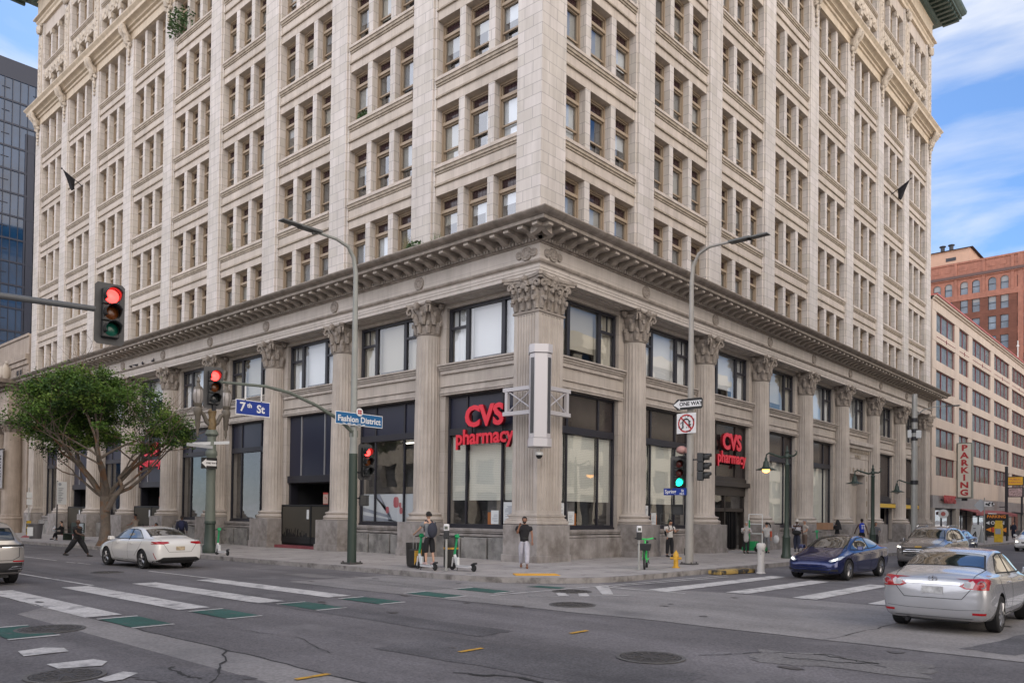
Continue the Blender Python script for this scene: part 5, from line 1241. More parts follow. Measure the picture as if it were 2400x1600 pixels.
# ornate double-globe lamp post
ol=thing('street_lamp','ornate bronze double globe lamp post behind the mast arm signal','lamp post',(-14.6,-5.80,gz(-14.6)))
BRZ=mat('aged_bronze',(.12,.105,.085),.6,noise=(5,.25)); GOLDB=mat('worn_gold_bronze',(.19,.13,.06),.55,noise=(6,.4)); FROST=mat('frosted_globe',(.30,.28,.27),.25)
m=MB(); m.lathe([(.32,0),(.32,.3),(.25,.4),(.22,1.3),(.26,1.35),(.24,1.45)],n=16); m.build('pedestal',DGRN,ol,smooth=True)
m=MB(); m.lathe([(.24,1.45),(.22,2.0),(.20,3.2),(.22,4.4),(.26,4.45),(.26,4.6),(.20,4.7),(.19,5.3),(.30,5.4),(.28,5.5),(.22,5.6)],n=20,fl=lambda a,z:1-.04*(math.sin(a*8)>0)); m.build('shaft',GRN,ol,smooth=True)
m=MB(); m.lathe([(.16,5.6),(.20,5.9),(.14,6.2),(.2,6.45),(.1,6.6),(.12,6.75),(.02,6.9)],n=12); m.build('finial',GOLDB,ol,smooth=True)
for s_ in (-1,1):
    m=MB(); m.tube([(0,0,5.75),(0,.25*s_,5.95),(0,.42*s_,6.3),(0,.68*s_,6.45)],[.09,.10,.09,.09],9); m.lathe([(.03,5.25),(.07,5.45),(.05,5.6),(.10,5.7),(.13,6.2),(.18,6.3),(.20,6.5),(.14,6.6),(.18,6.68),(.2,6.75)],(0,.68*s_),14); m.build('arm',BRZ,ol,smooth=True)
    m=MB(); m.lathe([(.16,6.75),(.235,6.95),(.25,7.15),(.21,7.38),(.12,7.48)],(0,.68*s_),18); g_=m.build('globe',FROST,ol,smooth=True)
    m=MB(); m.lathe([(.22,7.38),(.18,7.48),(.1,7.54),(.06,7.7),(.09,7.75),(.02,7.95)],(0,.68*s_),14)
    for i in range(8): a=i*PI/4; m.tube([(.17*math.cos(a),.68*s_+.17*math.sin(a),6.75),(.25*math.cos(a),.68*s_+.25*math.sin(a),7.0),(.255*math.cos(a),.68*s_+.255*math.sin(a),7.15),(.2*math.cos(a),.68*s_+.2*math.sin(a),7.4)],.012,4)
    m.build('cap',BRZ,g_,smooth=True)
o,sl_,X,n_=board('street_name_sign','pair of thin pale street name blades seen edge-on across the ornate lamp post',(-14.45,-5.9,4.9),1.6,.14,(.35,1,.10),mat('sign_back',(.42,.44,.46),.4,metal=.3),None); m=MB(); m.obox((.03,-.55,-.16),.02,.6,.07,Matrix.Rotation(R(-3),3,'X')); m.build('lower_blade',mat('sign_back'),o)
o=thing('one_way_sign','small black ONE WAY arrow sign lower on the ornate lamp post','sign',(-14.30,-6.05,3.98)); m=MB(); m.box(-.01,.0,-.38,.38,-.25,.25); m.build('plate',BLK,o)
m=MB(); m.T=lambda x,y,z:(y,x,z); m.prism([(-.36,0),(-.14,-.2),(-.14,-.12),(.34,-.12),(.34,.12),(-.14,.12),(-.14,.2)],.004,.008,'y'); m.build('arrow',WS,o); text('ONE WAY',.12,'lettering',BLK,o,face_matrix((.012,.1,0),(0,1,0)),.002,.003,.9)
# pendant lamps of the right pavement
def pendant(x,y,label,lit,h=4.55,arm=1.0,dirn=-1,post=True):
    t=thing('street_lamp',label,'lamp post',(x,y,0),0,'dark green pendant lamp posts along the right pavement')
    if post:
        m=MB(); m.lathe([(.24,0),(.24,.12),(.19,.2),(.17,.9),(.19,.95),(.14,1.05),(.13,1.3),(.10,1.4),(.095,4.2),(.12,4.25),(.07,4.35),(.06,h),(.12,h+.05),(.12,h+.15),(.07,h+.22),(.09,h+.32),(.04,h+.4),(.05,h+.5),(.0,h+.62)],n=14); m.build('post',DGRN,t,smooth=True)
        m=MB(); m.tube([(.1,0,h+.12),(.3,0,h+.10),(.42,0,h+.18),(.44,0,h+.3),(.36,0,h+.35)],[.05,.045,.04,.03,.02],7); m.build('scroll',DGRN,t,smooth=True)
    m=MB(); d=dirn; m.tube([(0,0,h+.1),(.25*d,0,h+.06),(.55*d,0,h+.16),(.85*d,0,h+.28),(.98*d,0,h+.22),(1.0*d,0,h+.02)],[.055,.05,.045,.04,.035,.03],8); m.build('arm',DGRN,t,smooth=True)
    m=MB(); X_=1.0*d; m.lathe([(.04,h+.1),(.07,h+.0),(.06,h-.05),(.12,h-.12),(.14,h-.3),(.18,h-.38),(.46,h-.48),(.47,h-.50),(.15,h-.47)],(X_,0),20,cap=False); m.build('shade',DGRN,t,smooth=True)
    m=MB(); m.lathe([(.17,h-.47),(.16,h-.56),(.08,h-.62),(0,h-.63)],(X_,0),16); m.build('bulb_glass',mat('warm_lamp_glass',(1,.6,.2),.3,emit=((1,.42,.08),5)) if lit else mat('lamp_glass_off',(.5,.48,.42),.3),t,smooth=True)
    return t
pendant(5.0,11.75,'pendant lamp post with a glowing warm lamp behind the blue car',True)
pendant(5.0,23.62,'unlit pendant lamp post beside the person in the blue jersey',False,4.35)
p3=thing('street_lamp','tall grey pole with boxes, antenna rings and two lamp arms near the garage','lamp post',(5.0,31.66,0))
m=MB(); m.tube([(0,0,0),(0,0,5),(0,0,9.9)],[.21,.19,.16],16); m.build('pole',GALV,p3,smooth=True)
for z,r_ in ((4.1,.25),(7.4,.2),(8.1,.21),(6.9,.2)): m=MB(); m.lathe([(r_,z),(r_,z+.25)],n=14); m.build('band',STEEL,p3,smooth=True)
for y_,z in ((-.22,7.1),(.0,7.05)): m=MB(); m.box(-.38 if y_ else .12,-.14 if y_ else .4,-.15,.1,z,z+.5); m.build('equipment_box',PAPER,p3,bevel=.03)
m=MB(); m.tube([(0,0,8.4),(.5,0,8.85),(1.2,0,9.0),(1.9,0,8.98)],[.04,.035,.03,.03],7); m.build('arm',GALV,p3,smooth=True); m=MB(); m.obox((2.2,0,8.97),.4,.13,.03); m.build('light_head',mat('lamp_head_grey'),p3)
pendant(5.0,31.5,'small pendant lamp on an arm of the tall grey pole',False,4.1,1.0,-1,False)
# parking meters, hydrant, bollards, bin, bench, bus stop
def meter(x,y,label,rz):
    t=thing('parking_meter',label,'parking meter',(x,y,0),rz,'parking meters at the kerb')
    m=MB(); m.tube([(0,0,0),(0,0,1.05)],.042,10); m.lathe([(.09,0),(.09,.02)],n=12); m.build('post',GALV,t,smooth=True)
    m=MB(); m.box(-.085,.085,-.07,.07,1.02,1.28); m.build('housing',SIGB,t,bevel=.02); m=MB(); m.box(-.085,.085,-.075,.06,1.28,1.50); m.build('head',WS,t,bevel=.03); m=MB(); m.box(-.055,.055,-.082,-.075,1.33,1.43); m.build('screen',mat('meter_screen',(.10,.11,.09),.2),t)
meter(1.14,-5.85,'white and black parking meter beside the two green scooters',R(35)); meter(4.95,-.40,'parking meter behind the green bicycle',R(40))
t=thing('fire_hydrant','yellow fire hydrant beside the right signal pole','hydrant',(5.25,1.55,0),R(25)); HY=mat('hydrant_yellow',(.60,.33,.025),.5,noise=(6,.2))
m=MB(); m.lathe([(.17,0),(.17,.05),(.11,.06),(.11,.12),(.10,.5),(.13,.52),(.13,.58),(.12,.62),(.10,.72),(.05,.78),(.03,.80),(.03,.85)],n=16); m.build('body',HY,t,smooth=True)
for d_ in ((1,0),(-1,0),(0,-1)):
    m=MB(); r_=.055 if d_[0] else .075; m.tube([(.08*d_[0],.08*d_[1],.46),(.2*d_[0],.2*d_[1],.46)],r_,10); m.tube([(.19*d_[0],.19*d_[1],.46),(.24*d_[0],.24*d_[1],.46)],r_*1.25,8); m.build('outlet',HY,t,smooth=True)
bpy.data.objects['fire_hydrant'].scale=(.8,.8,.74)
t=thing('bollard','scuffed white plastic bollard at the kerb beside the blue car','bollard',(7.6,3.4,-.15)); m=MB(); m.lathe([(.16,0),(.16,.03),(.13,.05),(.12,.5),(.13,.85),(.15,.88),(.16,1.02),(.13,1.08)],n=16); m.build('body',mat('scuffed_white_plastic',(.50,.48,.46),.6,wear=(7,.6,.7,(.15,.14,.14))),t,smooth=True)
t=thing('kerb_drain_block','yellow and black painted concrete block in the gutter','kerb block',(6.9,2.6,-.15),R(83)); m=MB(); m.box(-1.1,1.1,-.25,.25,0,.14); m.build('block',mat('scraped_yellow_concrete',(.40,.27,.08),.8,wear=(2.5,.48,.6,(.03,.03,.03))),t,bevel=.03)
for i,(x,y) in enumerate(((.05,-4.6),(-.95,-5.3))):
    t=thing('street_bin',('dark round bollard bin with yellow bands behind the scooter rider','dark ribbed planter bin with yellow edge left of the scooter rider')[i],'bin',(x,y,0))
    m=MB(); m.lathe([(.24,0),(.25,.1),(.25,.75),(.23,.95),(.12,1.08)] if i==0 else [(.30,0),(.33,.1),(.36,.78),(.36,.82)],n=20,fl=lambda a,z:1+.02*math.sin(a*16)); m.build('body',mat('dark_ribbed_metal',(.035,.033,.03),.5,metal=.3),t,smooth=True)
    m=MB(); m.lathe([(.262,.62),(.262,.68),(.25,.68)],n=20,cap=False) if i==0 else m.box(.30,.345,-.12,-.06,.1,.8); m.build('yellow_band',YEL,t)
t=thing('litter_bin','slatted metal litter bin with posters on the left pavement','bin',(-41.1,-4.8,gz(-41)),R(30)); m=MB(); m.lathe([(.36,0),(.46,.95),(.5,.97),(.5,1.05),(.42,1.05)],n=20,fl=lambda a,z:1+.03*(math.sin(a*20)>0)); m.build('basket',mat('bin_grey_metal',(.17,.17,.18),.4,metal=.5),t,smooth=True); m=MB(); m.box(-.2,.25,-.5,-.46,.2,.8); m.build('poster',PAPER,t)
t=thing('park_bench','dark green pavement bench with an advertising back panel','bench',(-35.6,-4.3,gz(-35)),0); 
m=MB()
for k in range(4): m.box(-1.1,1.1,-.25+k*.13,-.15+k*.13,.43,.46)
m.build('seat',DGRN,t); m=MB(); m.box(-1.1,1.1,.26,.30,.5,1.15); m.build('backrest',DGRN,t); m=MB(); m.box(-.1,1.0,.23,.26,.55,1.1); m.build('advert_panel',mat('bench_advert',(.40,.44,.46),.5),t)
for x in (-1.08,1.04):
    m=MB(); m.box(x,x+.06,-.25,.3,0,.43); m.box(x,x+.06,-.25,-.2,.43,.68); m.box(x,x+.06,-.25,.3,.65,.70); m.build('end_frame',DGRN,t)
t=thing('bus_stop_sign','slim bus stop post with a white route sign','bus stop',(-37.69,-4.6,gz(-37))); m=MB(); m.tube([(0,0,0),(0,0,3.9)],.045,8); m.build('post',STEEL,t,smooth=True); m=MB(); m.box(0.02,.05,-.05,1.0,2.35,3.85); m.v=[(x*1.0,y*.55,z) for x,y,z in m.v]; m.T=None; m.build('route_sign',PAPER,t)
m=MB(); m.T=lambda x,y,z:(.055+x*.001,y,z); m.lathe([(.0,0),(.10,0),(.10,.005),(0,.005)],n=14,cap=False,M=Matrix(((0,0,1),(0,1,0),(1,0,0))),o=(0,.13,3.68)); 
for i in range(9): m.box(0,.004,.05,.22+.2*((i*7)%3)/3,2.5+.11*i,2.55+.11*i)
m.build('route_print',GREYP,t)
t=thing('parking_sign_post','short sign post with small white signs and a striped yellow marker at far left','sign',(-44.6,-4.2,gz(-44))); m=MB(); m.tube([(0,0,0),(0,0,3.6)],.04,8); m.build('post',GALV,t); 
for z in (2.35,2.85): m=MB(); m.box(.04,.06,-.16,.2,z,z+.42); m.build('sign_plate',PAPER,t)
m=MB(); m.box(.05,.08,-.15,.15,.2,1.2); m.build('striped_marker',mat('hazard_yellow',(.5,.33,.03),.6,wear=(6,.5,.52,(.01,.01,.01))),t); m=MB(); m.ball((.1,0,0),.5,12,6,(.8,1,.35)); m.build('red_base',STEP,t,smooth=True)
# things at the far right pavement
t=thing('sandwich_board','white sandwich board with a black drawing on the far right pavement','sign',(4.5,51.5,0),R(-30)); 
for s_ in (-1,1): m=MB(); m.obox((0,.22*s_,.75),.42,.02,.75,Matrix.Rotation(R(14*s_),3,'X')); m.build('panel',PAPER,t)
m=MB(); m.tube([(-.3,-.43,.3),(-.05,-.36,.6),(.1,-.30,.9),(.2,-.36,.5),(.3,-.43,.25)],.05,5); m.box(-.15,.05,-.25,-.22,1.15,1.2); m.build('drawing',BLK,t)
t=thing('parking_board','black parking price board reading OPEN with orange arrows','sign',(4.2,60.6,.0)); m=MB(); m.box(-.95,.95,-.06,.06,.45,2.45); m.box(-.9,-.8,-.3,.3,0,.5); m.box(.8,.9,-.3,.3,0,.5); m.build('board',BLK,t); OR=mat('orange_letters',(.75,.25,.02),.5)
text('PARKING',.36,'lettering',OR,t,face_matrix((0,-.07,2.2),(1,0,0)),.004,.01); text('OPEN',.42,'lettering',WS,t,face_matrix((.1,-.07,1.62),(1,0,0)),.004,.01); text('$15',.5,'lettering',mat('lettering_red',(.6,.03,.03),.5),t,face_matrix((0,-.09,1.0),(1,0,0)),.004,.012)
m=MB(); m.add([(-.85,-.07,1.0),(-.4,-.07,.78),(-.4,-.07,1.22)],[(0,1,2)]); m.add([(.35,-.07,1.0),(.8,-.07,.78),(.8,-.07,1.22)],[(0,1,2)]); m.box(-.3,.3,-.08,-.07,.75,1.25); m.build('arrow',OR,t,rec=False)
m=MB(); m.add([(-.85,-.07,1.62),(-.55,-.07,1.45),(-.55,-.07,1.8)],[(0,1,2)]); m.build('white_arrow',WS,t,rec=False)
t=thing('newspaper_box','tall yellow newspaper box beside the parking board','newspaper box',(5.5,54.5,0)); m=MB(); m.box(-.3,.3,-.25,.25,0,1.3); m.obox((0,.05,1.55),.3,.2,.3,None,.8); m.build('cabinet',mat('newsbox_yellow',(.62,.40,.02),.5,noise=(4,.2)),t,bevel=.03); m=MB(); m.box(-.2,.2,-.27,-.25,.7,1.15); m.build('window',GREYP,t)
t=thing('sign_post','thin grey sign post with diamond back and graffitied arrow sign at the far right','sign',(6.0,46.6,0)); m=MB(); m.tube([(0,0,0),(0,0,3.6)],.045,8); m.build('post',GALV,t); m=MB(); m.obox((-.25,.05,3.0),.36,.01,.36,Matrix.Rotation(R(45),3,'Y')); m.build('diamond_plate',mat('sign_back'),t); m=MB(); m.prism([(0,-.18),(.5,-.18),(.72,0),(.5,.18),(0,.18)],-.06,-.05,'y'); m.v=[(x,y,z+3.1) for x,y,z in m.v]; m.build('arrow_plate',WS,t); 
m=MB(); 
for i in range(14): m.obox((.1+.5*rr.random(),-.07,3.1+.2*(rr.random()-.5)),.06,.003,.03,Matrix.Rotation(rr.random()*3,3,'Y'))
m.build('graffiti',BLK,t)
# hand truck with green crates by the pharmacy door
t=thing('delivery_cart','green and white delivery trolley standing by the pharmacy door','trolley',(1.65,15.75,0),R(10)); GC=mat('crate_green',(.01,.25,.08),.5)
m=MB(); 
for x in (-.35,.35): m.tube([(x,0,.15),(x,0,2.0)],.03,6)
for z in (.5,1.0,1.5,2.0): m.tube([(-.35,0,z),(.35,0,z)],.022,6)
m.build('frame',PAPER,t); m=MB(); m.box(-.6,.6,-.4,.4,.12,.3); m.box(-.5,.1,-.35,.3,.3,.6); m.box(-.35,-.28,-.05,.02,.6,1.7); m.build('green_deck',GC,t,bevel=.02)
for x in (-.5,.5):
    for y in (-.3,.3): m=MB(); m.tube([(x-.03,y,.08),(x+.03,y,.08)],.08,10); m.build('wheel',BLK,t)
# ---------------- scooters and bicycle ----------------
LIME=mat('lime_green',(.03,.62,.12),.35); DLIME=mat('deep_green',(.02,.30,.12),.4); SWH=mat('scooter_white',(.55,.55,.56),.4); TYRE=mat('tyre_rubber',(.014,.014,.015),.8); HUB=mat('hub_grey',(.25,.25,.26),.4,metal=.6)
def wheel(parent,x,z,r,tw,rimc=HUB,spokes=0):
    m=MB(); M=Matrix(((1,0,0),(0,0,1),(0,-1,0)))
    pr=[(r-.6*tw*1.0,-tw/2),(r-.2*tw,-tw/2),(r,-tw/4),(r,tw/4),(r-.2*tw,tw/2),(r-.6*tw,tw/2)]
    m.lathe(pr,n=28,cap=False,M=M,o=(x,0,z)); m.lathe([pr[0],pr[-1]],n=28,cap=False,M=M,o=(x,0,z)); o=m.build('tyre',TYRE,parent,smooth=True)
    m=MB()
    if spokes:
        for i in range(spokes): a=2*PI*i/spokes; m.tube([(x,0,z),(x+(r-.5*tw)*math.cos(a),0,z+(r-.5*tw)*math.sin(a))],.006,4)
        m.lathe([(.04,-.04),(.04,.04)],n=10,M=M,o=(x,0,z)); m.lathe([(r-.9*tw,-.012),(r-.5*tw,-.012),(r-.5*tw,.012),(r-.9*tw,.012),(r-.9*tw,-.012)],n=28,cap=False,M=M,o=(x,0,z))
    else: m.lathe([(r-.6*tw,-tw*.35),(r-.6*tw,tw*.35)],n=20,M=M,o=(x,0,z)); m.lathe([(.03,-tw*.6),(.03,tw*.6)],n=8,M=M,o=(x,0,z))
    m.build('wheel_hub',rimc if not spokes else HUB,o)
    return o
def scooter(x,y,rz,label,deck=1.0):
    t=thing('electric_scooter',label,'scooter',(x,y,gz(x)),rz,'green and white rental scooters')
    wheel(t,.0,.125,.125,.06,SIGB); wheel(t,-1.02,.11,.11,.06,SIGB)
    m=MB(); m.tube([(-.22,0,.2),(-.32,0,.13),(-.95,0,.13)],[.05,.045,.045],8); m.box(-.88,-.26,-.085,.085,.10,.155); m.tube([(-.24,0,.17),(-.10,0,.50)],[.055,.05],8); m.tube([(-.02,.04,.12),(-.07,.035,.42)],[.022,.03],7); m.tube([(-.02,-.04,.12),(-.07,-.035,.42)],[.022,.03],7); m.build('frame',SWH,t,smooth=True)
    m=MB(); m.box(-.86,-.28,-.075,.075,.155,.162); m.build('deck_mat',SIGB,t)
    m=MB(); m.box(-.30,-.18,-.05,.05,.17,.42); m.build('battery',PAPER,t,bevel=.02)
    m=MB(); m.tube([(-.09,0,.46),(-.20,0,1.03)],[.042,.036],9); m.obox((-.2,0,1.10),.05,.06,.06,Matrix.Rotation(R(20),3,'Y')); m.build('stem',DLIME,t,smooth=True)
    m=MB(); m.tube([(-.2,-.08,1.1),(-.21,.08,1.1)],.024,7); m.build('handlebar',LIME,t); m=MB(); 
    for s_ in (-1,1): m.tube([(-.2,.08*s_,1.1),(-.24,.26*s_,1.08)],.02,7)
    m.tube([(-.3,.03,.12),(-.36,.12,.0)],.012,5); m.tube([(-1.15,0,.26),(-1.02,0,.25),(-.9,0,.2)],[.03,.04,.03],6); m.build('grips_and_stand',SIGB,t,smooth=True)
    return t
sc2=scooter(-.02,-6.05,R(172),'white and green scooter ridden by the person with a backpack')
scooter(1.05,-5.48,R(178),'parked white and green scooter right of the parking meter')
scooter(-12.9,-6.35,R(178),'parked green scooter behind the white sedan on the left pavement')
t=scooter(2.9,21.0,R(95),'green scooter standing behind the person in the white cap')
b=thing('electric_bicycle','lime green rental bicycle seen from the front parked at the corner','bicycle',(4.75,.35,0),R(-62),)
wheel(b,.55,.33,.33,.055,HUB,18); wheel(b,-.55,.33,.33,.055,HUB,18)
m=MB(); m.tube([(.44,0,.80),(.30,0,.40),(.0,0,.27),(-.12,0,.33)],[.05,.06,.065,.05],8); m.tube([(-.12,0,.33),(-.22,0,.75)],[.035,.03],7); m.tube([(.45,0,.78),(.40,0,1.02)],[.035,.03],7); m.tube([(-.05,.05,.3),(-.55,.06,.33)],.02,6); m.tube([(-.05,-.05,.3),(-.55,-.06,.33)],.02,6)
for s_ in (-1,1): m.tube([(.55,.05*s_,.33),(.50,.055*s_,.55),(.45,.03*s_,.74)],[.018,.022,.025],6)
m.build('frame',LIME,b,smooth=True)
m=MB(); m.tube([(.38,-.28,1.08),(.42,-.12,1.04),(.42,.12,1.04),(.38,.28,1.08)],.025,7); m.build('handlebar',LIME,b,smooth=True)
m=MB(); 
for s_ in (-1,1): m.tube([(.38,.26*s_,1.08),(.30,.36*s_,1.06)],.024,6)
m.tube([(-.22,0,.75),(-.24,0,.88)],.02,6); m.tube([(.0,.09,.27),(.13,.13,.2)],.012,5); m.tube([(.0,-.09,.27),(-.13,-.13,.34)],.012,5); m.build('grips',SIGB,b)
m=MB(); m.ball((-.24,0,.92),.12,10,6,(1.1,.7,.35)); m.build('saddle',SIGB,b,smooth=True)
m=MB(); m.obox((.62,0,.78),.15,.2,.12,None,1.15); m.build('basket',SIGB,b,bevel=.02)
m=MB(); m.tube([(-.9,0,.45),(-.75,0,.66),(-.55,0,.70),(-.3,0,.6)],.03,6); m.tube([(.86,0,.42),(.75,0,.62),(.55,0,.69),(.4,0,.62)],.03,6); m.build('mudguard',SIGB,b,smooth=True)
# ---------------- vehicles ----------------
def paint(n,c,metal=.5,rough=.28): return mat(n,c,rough,metal=metal,coat=1.0,spec=.5)
CGL=mat('car_glass',(.012,.016,.018),.03,spec=1.0,coat=1.0); CBLK=mat('car_black_plastic',(.014,.014,.015),.6); CHR=mat('chrome',(.7,.7,.72),.12,metal=1.0); ALLOY=mat('alloy_wheel',(.34,.34,.35),.3,metal=.8)
TAILR=mat('tail_light_red',(.30,.006,.012),.12,coat=1,emit=((.9,.02,.02),.02)); TAILW=mat('tail_light_clear',(.5,.42,.42),.15,coat=1); HEADL=mat('headlight_glass',(.42,.44,.46),.08,coat=1); HLON=mat('headlight_lit',(1,.95,.85),.2,emit=((1,.93,.75),6)); AMB=mat('marker_amber',(.6,.2,.02),.2)
PLATE=mat('licence_plate',(.5,.5,.5),.5,noise=(9,.5)); PLATEY=mat('temporary_plate',(.45,.36,.24),.6,noise=(9,.5)); SEAM=mat('panel_gap',(.006,.006,.006),.9)
def loft_body(st,paintm,parent,wheels,r,track,name='body'):
    mb=MB(); rings=[]
    for (x,w,zb,zbelt,ztop,wt) in st:
        zm=zb+(zbelt-zb)*.55
        P=[(0,zb),(w*.80,zb),(w*.95,zb+.05),(w,zm-.06),(w*.995,zm+.10),(w*.965,zbelt),(wt+(w*.94-wt)*.86,zbelt+.02 if ztop>zbelt+.06 else zbelt+.012),(wt+(w*.94-wt)*.12 ,ztop-.045 if ztop>zbelt+.2 else (ztop+zbelt)/2+.01),(wt*.93,ztop-.008),(wt*.5,ztop+.012),(0,ztop+.02)]
        full=[(x,y,z) for y,z in P]+[(x,-y,z) for y,z in P[-2:0:-1]]; rings.append(full)
    n=len(rings[0]); vs=[p for r_ in rings for p in r_]; m=len(rings)
    fs=[(j*n+i,j*n+(i+1)%n,(j+1)*n+(i+1)%n,(j+1)*n+i) for j in range(m-1) for i in range(n)]
    fs+=[list(range(n))[::-1],[(m-1)*n+i for i in range(n)]]
    mb.add(vs,fs); o=mb.build(name,[paintm,CBLK],None,smooth='all'); s=o.modifiers.new('sub','SUBSURF'); s.levels=2; s.render_levels=2
    cut=MB(); 
    for x in wheels:
        for sg in (-1,1): cut.lathe([(r+.055,0),(r+.055,.42)],n=32,M=Matrix(((1,0,0),(0,0,1),(0,1,0))),o=(x,sg*track+(-.16 if sg>0 else -.26),r))
    c=cut.build('cutter',CBLK); b=o.modifiers.new('b','BOOLEAN'); b.object=c; b.operation='DIFFERENCE'; b.solver='EXACT'; b.material_mode='TRANSFER'; b.use_self=True
    dg=bpy.context.evaluated_depsgraph_get(); dg.update(); full=o.evaluated_get(dg); me=bpy.data.meshes.new_from_object(full)
    b.show_viewport=False; dg.update(); me0=bpy.data.meshes.new_from_object(o.evaluated_get(dg)); bm=bmesh.new(); bm.from_mesh(me0); bvh=BVHTree.FromBMesh(bm); bm.free()
    o.modifiers.clear(); o.data=me; me.set_sharp_from_angle(angle=R(40)); o.parent=parent; bpy.data.objects.remove(c)
    return o,bvh
def patch(bvh,poly,view,m,name,parent,off=.004,res=.05):
    """lay a thin panel on the body; view: 'l','r' side (x,z); 'f','b' front/rear (y,z); 't' top (x,y)"""
    bm=bmesh.new(); f={'l':lambda p:(p[0],3,p[1]),'r':lambda p:(p[0],-3,p[1]),'f':lambda p:(4,p[0],p[1]),'b':lambda p:(-4,p[0],p[1]),'t':lambda p:(p[0],p[1],3)}[view]
    d={'l':(0,-1,0),'r':(0,1,0),'f':(-1,0,0),'b':(1,0,0),'t':(0,0,-1)}[view]; ax={'l':(0,2),'r':(0,2),'f':(1,2),'b':(1,2),'t':(0,1)}[view]
    bm.faces.new([bm.verts.new(f(p)) for p in poly])
    for k,a in enumerate(ax):
        lo=min(p[k] for p in poly); hi=max(p[k] for p in poly); n=max(1,int((hi-lo)/res))
        for i in range(1,n):
            nn=[0,0,0]; nn[a]=1; co=[0,0,0]; co[a]=lo+(hi-lo)*i/n
            bmesh.ops.bisect_plane(bm,geom=bm.verts[:]+bm.edges[:]+bm.faces[:],plane_co=co,plane_no=nn)
    bad=[]
    for v in bm.verts:
        h=bvh.ray_cast(v.co,Vector(d))
        if h[0] is None: bad.append(v); continue
        nrm=h[1] if h[1].dot(Vector(d))<0 else -h[1]; v.co=h[0]+nrm*off
    bmesh.ops.delete(bm,geom=bad,context='VERTS'); bmesh.ops.recalc_face_normals(bm,faces=bm.faces)
    for fc in bm.faces:
        fc.smooth=True
        if fc.normal.dot(Vector(d))>0: fc.normal_flip()
    me=bpy.data.meshes.new(name); bm.to_mesh(me); bm.free(); me.materials.append(m); o=bpy.data.objects.new(name,me); COL.objects.link(o); o.parent=parent; return o
def line(bvh,pts,view,parent,w=.011,m=None,name='panel_gap'):
    for a,b in zip(pts[:-1],pts[1:]):
        d=Vector((b[0]-a[0],b[1]-a[1])).normalized(); nx,ny=-d.y*w/2,d.x*w/2
        yield [(a[0]-nx,a[1]-ny),(b[0]-nx,b[1]-ny),(b[0]+nx,b[1]+ny),(a[0]+nx,a[1]+ny)]
def lines(bvh,pts,view,parent,w=.011,m=None,name='panel_gap'):
    obs=[patch(bvh,q,view,m or SEAM,name,parent,.003,.06) for q in line(bvh,pts,view,parent,w)]
    base=obs[0]; bm=bmesh.new()
    for o in obs: bm.from_mesh(o.data)
    bm.to_mesh(base.data); bm.free()
    for o in obs[1:]: bpy.data.objects.remove(o)
    return base
def mir(P): return [(-a,b) for a,b in P][::-1]
def car_wheel(parent,x,y,r,kind):
    side=1 if y>0 else -1; m=MB(); M=Matrix(((1,0,0),(0,0,1),(0,-1,0)))
    m.lathe([(r*.66,-.105),(r*.93,-.11),(r,-.085),(r,.085),(r*.93,.11),(r*.66,.105)],n=36,cap=False,M=M,o=(x,y,r)); t=m.build('wheel',TYRE,parent,smooth=True)
    m=MB(); yf=y+side*.085
    m.lathe([(r*.60,-.09),(r*.67,-.10),(r*.67,.10),(r*.60,.09)],n=36,cap=False,M=M,o=(x,y,r)); 
    n={'five':5,'multi':9,'hub':7}[kind]
    for i in range(n):
        a=2*PI*i/n
        for da in ((-.10,.10) if kind!='hub' else (0,)):
            a0=a+da*.6; a1=a+da
            m.tube([(x+.05*math.cos(a0),yf-side*.01,r+.05*math.sin(a0)),(x+r*.40*math.cos(a1),yf,r+r*.40*math.sin(a1)),(x+r*.63*math.cos(a1),yf-side*.02,r+r*.63*math.sin(a1))],[.028,.022,.026] if kind!='hub' else [.05,.045,.06],5)
    m.lathe([(.06,yf-y-.02),(.055,yf-y+.012)],n=14,M=Matrix(((1,0,0),(0,0,1),(0,1,0))),o=(x,y,r)); m.build('rim',ALLOY,t,smooth=True)
    m=MB(); m.lathe([(r*.6,-.03),(r*.6,.0)],n=24,M=M,o=(x,y,r)); m.build('brake_disc',mat('brake_dark',(.03,.03,.032),.5,metal=.5),t)
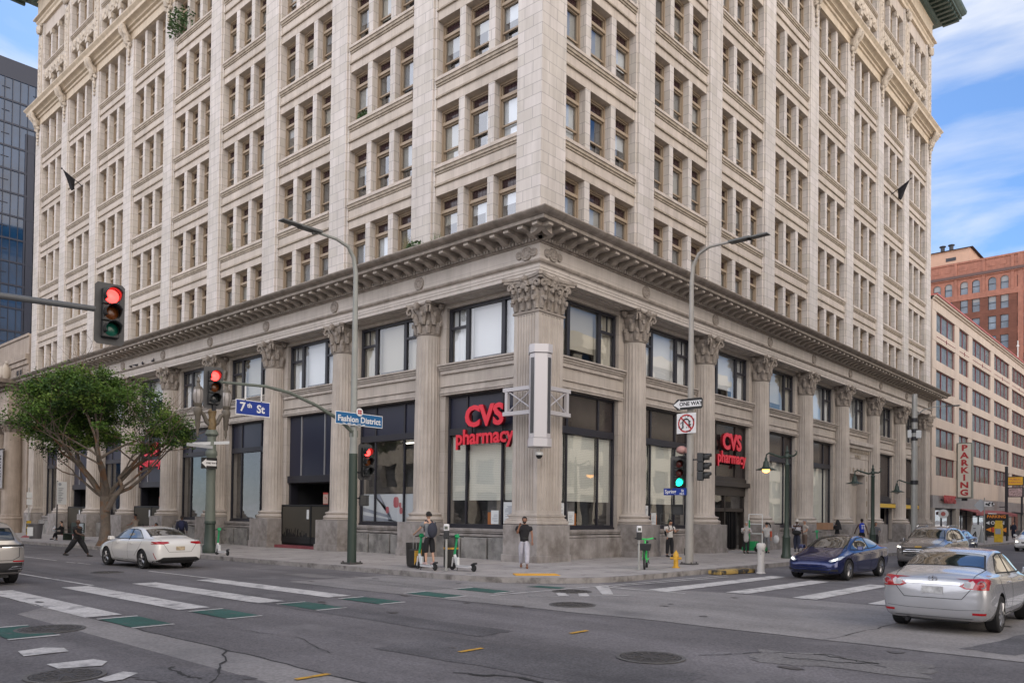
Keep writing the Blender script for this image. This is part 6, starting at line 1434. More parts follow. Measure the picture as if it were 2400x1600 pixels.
def stations(L,W,kind):
    h=W/2
    if kind=='sedan': return [(-L/2,h*.80,.36,.78,.84,h*.66),(-L/2+.07,h*.93,.25,.92,.97,h*.72),(-L/2+.22,h*.985,.21,.985,1.045,h*.74),(-L/2+.50,h,.19,.99,1.08,h*.76),(-L/2+.78,h,.18,.985,1.16,h*.76),(-L/2+1.38,h,.17,.965,1.40,h*.68),(-L/2+2.05,h,.17,.95,1.465,h*.67),(-L/2+2.75,h,.17,.935,1.40,h*.67),(-L/2+3.38,h,.18,.91,1.06,h*.76),(-L/2+3.9,h*.99,.19,.83,.93,h*.76),(-L/2+4.25,h*.95,.20,.72,.82,h*.72),(L/2-.12,h*.86,.22,.60,.70,h*.64),(L/2,h*.70,.28,.50,.58,h*.5)]
    if kind=='ev': return [(-L/2,h*.78,.40,.80,.86,h*.6),(-L/2+.08,h*.92,.28,.98,1.03,h*.68),(-L/2+.3,h*.99,.2,1.0,1.08,h*.68),(-L/2+.75,h,.17,.98,1.2,h*.66),(-L/2+1.35,h,.16,.95,1.38,h*.6),(-L/2+2.1,h,.15,.92,1.44,h*.60),(-L/2+2.75,h,.15,.89,1.38,h*.62),(-L/2+3.55,h,.16,.84,1.0,h*.76),(-L/2+4.0,h*.99,.17,.78,.87,h*.76),(-L/2+4.4,h*.94,.18,.68,.75,h*.72),(L/2-.1,h*.84,.2,.55,.62,h*.62),(L/2,h*.66,.26,.45,.52,h*.5)]
    return [(-L/2,h*.86,.42,1.0,1.08,h*.7),(-L/2+.06,h*.95,.30,1.10,1.25,h*.72),(-L/2+.25,h,.25,1.12,1.52,h*.68),(-L/2+.6,h,.23,1.10,1.64,h*.68),(-L/2+1.5,h,.22,1.08,1.70,h*.69),(-L/2+2.4,h,.22,1.06,1.68,h*.69),(-L/2+2.85,h,.22,1.05,1.60,h*.69),(-L/2+3.45,h,.23,1.03,1.20,h*.76),(-L/2+4.0,h*.99,.24,.98,1.08,h*.77),(-L/2+4.35,h*.96,.25,.88,.99,h*.74),(L/2-.1,h*.88,.26,.72,.84,h*.66),(L/2,h*.74,.34,.6,.72,h*.55)]
def car(label,kind,pm,loc,rz,L=4.6,W=1.78,wb=2.7,fo=.95,r=.325,wk='hub',name='parked_car',cat='car',rear=None,front=None,scale_z=1):
    t=thing(name,label,cat,loc,rz); x1=L/2-fo; x0=x1-wb; tr=W/2-.115
    body,bvh=loft_body(stations(L,W,kind),pm,t,(x0,x1),r,tr)
    h=W/2; b=-L/2
    for x in (x0,x1):
        for s_ in (-1,1): car_wheel(t,x,s_*tr,r,wk)
    m=MB(); m.box(x0+.3,x1-.3,-h*.7,h*.7,.16,.3); m.box(b+.2,L/2-.3,-h*.6,h*.6,.2,.32); m.build('underbody',CBLK,t)
    suv=kind=='suv'; zt=1.45 if not suv else 1.70
    # glass
    if kind=='sedan': SG=[(b+1.02,1.035),(b+1.15,1.11),(b+1.55,1.33),(b+1.85,1.375),(b+2.45,1.365),(b+2.95,1.20),(b+3.32,1.0),(b+2.9,.985)]; RG=[(b+.74,-.68),(b+.70,-.3),(b+.70,.3),(b+.74,.68),(b+1.34,.57),(b+1.37,.2),(b+1.37,-.2),(b+1.34,-.57)]; WG=[(b+2.78,-.50),(b+3.36,-.64),(b+3.42,-.3),(b+3.43,.3),(b+3.36,.64),(b+2.78,.50)]; sp=(b+2.02,)
    elif kind=='ev': SG=[(b+.82,1.10),(b+1.15,1.24),(b+1.5,1.33),(b+2.0,1.37),(b+2.5,1.34),(b+3.1,1.12),(b+3.4,.955),(b+2.9,.94),(b+1.4,1.0)]; RG=[(b+.5,-.55),(b+1.3,-.46),(b+1.3,.46),(b+.5,.55)]; WG=[(b+2.55,-.50),(b+3.5,-.68),(b+3.6,-.3),(b+3.6,.3),(b+3.5,.68),(b+2.55,.50)]; sp=(b+1.95,)
    else: SG=[(b+.62,1.20),(b+.85,1.50),(b+1.3,1.58),(b+2.3,1.58),(b+2.85,1.46),(b+3.35,1.14),(b+2.9,1.115)]; RG=None; WG=[(b+2.85,-.58),(b+3.42,-.72),(b+3.5,-.3),(b+3.5,.3),(b+3.42,.72),(b+2.85,.58)]; sp=(b+2.15,b+1.15)
    for v in 'lr':
        patch(bvh,SG,v,CBLK,'window_surround',t,.003); c=Vector((sum(p[0] for p in SG)/len(SG),sum(p[1] for p in SG)/len(SG)))
        g=patch(bvh,[(c.x+(p[0]-c.x)*.955,c.y+(p[1]-c.y)*.86) for p in SG],v,CGL,'side_window',t,.006)
        for x in sp: patch(bvh,[(x-.035,.98 if not suv else 1.1),(x+.035,.98 if not suv else 1.1),(x+.02,zt-.09),(x-.05,zt-.09)],v,CBLK,'window_pillar',t,.009)
        zz=.97 if not suv else 1.08
        lines(bvh,[(sp[0],zz),(sp[0]+.0,.30),(b+1.25+.3,.28)],v,t); lines(bvh,[(b+3.18,zz-.02),(b+3.22,.6),(b+3.05,.30),(sp[0],.28)],v,t); lines(bvh,[(b+1.02,zz),(b+1.2,.72),(b+1.55,.42)],v,t)
        for x in (sp[0]+.12-.35,b+2.95-.75 if False else sp[0]+.85-.55):
            pass
        s_=1 if v=='l' else -1
        for x in (sp[0]-.22,sp[0]+.85):
            hh=bvh.ray_cast(Vector((x,3*s_,.86 if not suv else .98)),Vector((0,-s_,0)))
            if hh[0]: q=MB(); q.obox(tuple(hh[0]+Vector((0,.018*s_,0))),.10,.015,.014); q.build('door_handle',pm,t,bevel=.008)
        q=MB(); q.obox((b+3.12,s_*(h+.06),1.02 if not suv else 1.14),.085,.10,.065,Matrix.Rotation(R(12*s_),3,'Z'),.85); q.build('wing_mirror',pm if suv or kind=='ev' else pm,t,bevel=.025)
    if RG: patch(bvh,RG,'t',CBLK,'window_surround',t,.003); patch(bvh,[(p[0]+(.03 if p[0]<b+1.0 else -.03),p[1]*.95) for i,p in enumerate(RG)],'t',CGL,'rear_window',t,.006)
    else:
        P=[(-.66,1.18),(.66,1.18),(.60,1.50),(-.60,1.50)]; patch(bvh,P,'b',CBLK,'window_surround',t,.003); patch(bvh,[(y*.95,z+(.02 if z<1.3 else -.02)) for y,z in P],'b',CGL,'rear_window',t,.007)
    patch(bvh,WG,'t',CBLK,'windscreen_surround',t,.003); patch(bvh,[(b+2.8+(p[0]-b-2.8)*.95+.03 if kind!='ev' else p[0]*1-.0,p[1]*.955) for p in WG],'t',CGL,'windscreen',t,.006)
    # bonnet and boot gaps
    if not suv: lines(bvh,[(b+.12,-.62),(b+.80,-.68)],'t',t); lines(bvh,[(b+.12,.62),(b+.80,.68)],'t',t)
    lines(bvh,[(b+3.5,-.70),(L/2-.35,-.66),(L/2-.2,-.45)],'t',t); lines(bvh,[(b+3.5,.70),(L/2-.35,.66),(L/2-.2,.45)],'t',t)
    if rear: rear(t,bvh,h,b,pm)
    if front: front(t,bvh,h,b,L,pm)
    return t
def blob(m,bvh,view,pts,mt,name,parent,off=.008): return patch(bvh,pts,view,mt,name,parent,off,.03)
# --- silver sedan in the foreground right
def rear_silver(t,bvh,h,b,pm):
    for s_ in (1,-1):
        f=(lambda P:P) if s_==1 else mir
        patch(bvh,f([(.42,.845),(.50,.80),(.86,.79),(.90,.86),(.86,.98),(.60,.965)]),'b',TAILR,'tail_light',t,.008,.03)
        patch(bvh,f([(.48,.85),(.53,.82),(.63,.82),(.66,.90),(.62,.94)]),'b',TAILW,'reverse_lamp',t,.012,.03)
        patch(bvh,[(b+.05,.82),(b+.28,.90),(b+.30,.96),(b+.16,.98),(b+.05,.96)],'l' if s_==1 else 'r',TAILR,'tail_light',t,.008,.03)
        q=MB(); Mx=Matrix(((0,0,-1),(0,1,0),(1,0,0))); y=.76*s_; hh=bvh.ray_cast(Vector((-4,y,.885)),Vector((1,0,0)))[0]
        q.lathe([(.068,0),(.068,.014),(.05,.014),(.05,0)],n=20,cap=False,M=Mx,o=(hh.x-.012,y,.885)); q.build('lamp_ring',CHR,t,smooth=True)
        q=MB(); hh=bvh.ray_cast(Vector((-4,.55*s_,.885)),Vector((1,0,0)))[0]; q.lathe([(.055,0),(.05,.014),(0,.016)],n=20,cap=False,M=Mx,o=(hh.x-.014,.55*s_,.88)); q.build('reverse_bulb',mat('clear_lamp',(.5,.5,.52),.1,coat=1),t,smooth=True)
        patch(bvh,f([(.62,.36),(.80,.36),(.81,.40),(.62,.40)]),'b',TAILR,'reflector',t,.008,.04)
    patch(bvh,[(-.44,.86),(.44,.86),(.43,.90),(-.43,.90)],'b',CHR,'boot_trim',t,.012,.04)
    q=MB(); hh=bvh.ray_cast(Vector((-4,0,.95)),Vector((1,0,0)))[0]; Mx=Matrix(((0,0,-1),(0,1,0),(1,0,0)))
    q.lathe([(.075,0),(.075,.012),(.062,.012),(.062,0)],n=24,cap=False,M=Mx,o=(hh.x-.012,0,.955)); q.box(hh.x-.022,hh.x-.01,-.012,.012,.895,1.015); q.box(hh.x-.022,hh.x-.01,-.05,.05,.975,.99)
    q.v=[(x,y*1.0,.955+(z-.955)*.72) for x,y,z in q.v]; q.build('emblem',CHR,t,smooth=True)
    patch(bvh,[(-.17,.70),(.17,.70),(.17,.82),(-.17,.82)],'b',PLATE,'licence_plate',t,.016,.06)
    lines(bvh,[(-.62,.99),(-.60,.80),(-.46,.62),(.46,.62),(.60,.80),(.62,.99)],'b',t,.010)
    lines(bvh,[(-.84,.46),(-.4,.43),(.4,.43),(.84,.46)],'b',t,.006)
    patch(bvh,[(-.55,.225),(.55,.225),(.62,.29),(-.62,.29)],'b',CBLK,'bumper_insert',t,.006,.06)
    q=MB(); q.tube([(b+.15,.42,.22),(b+.03,.42,.20)],.03,8); q.build('exhaust',STEEL,t)
SILV=paint('silver_paint',(.47,.475,.49),.5,.26)
car('silver four-door sedan seen from behind in the right foreground','sedan',SILV,(16.05,-5.93,-.15),R(90),4.54,1.77,2.6,.92,.325,'hub','silver_sedan',rear=rear_silver)
# --- white sedan at the left
def rear_white(t,bvh,h,b,pm):
    for s_ in (1,-1):
        f=(lambda P:P) if s_==1 else mir
        patch(bvh,f([(.38,.90),(.60,.86),(.88,.87),(.89,.93),(.70,.96),(.40,.94)]),'b',TAILR,'tail_light',t,.010,.03)
        patch(bvh,[(b+.04,.87),(b+.36,.93),(b+.38,.955),(b+.05,.955)],'l' if s_==1 else 'r',TAILR,'tail_light',t,.008,.03)
        patch(bvh,[(b+.10,.36),(b+.13,.36),(b+.22,.58),(b+.19,.58)],'l' if s_==1 else 'r',TAILR,'reflector',t,.008,.04)
    patch(bvh,[(-.78,.24),(.78,.24),(.82,.30),(.60,.42),(-.60,.42),(-.82,.30)],'b',CBLK,'bumper_insert',t,.010,.05)
    patch(bvh,[(-.16,.66),(.16,.66),(.16,.79),(-.16,.79)],'b',PLATEY,'temporary_plate',t,.016,.06)
    lines(bvh,[(-.60,1.0),(-.58,.86),(-.40,.60),(.40,.60),(.58,.86),(.60,1.0)],'b',t,.010)
    q=MB(); q.ball((-L_S/2+.0,0,0),.001,3,2); 
L_S=4.6
car('white four-door sedan seen from behind on the left street','sedan',paint('pearl_white_paint',(.74,.735,.72),.1,.25),(-9.4,-10.85,gz(-9.4)-.15),R(183),4.62,1.78,2.7,.93,.325,'five','white_sedan',rear=rear_white)
# --- blue car
def front_blue(t,bvh,h,b,L,pm):
    for s_ in (1,-1):
        f=(lambda P:P) if s_==1 else mir
        patch(bvh,f([(.52,.62),(.62,.58),(.82,.66),(.86,.76),(.80,.77),(.62,.68)]),'f',HEADL,'headlight',t,.008,.03)
        patch(bvh,f([(.62,.625),(.72,.64),(.76,.69),(.66,.665)]),'f',HLON,'lit_lamp',t,.014,.03)
        patch(bvh,f([(.60,.30),(.80,.30),(.80,.37),(.64,.36)]),'f',CBLK,'fog_recess',t,.006,.04)
    patch(bvh,[(-.50,.24),(.50,.24),(.62,.32),(-.62,.32)],'f',CBLK,'lower_intake',t,.008,.05)
    lines(bvh,[(-.62,.40),(0,.385),(.62,.40)],'f',t,.012)
    patch(bvh,[(.25,.46),(.53,.46),(.53,.56),(.25,.56)],'f',PLATE,'licence_plate',t,.014,.06) if False else None
car('glossy dark blue electric sedan with headlights facing the camera','ev',paint('deep_blue_paint',(.006,.014,.085),.5,.16),(10.0,4.35,-.15),R(-92),4.69,1.85,2.87,.85,.335,'multi','blue_car',front=front_blue)
# --- grey suv behind it
def front_suv(t,bvh,h,b,L,pm):
    patch(bvh,[(-.60,.62),(-.45,.50),(.45,.50),(.60,.62),(.62,.84),(-.62,.84)],'f',CBLK,'grille',t,.006,.05)
    for z in (.55,.62,.69,.76): patch(bvh,[(-.54,z),(.54,z),(.54,z+.018),(-.54,z+.018)],'f',CHR,'grille_bar',t,.014,.06)
    patch(bvh,[(-.62,.86),(.62,.86),(.62,.885),(-.62,.885)],'f',CHR,'grille_top_bar',t,.012,.06)
    patch(bvh,[(-.13,.865),(-.10,.845),(.10,.845),(.13,.865),(.13,.885),(.10,.905),(-.10,.905),(-.13,.885)],'f',mat('gold_emblem',(.62,.42,.12),.3,metal=.7),'emblem',t,.020,.05)
    for s_ in (1,-1):
        f=(lambda P:P) if s_==1 else mir
        patch(bvh,f([(.62,.80),(.86,.84),(.87,.93),(.66,.90)]),'f',HEADL,'headlight',t,.008,.03); patch(bvh,f([(.70,.83),(.84,.86),(.84,.89),(.70,.87)]),'f',HLON,'lit_lamp',t,.014,.03)
    q=MB()
    for s_ in (1,-1): q.tube([(b+.8,.58*s_,1.68),(b+1.2,.58*s_,1.75),(b+2.3,.58*s_,1.74),(b+2.6,.58*s_,1.67)],.02,6)
    q.build('roof_rail',CHR,t)
car('grey-brown sport utility vehicle with chrome grille behind the blue car','suv',paint('grey_brown_paint',(.21,.20,.20),.6,.22),(10.65,13.5,-.15),R(-90),4.65,1.84,2.72,.93,.36,'multi','grey_suv',front=front_suv)
# --- suv cut by the left edge
def rear_suv(t,bvh,h,b,pm):
    patch(bvh,[(-.88,1.0),(.88,1.0),(.88,1.07),(-.88,1.07)],'b',CBLK,'light_bar',t,.010,.05)
    for s_ in (1,-1):
        f=(lambda P:P) if s_==1 else mir
        patch(bvh,f([(.35,.99),(.88,.99),(.90,1.02),(.36,1.01)]),'b',CHR,'chrome_strip',t,.015,.05)
        patch(bvh,f([(.60,.62),(.88,.62),(.88,.655),(.62,.655)]),'b',TAILR,'reflector',t,.010,.05)
        patch(bvh,f([(.5,.42),(.85,.44),(.86,.52),(.6,.50)]),'b',CHR,'exhaust_trim',t,.010,.05); patch(bvh,f([(.56,.445),(.82,.46),(.82,.50),(.62,.485)]),'b',CBLK,'exhaust_outlet',t,.015,.05)
    patch(bvh,[(-.85,.30),(.85,.30),(.88,.60),(-.88,.60)],'b',CBLK,'lower_bumper',t,.005,.05)
    patch(bvh,[(-.2,.75),(.2,.75),(.2,.88),(-.2,.88)],'b',PLATE,'licence_plate',t,.014,.06)
    lines(bvh,[(-.76,1.1),(-.76,.75),(-.6,.66),(.6,.66),(.76,.75),(.76,1.1)],'b',t,.012)
car('champagne grey sport utility vehicle cut by the left edge of the picture','suv',paint('champagne_paint',(.36,.34,.32),.6,.3),(-6.0,-17.45,gz(-6)-.15),R(180),4.8,1.9,2.85,.95,.37,'multi','champagne_suv',rear=rear_suv)
# --- far cars
def front_far(t,bvh,h,b,L,pm):
    patch(bvh,[(-.35,.52),(.35,.52),(.40,.62),(-.40,.62)],'f',CBLK,'grille',t,.008,.05); patch(bvh,[(-.6,.26),(.6,.26),(.6,.36),(-.6,.36)],'f',CBLK,'lower_intake',t,.008,.05)
    for s_ in (1,-1):
        f=(lambda P:P) if s_==1 else mir
        patch(bvh,f([(.48,.56),(.74,.58),(.78,.70),(.52,.68)]),'f',HEADL,'headlight',t,.008,.03); patch(bvh,f([(.56,.59),(.70,.60),(.72,.67),(.58,.66)]),'f',HLON,'lit_lamp',t,.014,.03)
car('small white sedan with lit headlight at the far right edge','sedan',paint('pearl_white_paint',(.5,.5,.5)),(10.35,39.4,-.15),R(-90),4.5,1.75,2.65,.92,.315,'hub','white_car',front=front_far)
car('blue car parked at the kerb, mostly hidden behind the grey sport utility vehicle','sedan',paint('mid_blue_paint',(.02,.05,.16)),(8.2,27.5,-.15),R(-90),4.5,1.75,2.65,.92,.315,'hub','parked_blue_car')
# ---------------- people ----------------
def skin_mesh(pts,edges,rad,name,m,parent,extra=None,sub=2):
    me=bpy.data.meshes.new(name); me.from_pydata([tuple(p) for p in pts],edges,[]); o=bpy.data.objects.new(name,me); COL.objects.link(o)
    s=o.modifiers.new('s','SKIN'); s.use_smooth_shade=True; s.branch_smoothing=.6
    for v,r in zip(me.skin_vertices[0].data,rad): v.radius=(r if isinstance(r,tuple) else (r,r))
    me.skin_vertices[0].data[0].use_root=True
    q=o.modifiers.new('u','SUBSURF'); q.levels=sub; q.render_levels=sub
    dg=bpy.context.evaluated_depsgraph_get(); dg.update(); e=bpy.data.meshes.new_from_object(o.evaluated_get(dg)); bpy.data.objects.remove(o)
    if extra:
        bm=bmesh.new(); bm.from_mesh(e); me2=bpy.data.meshes.new('x'); me2.from_pydata(extra.v,[],extra.f); bm.from_mesh(me2); bm.to_mesh(e); bm.free()
    e.materials.clear(); e.materials.append(m)
    for p in e.polygons: p.use_smooth=True; p.material_index=0
    o=bpy.data.objects.new(name,e); COL.objects.link(o); o.parent=parent; return o
SKINM={k:mat('skin_'+k,c,.55) for k,c in (('tan',(.42,.22,.14)),('light',(.50,.30,.21)),('dark',(.085,.042,.026)),('brown',(.24,.115,.07)))}
HAIR=mat('dark_hair',(.012,.009,.008),.7)
def cloth(n,c): return mat('cloth_'+n,c,.9,noise=(9,.15))
def person(label,loc,rz,h=1.75,skin='tan',top=('black',(.02,.02,.022)),bottom=('black_trousers',(.02,.02,.024)),shoe=(.02,.018,.016),legs=(0,0,0,0),arms=(0,0,0,0),ab=(8,8),lean=0,head=0,hair='short',sleeve='short',shorts=False,build_=1.0,sit=False,coat=False,twist=0,dress=False,nod=0):
    """legs=(hipL,kneeL,hipR,kneeR) degrees forward swing / knee bend; arms=(shL,elL,shR,elR) forward swing / elbow bend; ab=abduction"""
    t=thing('person',label,'person',loc,rz); k=h/1.75
    hipz=.92*k; 
    def leg(s_,hip,knee):
        a=R(hip); b=R(hip-knee); H=Vector((0,.095*s_,0))*k*build_**.5; K=H+Vector((math.sin(a),0,-math.cos(a)))*.44*k; A=K+Vector((math.sin(b),0,-math.cos(b)))*.41*k
        return H,K,A
    HL,KL_,AL=leg(1,legs[0],legs[1]); HR,KR2,AR=leg(-1,legs[2],legs[3])
    low=min(AL.z,AR.z)-.07*k; pz=-low if not sit else sit
    P0=Vector((0,0,pz)); le=R(lean); up=Vector((math.sin(le),0,math.cos(le)))
    C1=P0+up*.22*k; C2=P0+up*.42*k; NK=P0+up*.55*k; hd=R(lean+nod); HD=NK+Vector((math.sin(hd),0,math.cos(hd)))*.15*k
    SH=.185*k*build_
    def arm(s_,sw,el,a_):
        S=C2+up*.06*k+Vector((0,SH*s_,0)); a=R(sw+lean*.0); q=R(a_)
        d1=Vector((math.sin(a)*math.cos(q),math.sin(q)*s_,-math.cos(a)*math.cos(q))); E=S+d1*.29*k
        b=R(sw+el); inn=-.35*min(1,el/90); d2=Vector((math.sin(b),math.sin(q)*s_*.5+inn*s_,-math.cos(b))).normalized(); W=E+d2*.25*k; return S,E,W,d2
    SL,EL,WL,dL=arm(1,arms[0],arms[1],ab[0]); SR,ER,WR,dR=arm(-1,arms[2],arms[3],ab[1])
    B=build_
    off=lambda p:p+P0
    pts=[P0,C1,C2,NK,NK+(HD-NK)*.6, off(HL),off(KL_),off(AL), off(HR),off(KR2),off(AR), SL,EL,WL,WL+dL*.09*k, SR,ER,WR,WR+dR*.09*k]
    ed=[(0,1),(1,2),(2,3),(3,4),(0,5),(5,6),(6,7),(0,8),(8,9),(9,10),(2,11),(11,12),(12,13),(13,14),(2,15),(15,16),(16,17),(17,18)]
    rd=[.105*k*B,.10*k*B,.11*k*B,.052*k,.05*k,.082*k*B,.055*k,.036*k,.082*k*B,.055*k,.036*k,.052*k*B,.04*k,.027*k,.03*k,.052*k*B,.04*k,.027*k,.03*k]
    X=MB(); Mh=Matrix.Rotation(R(head),3,'Z')@Matrix.Rotation(hd*.8,3,'Y'); f=lambda x,y,z:tuple(HD+Mh@(Vector((x,y,z))*k))
    X.T=None
    vs=[];n=16;m_=12
    for j in range(m_+1):
        th=PI*j/m_
        for i in range(n):
            a=2*PI*i/n; x=.098*math.sin(th)*math.cos(a); y=.076*math.sin(th)*math.sin(a); z=.118*math.cos(th)
            if z<0: x*=1-.25*(-z/.118); y*=1-.35*(-z/.118)
            vs.append(f(x+.01,y,z))
    X.add(vs,[(j*n+i,(j+1)*n+i,(j+1)*n+(i+1)%n,j*n+(i+1)%n) for j in range(m_) for i in range(n)])
    X.add([f(.098,0,.02),f(.098,.014,-.025),f(.128,0,-.022),f(.098,-.014,-.025),f(.10,0,-.034)],[(0,1,2),(0,2,3),(1,4,2),(3,2,4)])
    for s_ in (-1,1): X.ball(f(.0,.076*s_,-.005),.022*k,6,5,(.8,.4,1.2)); X.ball(f(.085,.03*s_,.02),.011*k,6,4)
    for W_,d_,s_ in ((WL,dL,1),(WR,dR,-1)):
        side=Vector((0,0,1)).cross(d_); side=side.normalized() if side.length>.1 else Vector((1,0,0)); nn=side.cross(d_)
        for q in range(4):
            b0=W_+d_*.085*k+side*((q-1.5)*.02)*k; L_=(.07,.08,.075,.06)[q]*k
            X.tube([b0,b0+d_*L_*.5+nn*.006*k,b0+d_*L_*.85+nn*.022*k],[.0095*k,.009*k,.007*k],5)
        b0=W_+d_*.03*k+side*.03*k*-s_; X.tube([b0,b0+d_*.035*k-side*.02*s_*k,b0+d_*.06*k-side*.022*s_*k],[.011*k,.010*k,.008*k],5)
    skin_mesh(pts,ed,rd,'body',SKINM[skin],t,X,1)
    # lips and eyes as small darker marks
    m=MB(); 
    for s_ in (-1,1): m.ball(f(.093,.03*s_,.02),.006*k,6,4)
    m.build('eyes',mat('eye_dark',(.02,.015,.012),.3),t); m=MB(); m.ball(f(.092,0,-.055),.016*k,8,4,(.4,1,.3)); m.build('mouth',mat('lip',(.22,.07,.06),.6),t)
    # trousers
    if not dress:
        kn=(.62 if shorts else 1); LB=lambda K,A:(K+(A-K)*(.25 if shorts else .88))
        p2=[P0,P0+up*.13*k,off(HL),off(KL_)+(Vector() if not shorts else Vector()),off(LB(KL_,AL)),off(HR),off(KR2),off(LB(KR2,AR))]
        r2=[.15*k*B,.135*k*B,.115*k*B,.09*k*B,(.10 if shorts else .072)*k,.115*k*B,.09*k*B,(.10 if shorts else .072)*k]
        skin_mesh(p2,[(0,1),(0,2),(2,3),(3,4),(0,5),(5,6),(6,7)],r2,'trousers' if not shorts else 'shorts',cloth(*bottom),t)
    # shirt
    arms_=[]; a_=.62 if sleeve=='short' else (0 if sleeve=='none' else 1)
    p3=[C1,P0-up*.07*k,C2+up*.03*k,NK+up*.02*k]; e3=[(0,1),(0,2),(2,3)]; r3=[.155*k*B,.175*k*B,.175*k*B,.085*k]
    if coat or dress: p3.append(P0-Vector((0,0,.35*k if coat else .72*k))); e3.append((1,4)); r3.append(.17*k*B if coat else .24*k)
    for S,E,W in ((SL,EL,WL),(SR,ER,WR)):
        i=len(p3); p3.append(S); e3.append((2,i)); r3.append(.088*k*B)
        if a_: p3.append(S+(E-S)*(a_ if a_<1 else 1)); e3.append((i,i+1)); r3.append(.085*k*B)
        if a_==1: p3.append(E+(W-E)*.92); e3.append((i+1,i+2)); r3.append(.06*k)
    skin_mesh(p3,e3,r3,'coat' if coat else ('dress' if dress else 'shirt'),cloth(*top),t)
    for K,A in ((KL_,AL),(KR2,AR)):
        a=off(A); m=MB(); d=Vector((1,0,0)) if not sit else Vector((1,0,0)); fz=a.z-.03*k if not sit else a.z-.03*k
        m.tube([(a.x-.05*k,a.y,a.z-.035*k),(a.x+.04*k,a.y,a.z-.03*k),(a.x+.13*k,a.y,a.z-.045*k),(a.x+.19*k,a.y,a.z-.05*k)],[.038*k,.045*k,.042*k,.028*k],8); m.build('shoe',mat('shoe_%d'%int(shoe[0]*1000),shoe,.5),t,smooth=True)
    def hcap(rad,drop,m_,name,back=0):
        m=MB(); vs=[];n=16;mm=8
        for j in range(mm+1):
            th=R(100)*j/mm
            for i in range(n):
                a=2*PI*i/n; dd=th*(1 if math.cos(a)<.3 else (.62 if drop else .62)); vs.append(f(.01-.006+rad*1.02*math.sin(dd)*math.cos(a),rad*.84*math.sin(dd)*math.sin(a),.012+rad*1.16*math.cos(dd)))
        m.add(vs,[(j*n+i,(j+1)*n+i,(j+1)*n+(i+1)%n,j*n+(i+1)%n) for j in range(mm) for i in range(n)]); o=m.build(name,m_,t,smooth='all'); return o
    if hair=='short': hcap(.106,1,HAIR,'hair')
    elif hair=='curly':
        hcap(.112,1,HAIR,'hair'); m=MB()
        for i in range(60):
            a=random.random()*2*PI; th=random.random()*1.7; 
            if math.cos(a)>.2 and th>.9: continue
            m.ball(f(.108*math.sin(th)*math.cos(a),.09*math.sin(th)*math.sin(a),.012+.125*math.cos(th)),.022*k,6,4)
        m.build('curls',HAIR,t,smooth=True)
    elif hair=='long': hcap(.110,1,HAIR,'hair'); m=MB(); m.tube([f(-.06,0,.05),f(-.10,0,-.06),f(-.10,0,-.18),f(-.07,0,-.28)],[.07*k,.075*k,.06*k,.02*k],9); m.build('long_hair',HAIR,t,smooth=True)
    elif hair=='tail': hcap(.108,1,HAIR,'hair'); m=MB(); m.tube([f(-.08,0,.06),f(-.17,-.02,.05),f(-.22,-.05,-.06),f(-.21,-.08,-.2)],[.03*k,.04*k,.03*k,.01*k],8); m.build('ponytail',HAIR,t,smooth=True)
    elif hair=='whitecap': hcap(.116,1,cloth('white_cap',(.55,.52,.48)),'cap')
    elif hair=='greycap': hcap(.114,1,cloth('grey_cap',(.28,.29,.30)),'cap'); m=MB(); m.obox(f(.12,0,.05),.05*k,.06*k,.006*k); m.build('cap_peak',cloth('grey_cap',(.28,.29,.30)),t)
    elif hair=='hood': hcap(.128,1,cloth(*top),'hood'); m=MB(); m.tube([f(-.05,0,.02),f(-.06,0,-.12),f(-.02,0,-.2)],[.12*k,.10*k,.12*k],10); m.build('hood_neck',cloth(*top),t,smooth=True)
    elif hair=='veil':
        m=MB(); m.tube([f(-.02,0,.13),f(-.03,0,.02),f(-.05,0,-.15),f(-.05,0,-.5)],[.06*k,.115*k,.17*k,.25*k],12); m.build('veil',cloth('black_veil',(.012,.012,.014)),t,smooth=True)
    t['_']=0; del t['_']
    return t,dict(P0=P0,C1=C1,C2=C2,NK=NK,HD=HD,WL=WL,WR=WR,dL=dL,dR=dR,k=k,up=up,f=f,SL=SL,SR=SR)
def backpack(t,J,c,name,drop=0,size=1,side=0):
    m=MB(); k=J['k']; o=J['C1']+Vector((-.20*k,side,.06*k-drop)); m.ball(tuple(o),.2*k*size,12,9,(.62,.85,1.25)); b=m.build('backpack',cloth(name,c),t,smooth=True)
    m=MB()
    for s_ in (-1,1): m.tube([tuple(J['C2']+Vector((-.1*k,.09*s_*k,.08*k))),tuple(J['C2']+Vector((.03*k,.10*s_*k,.14*k))),tuple(J['C2']+Vector((.13*k,.11*s_*k,.0))),tuple(J['C1']+Vector((.08*k,.14*s_*k,-.06*k)))],.02*k,6)
    m.build('strap',cloth(name,c),b)
    return b
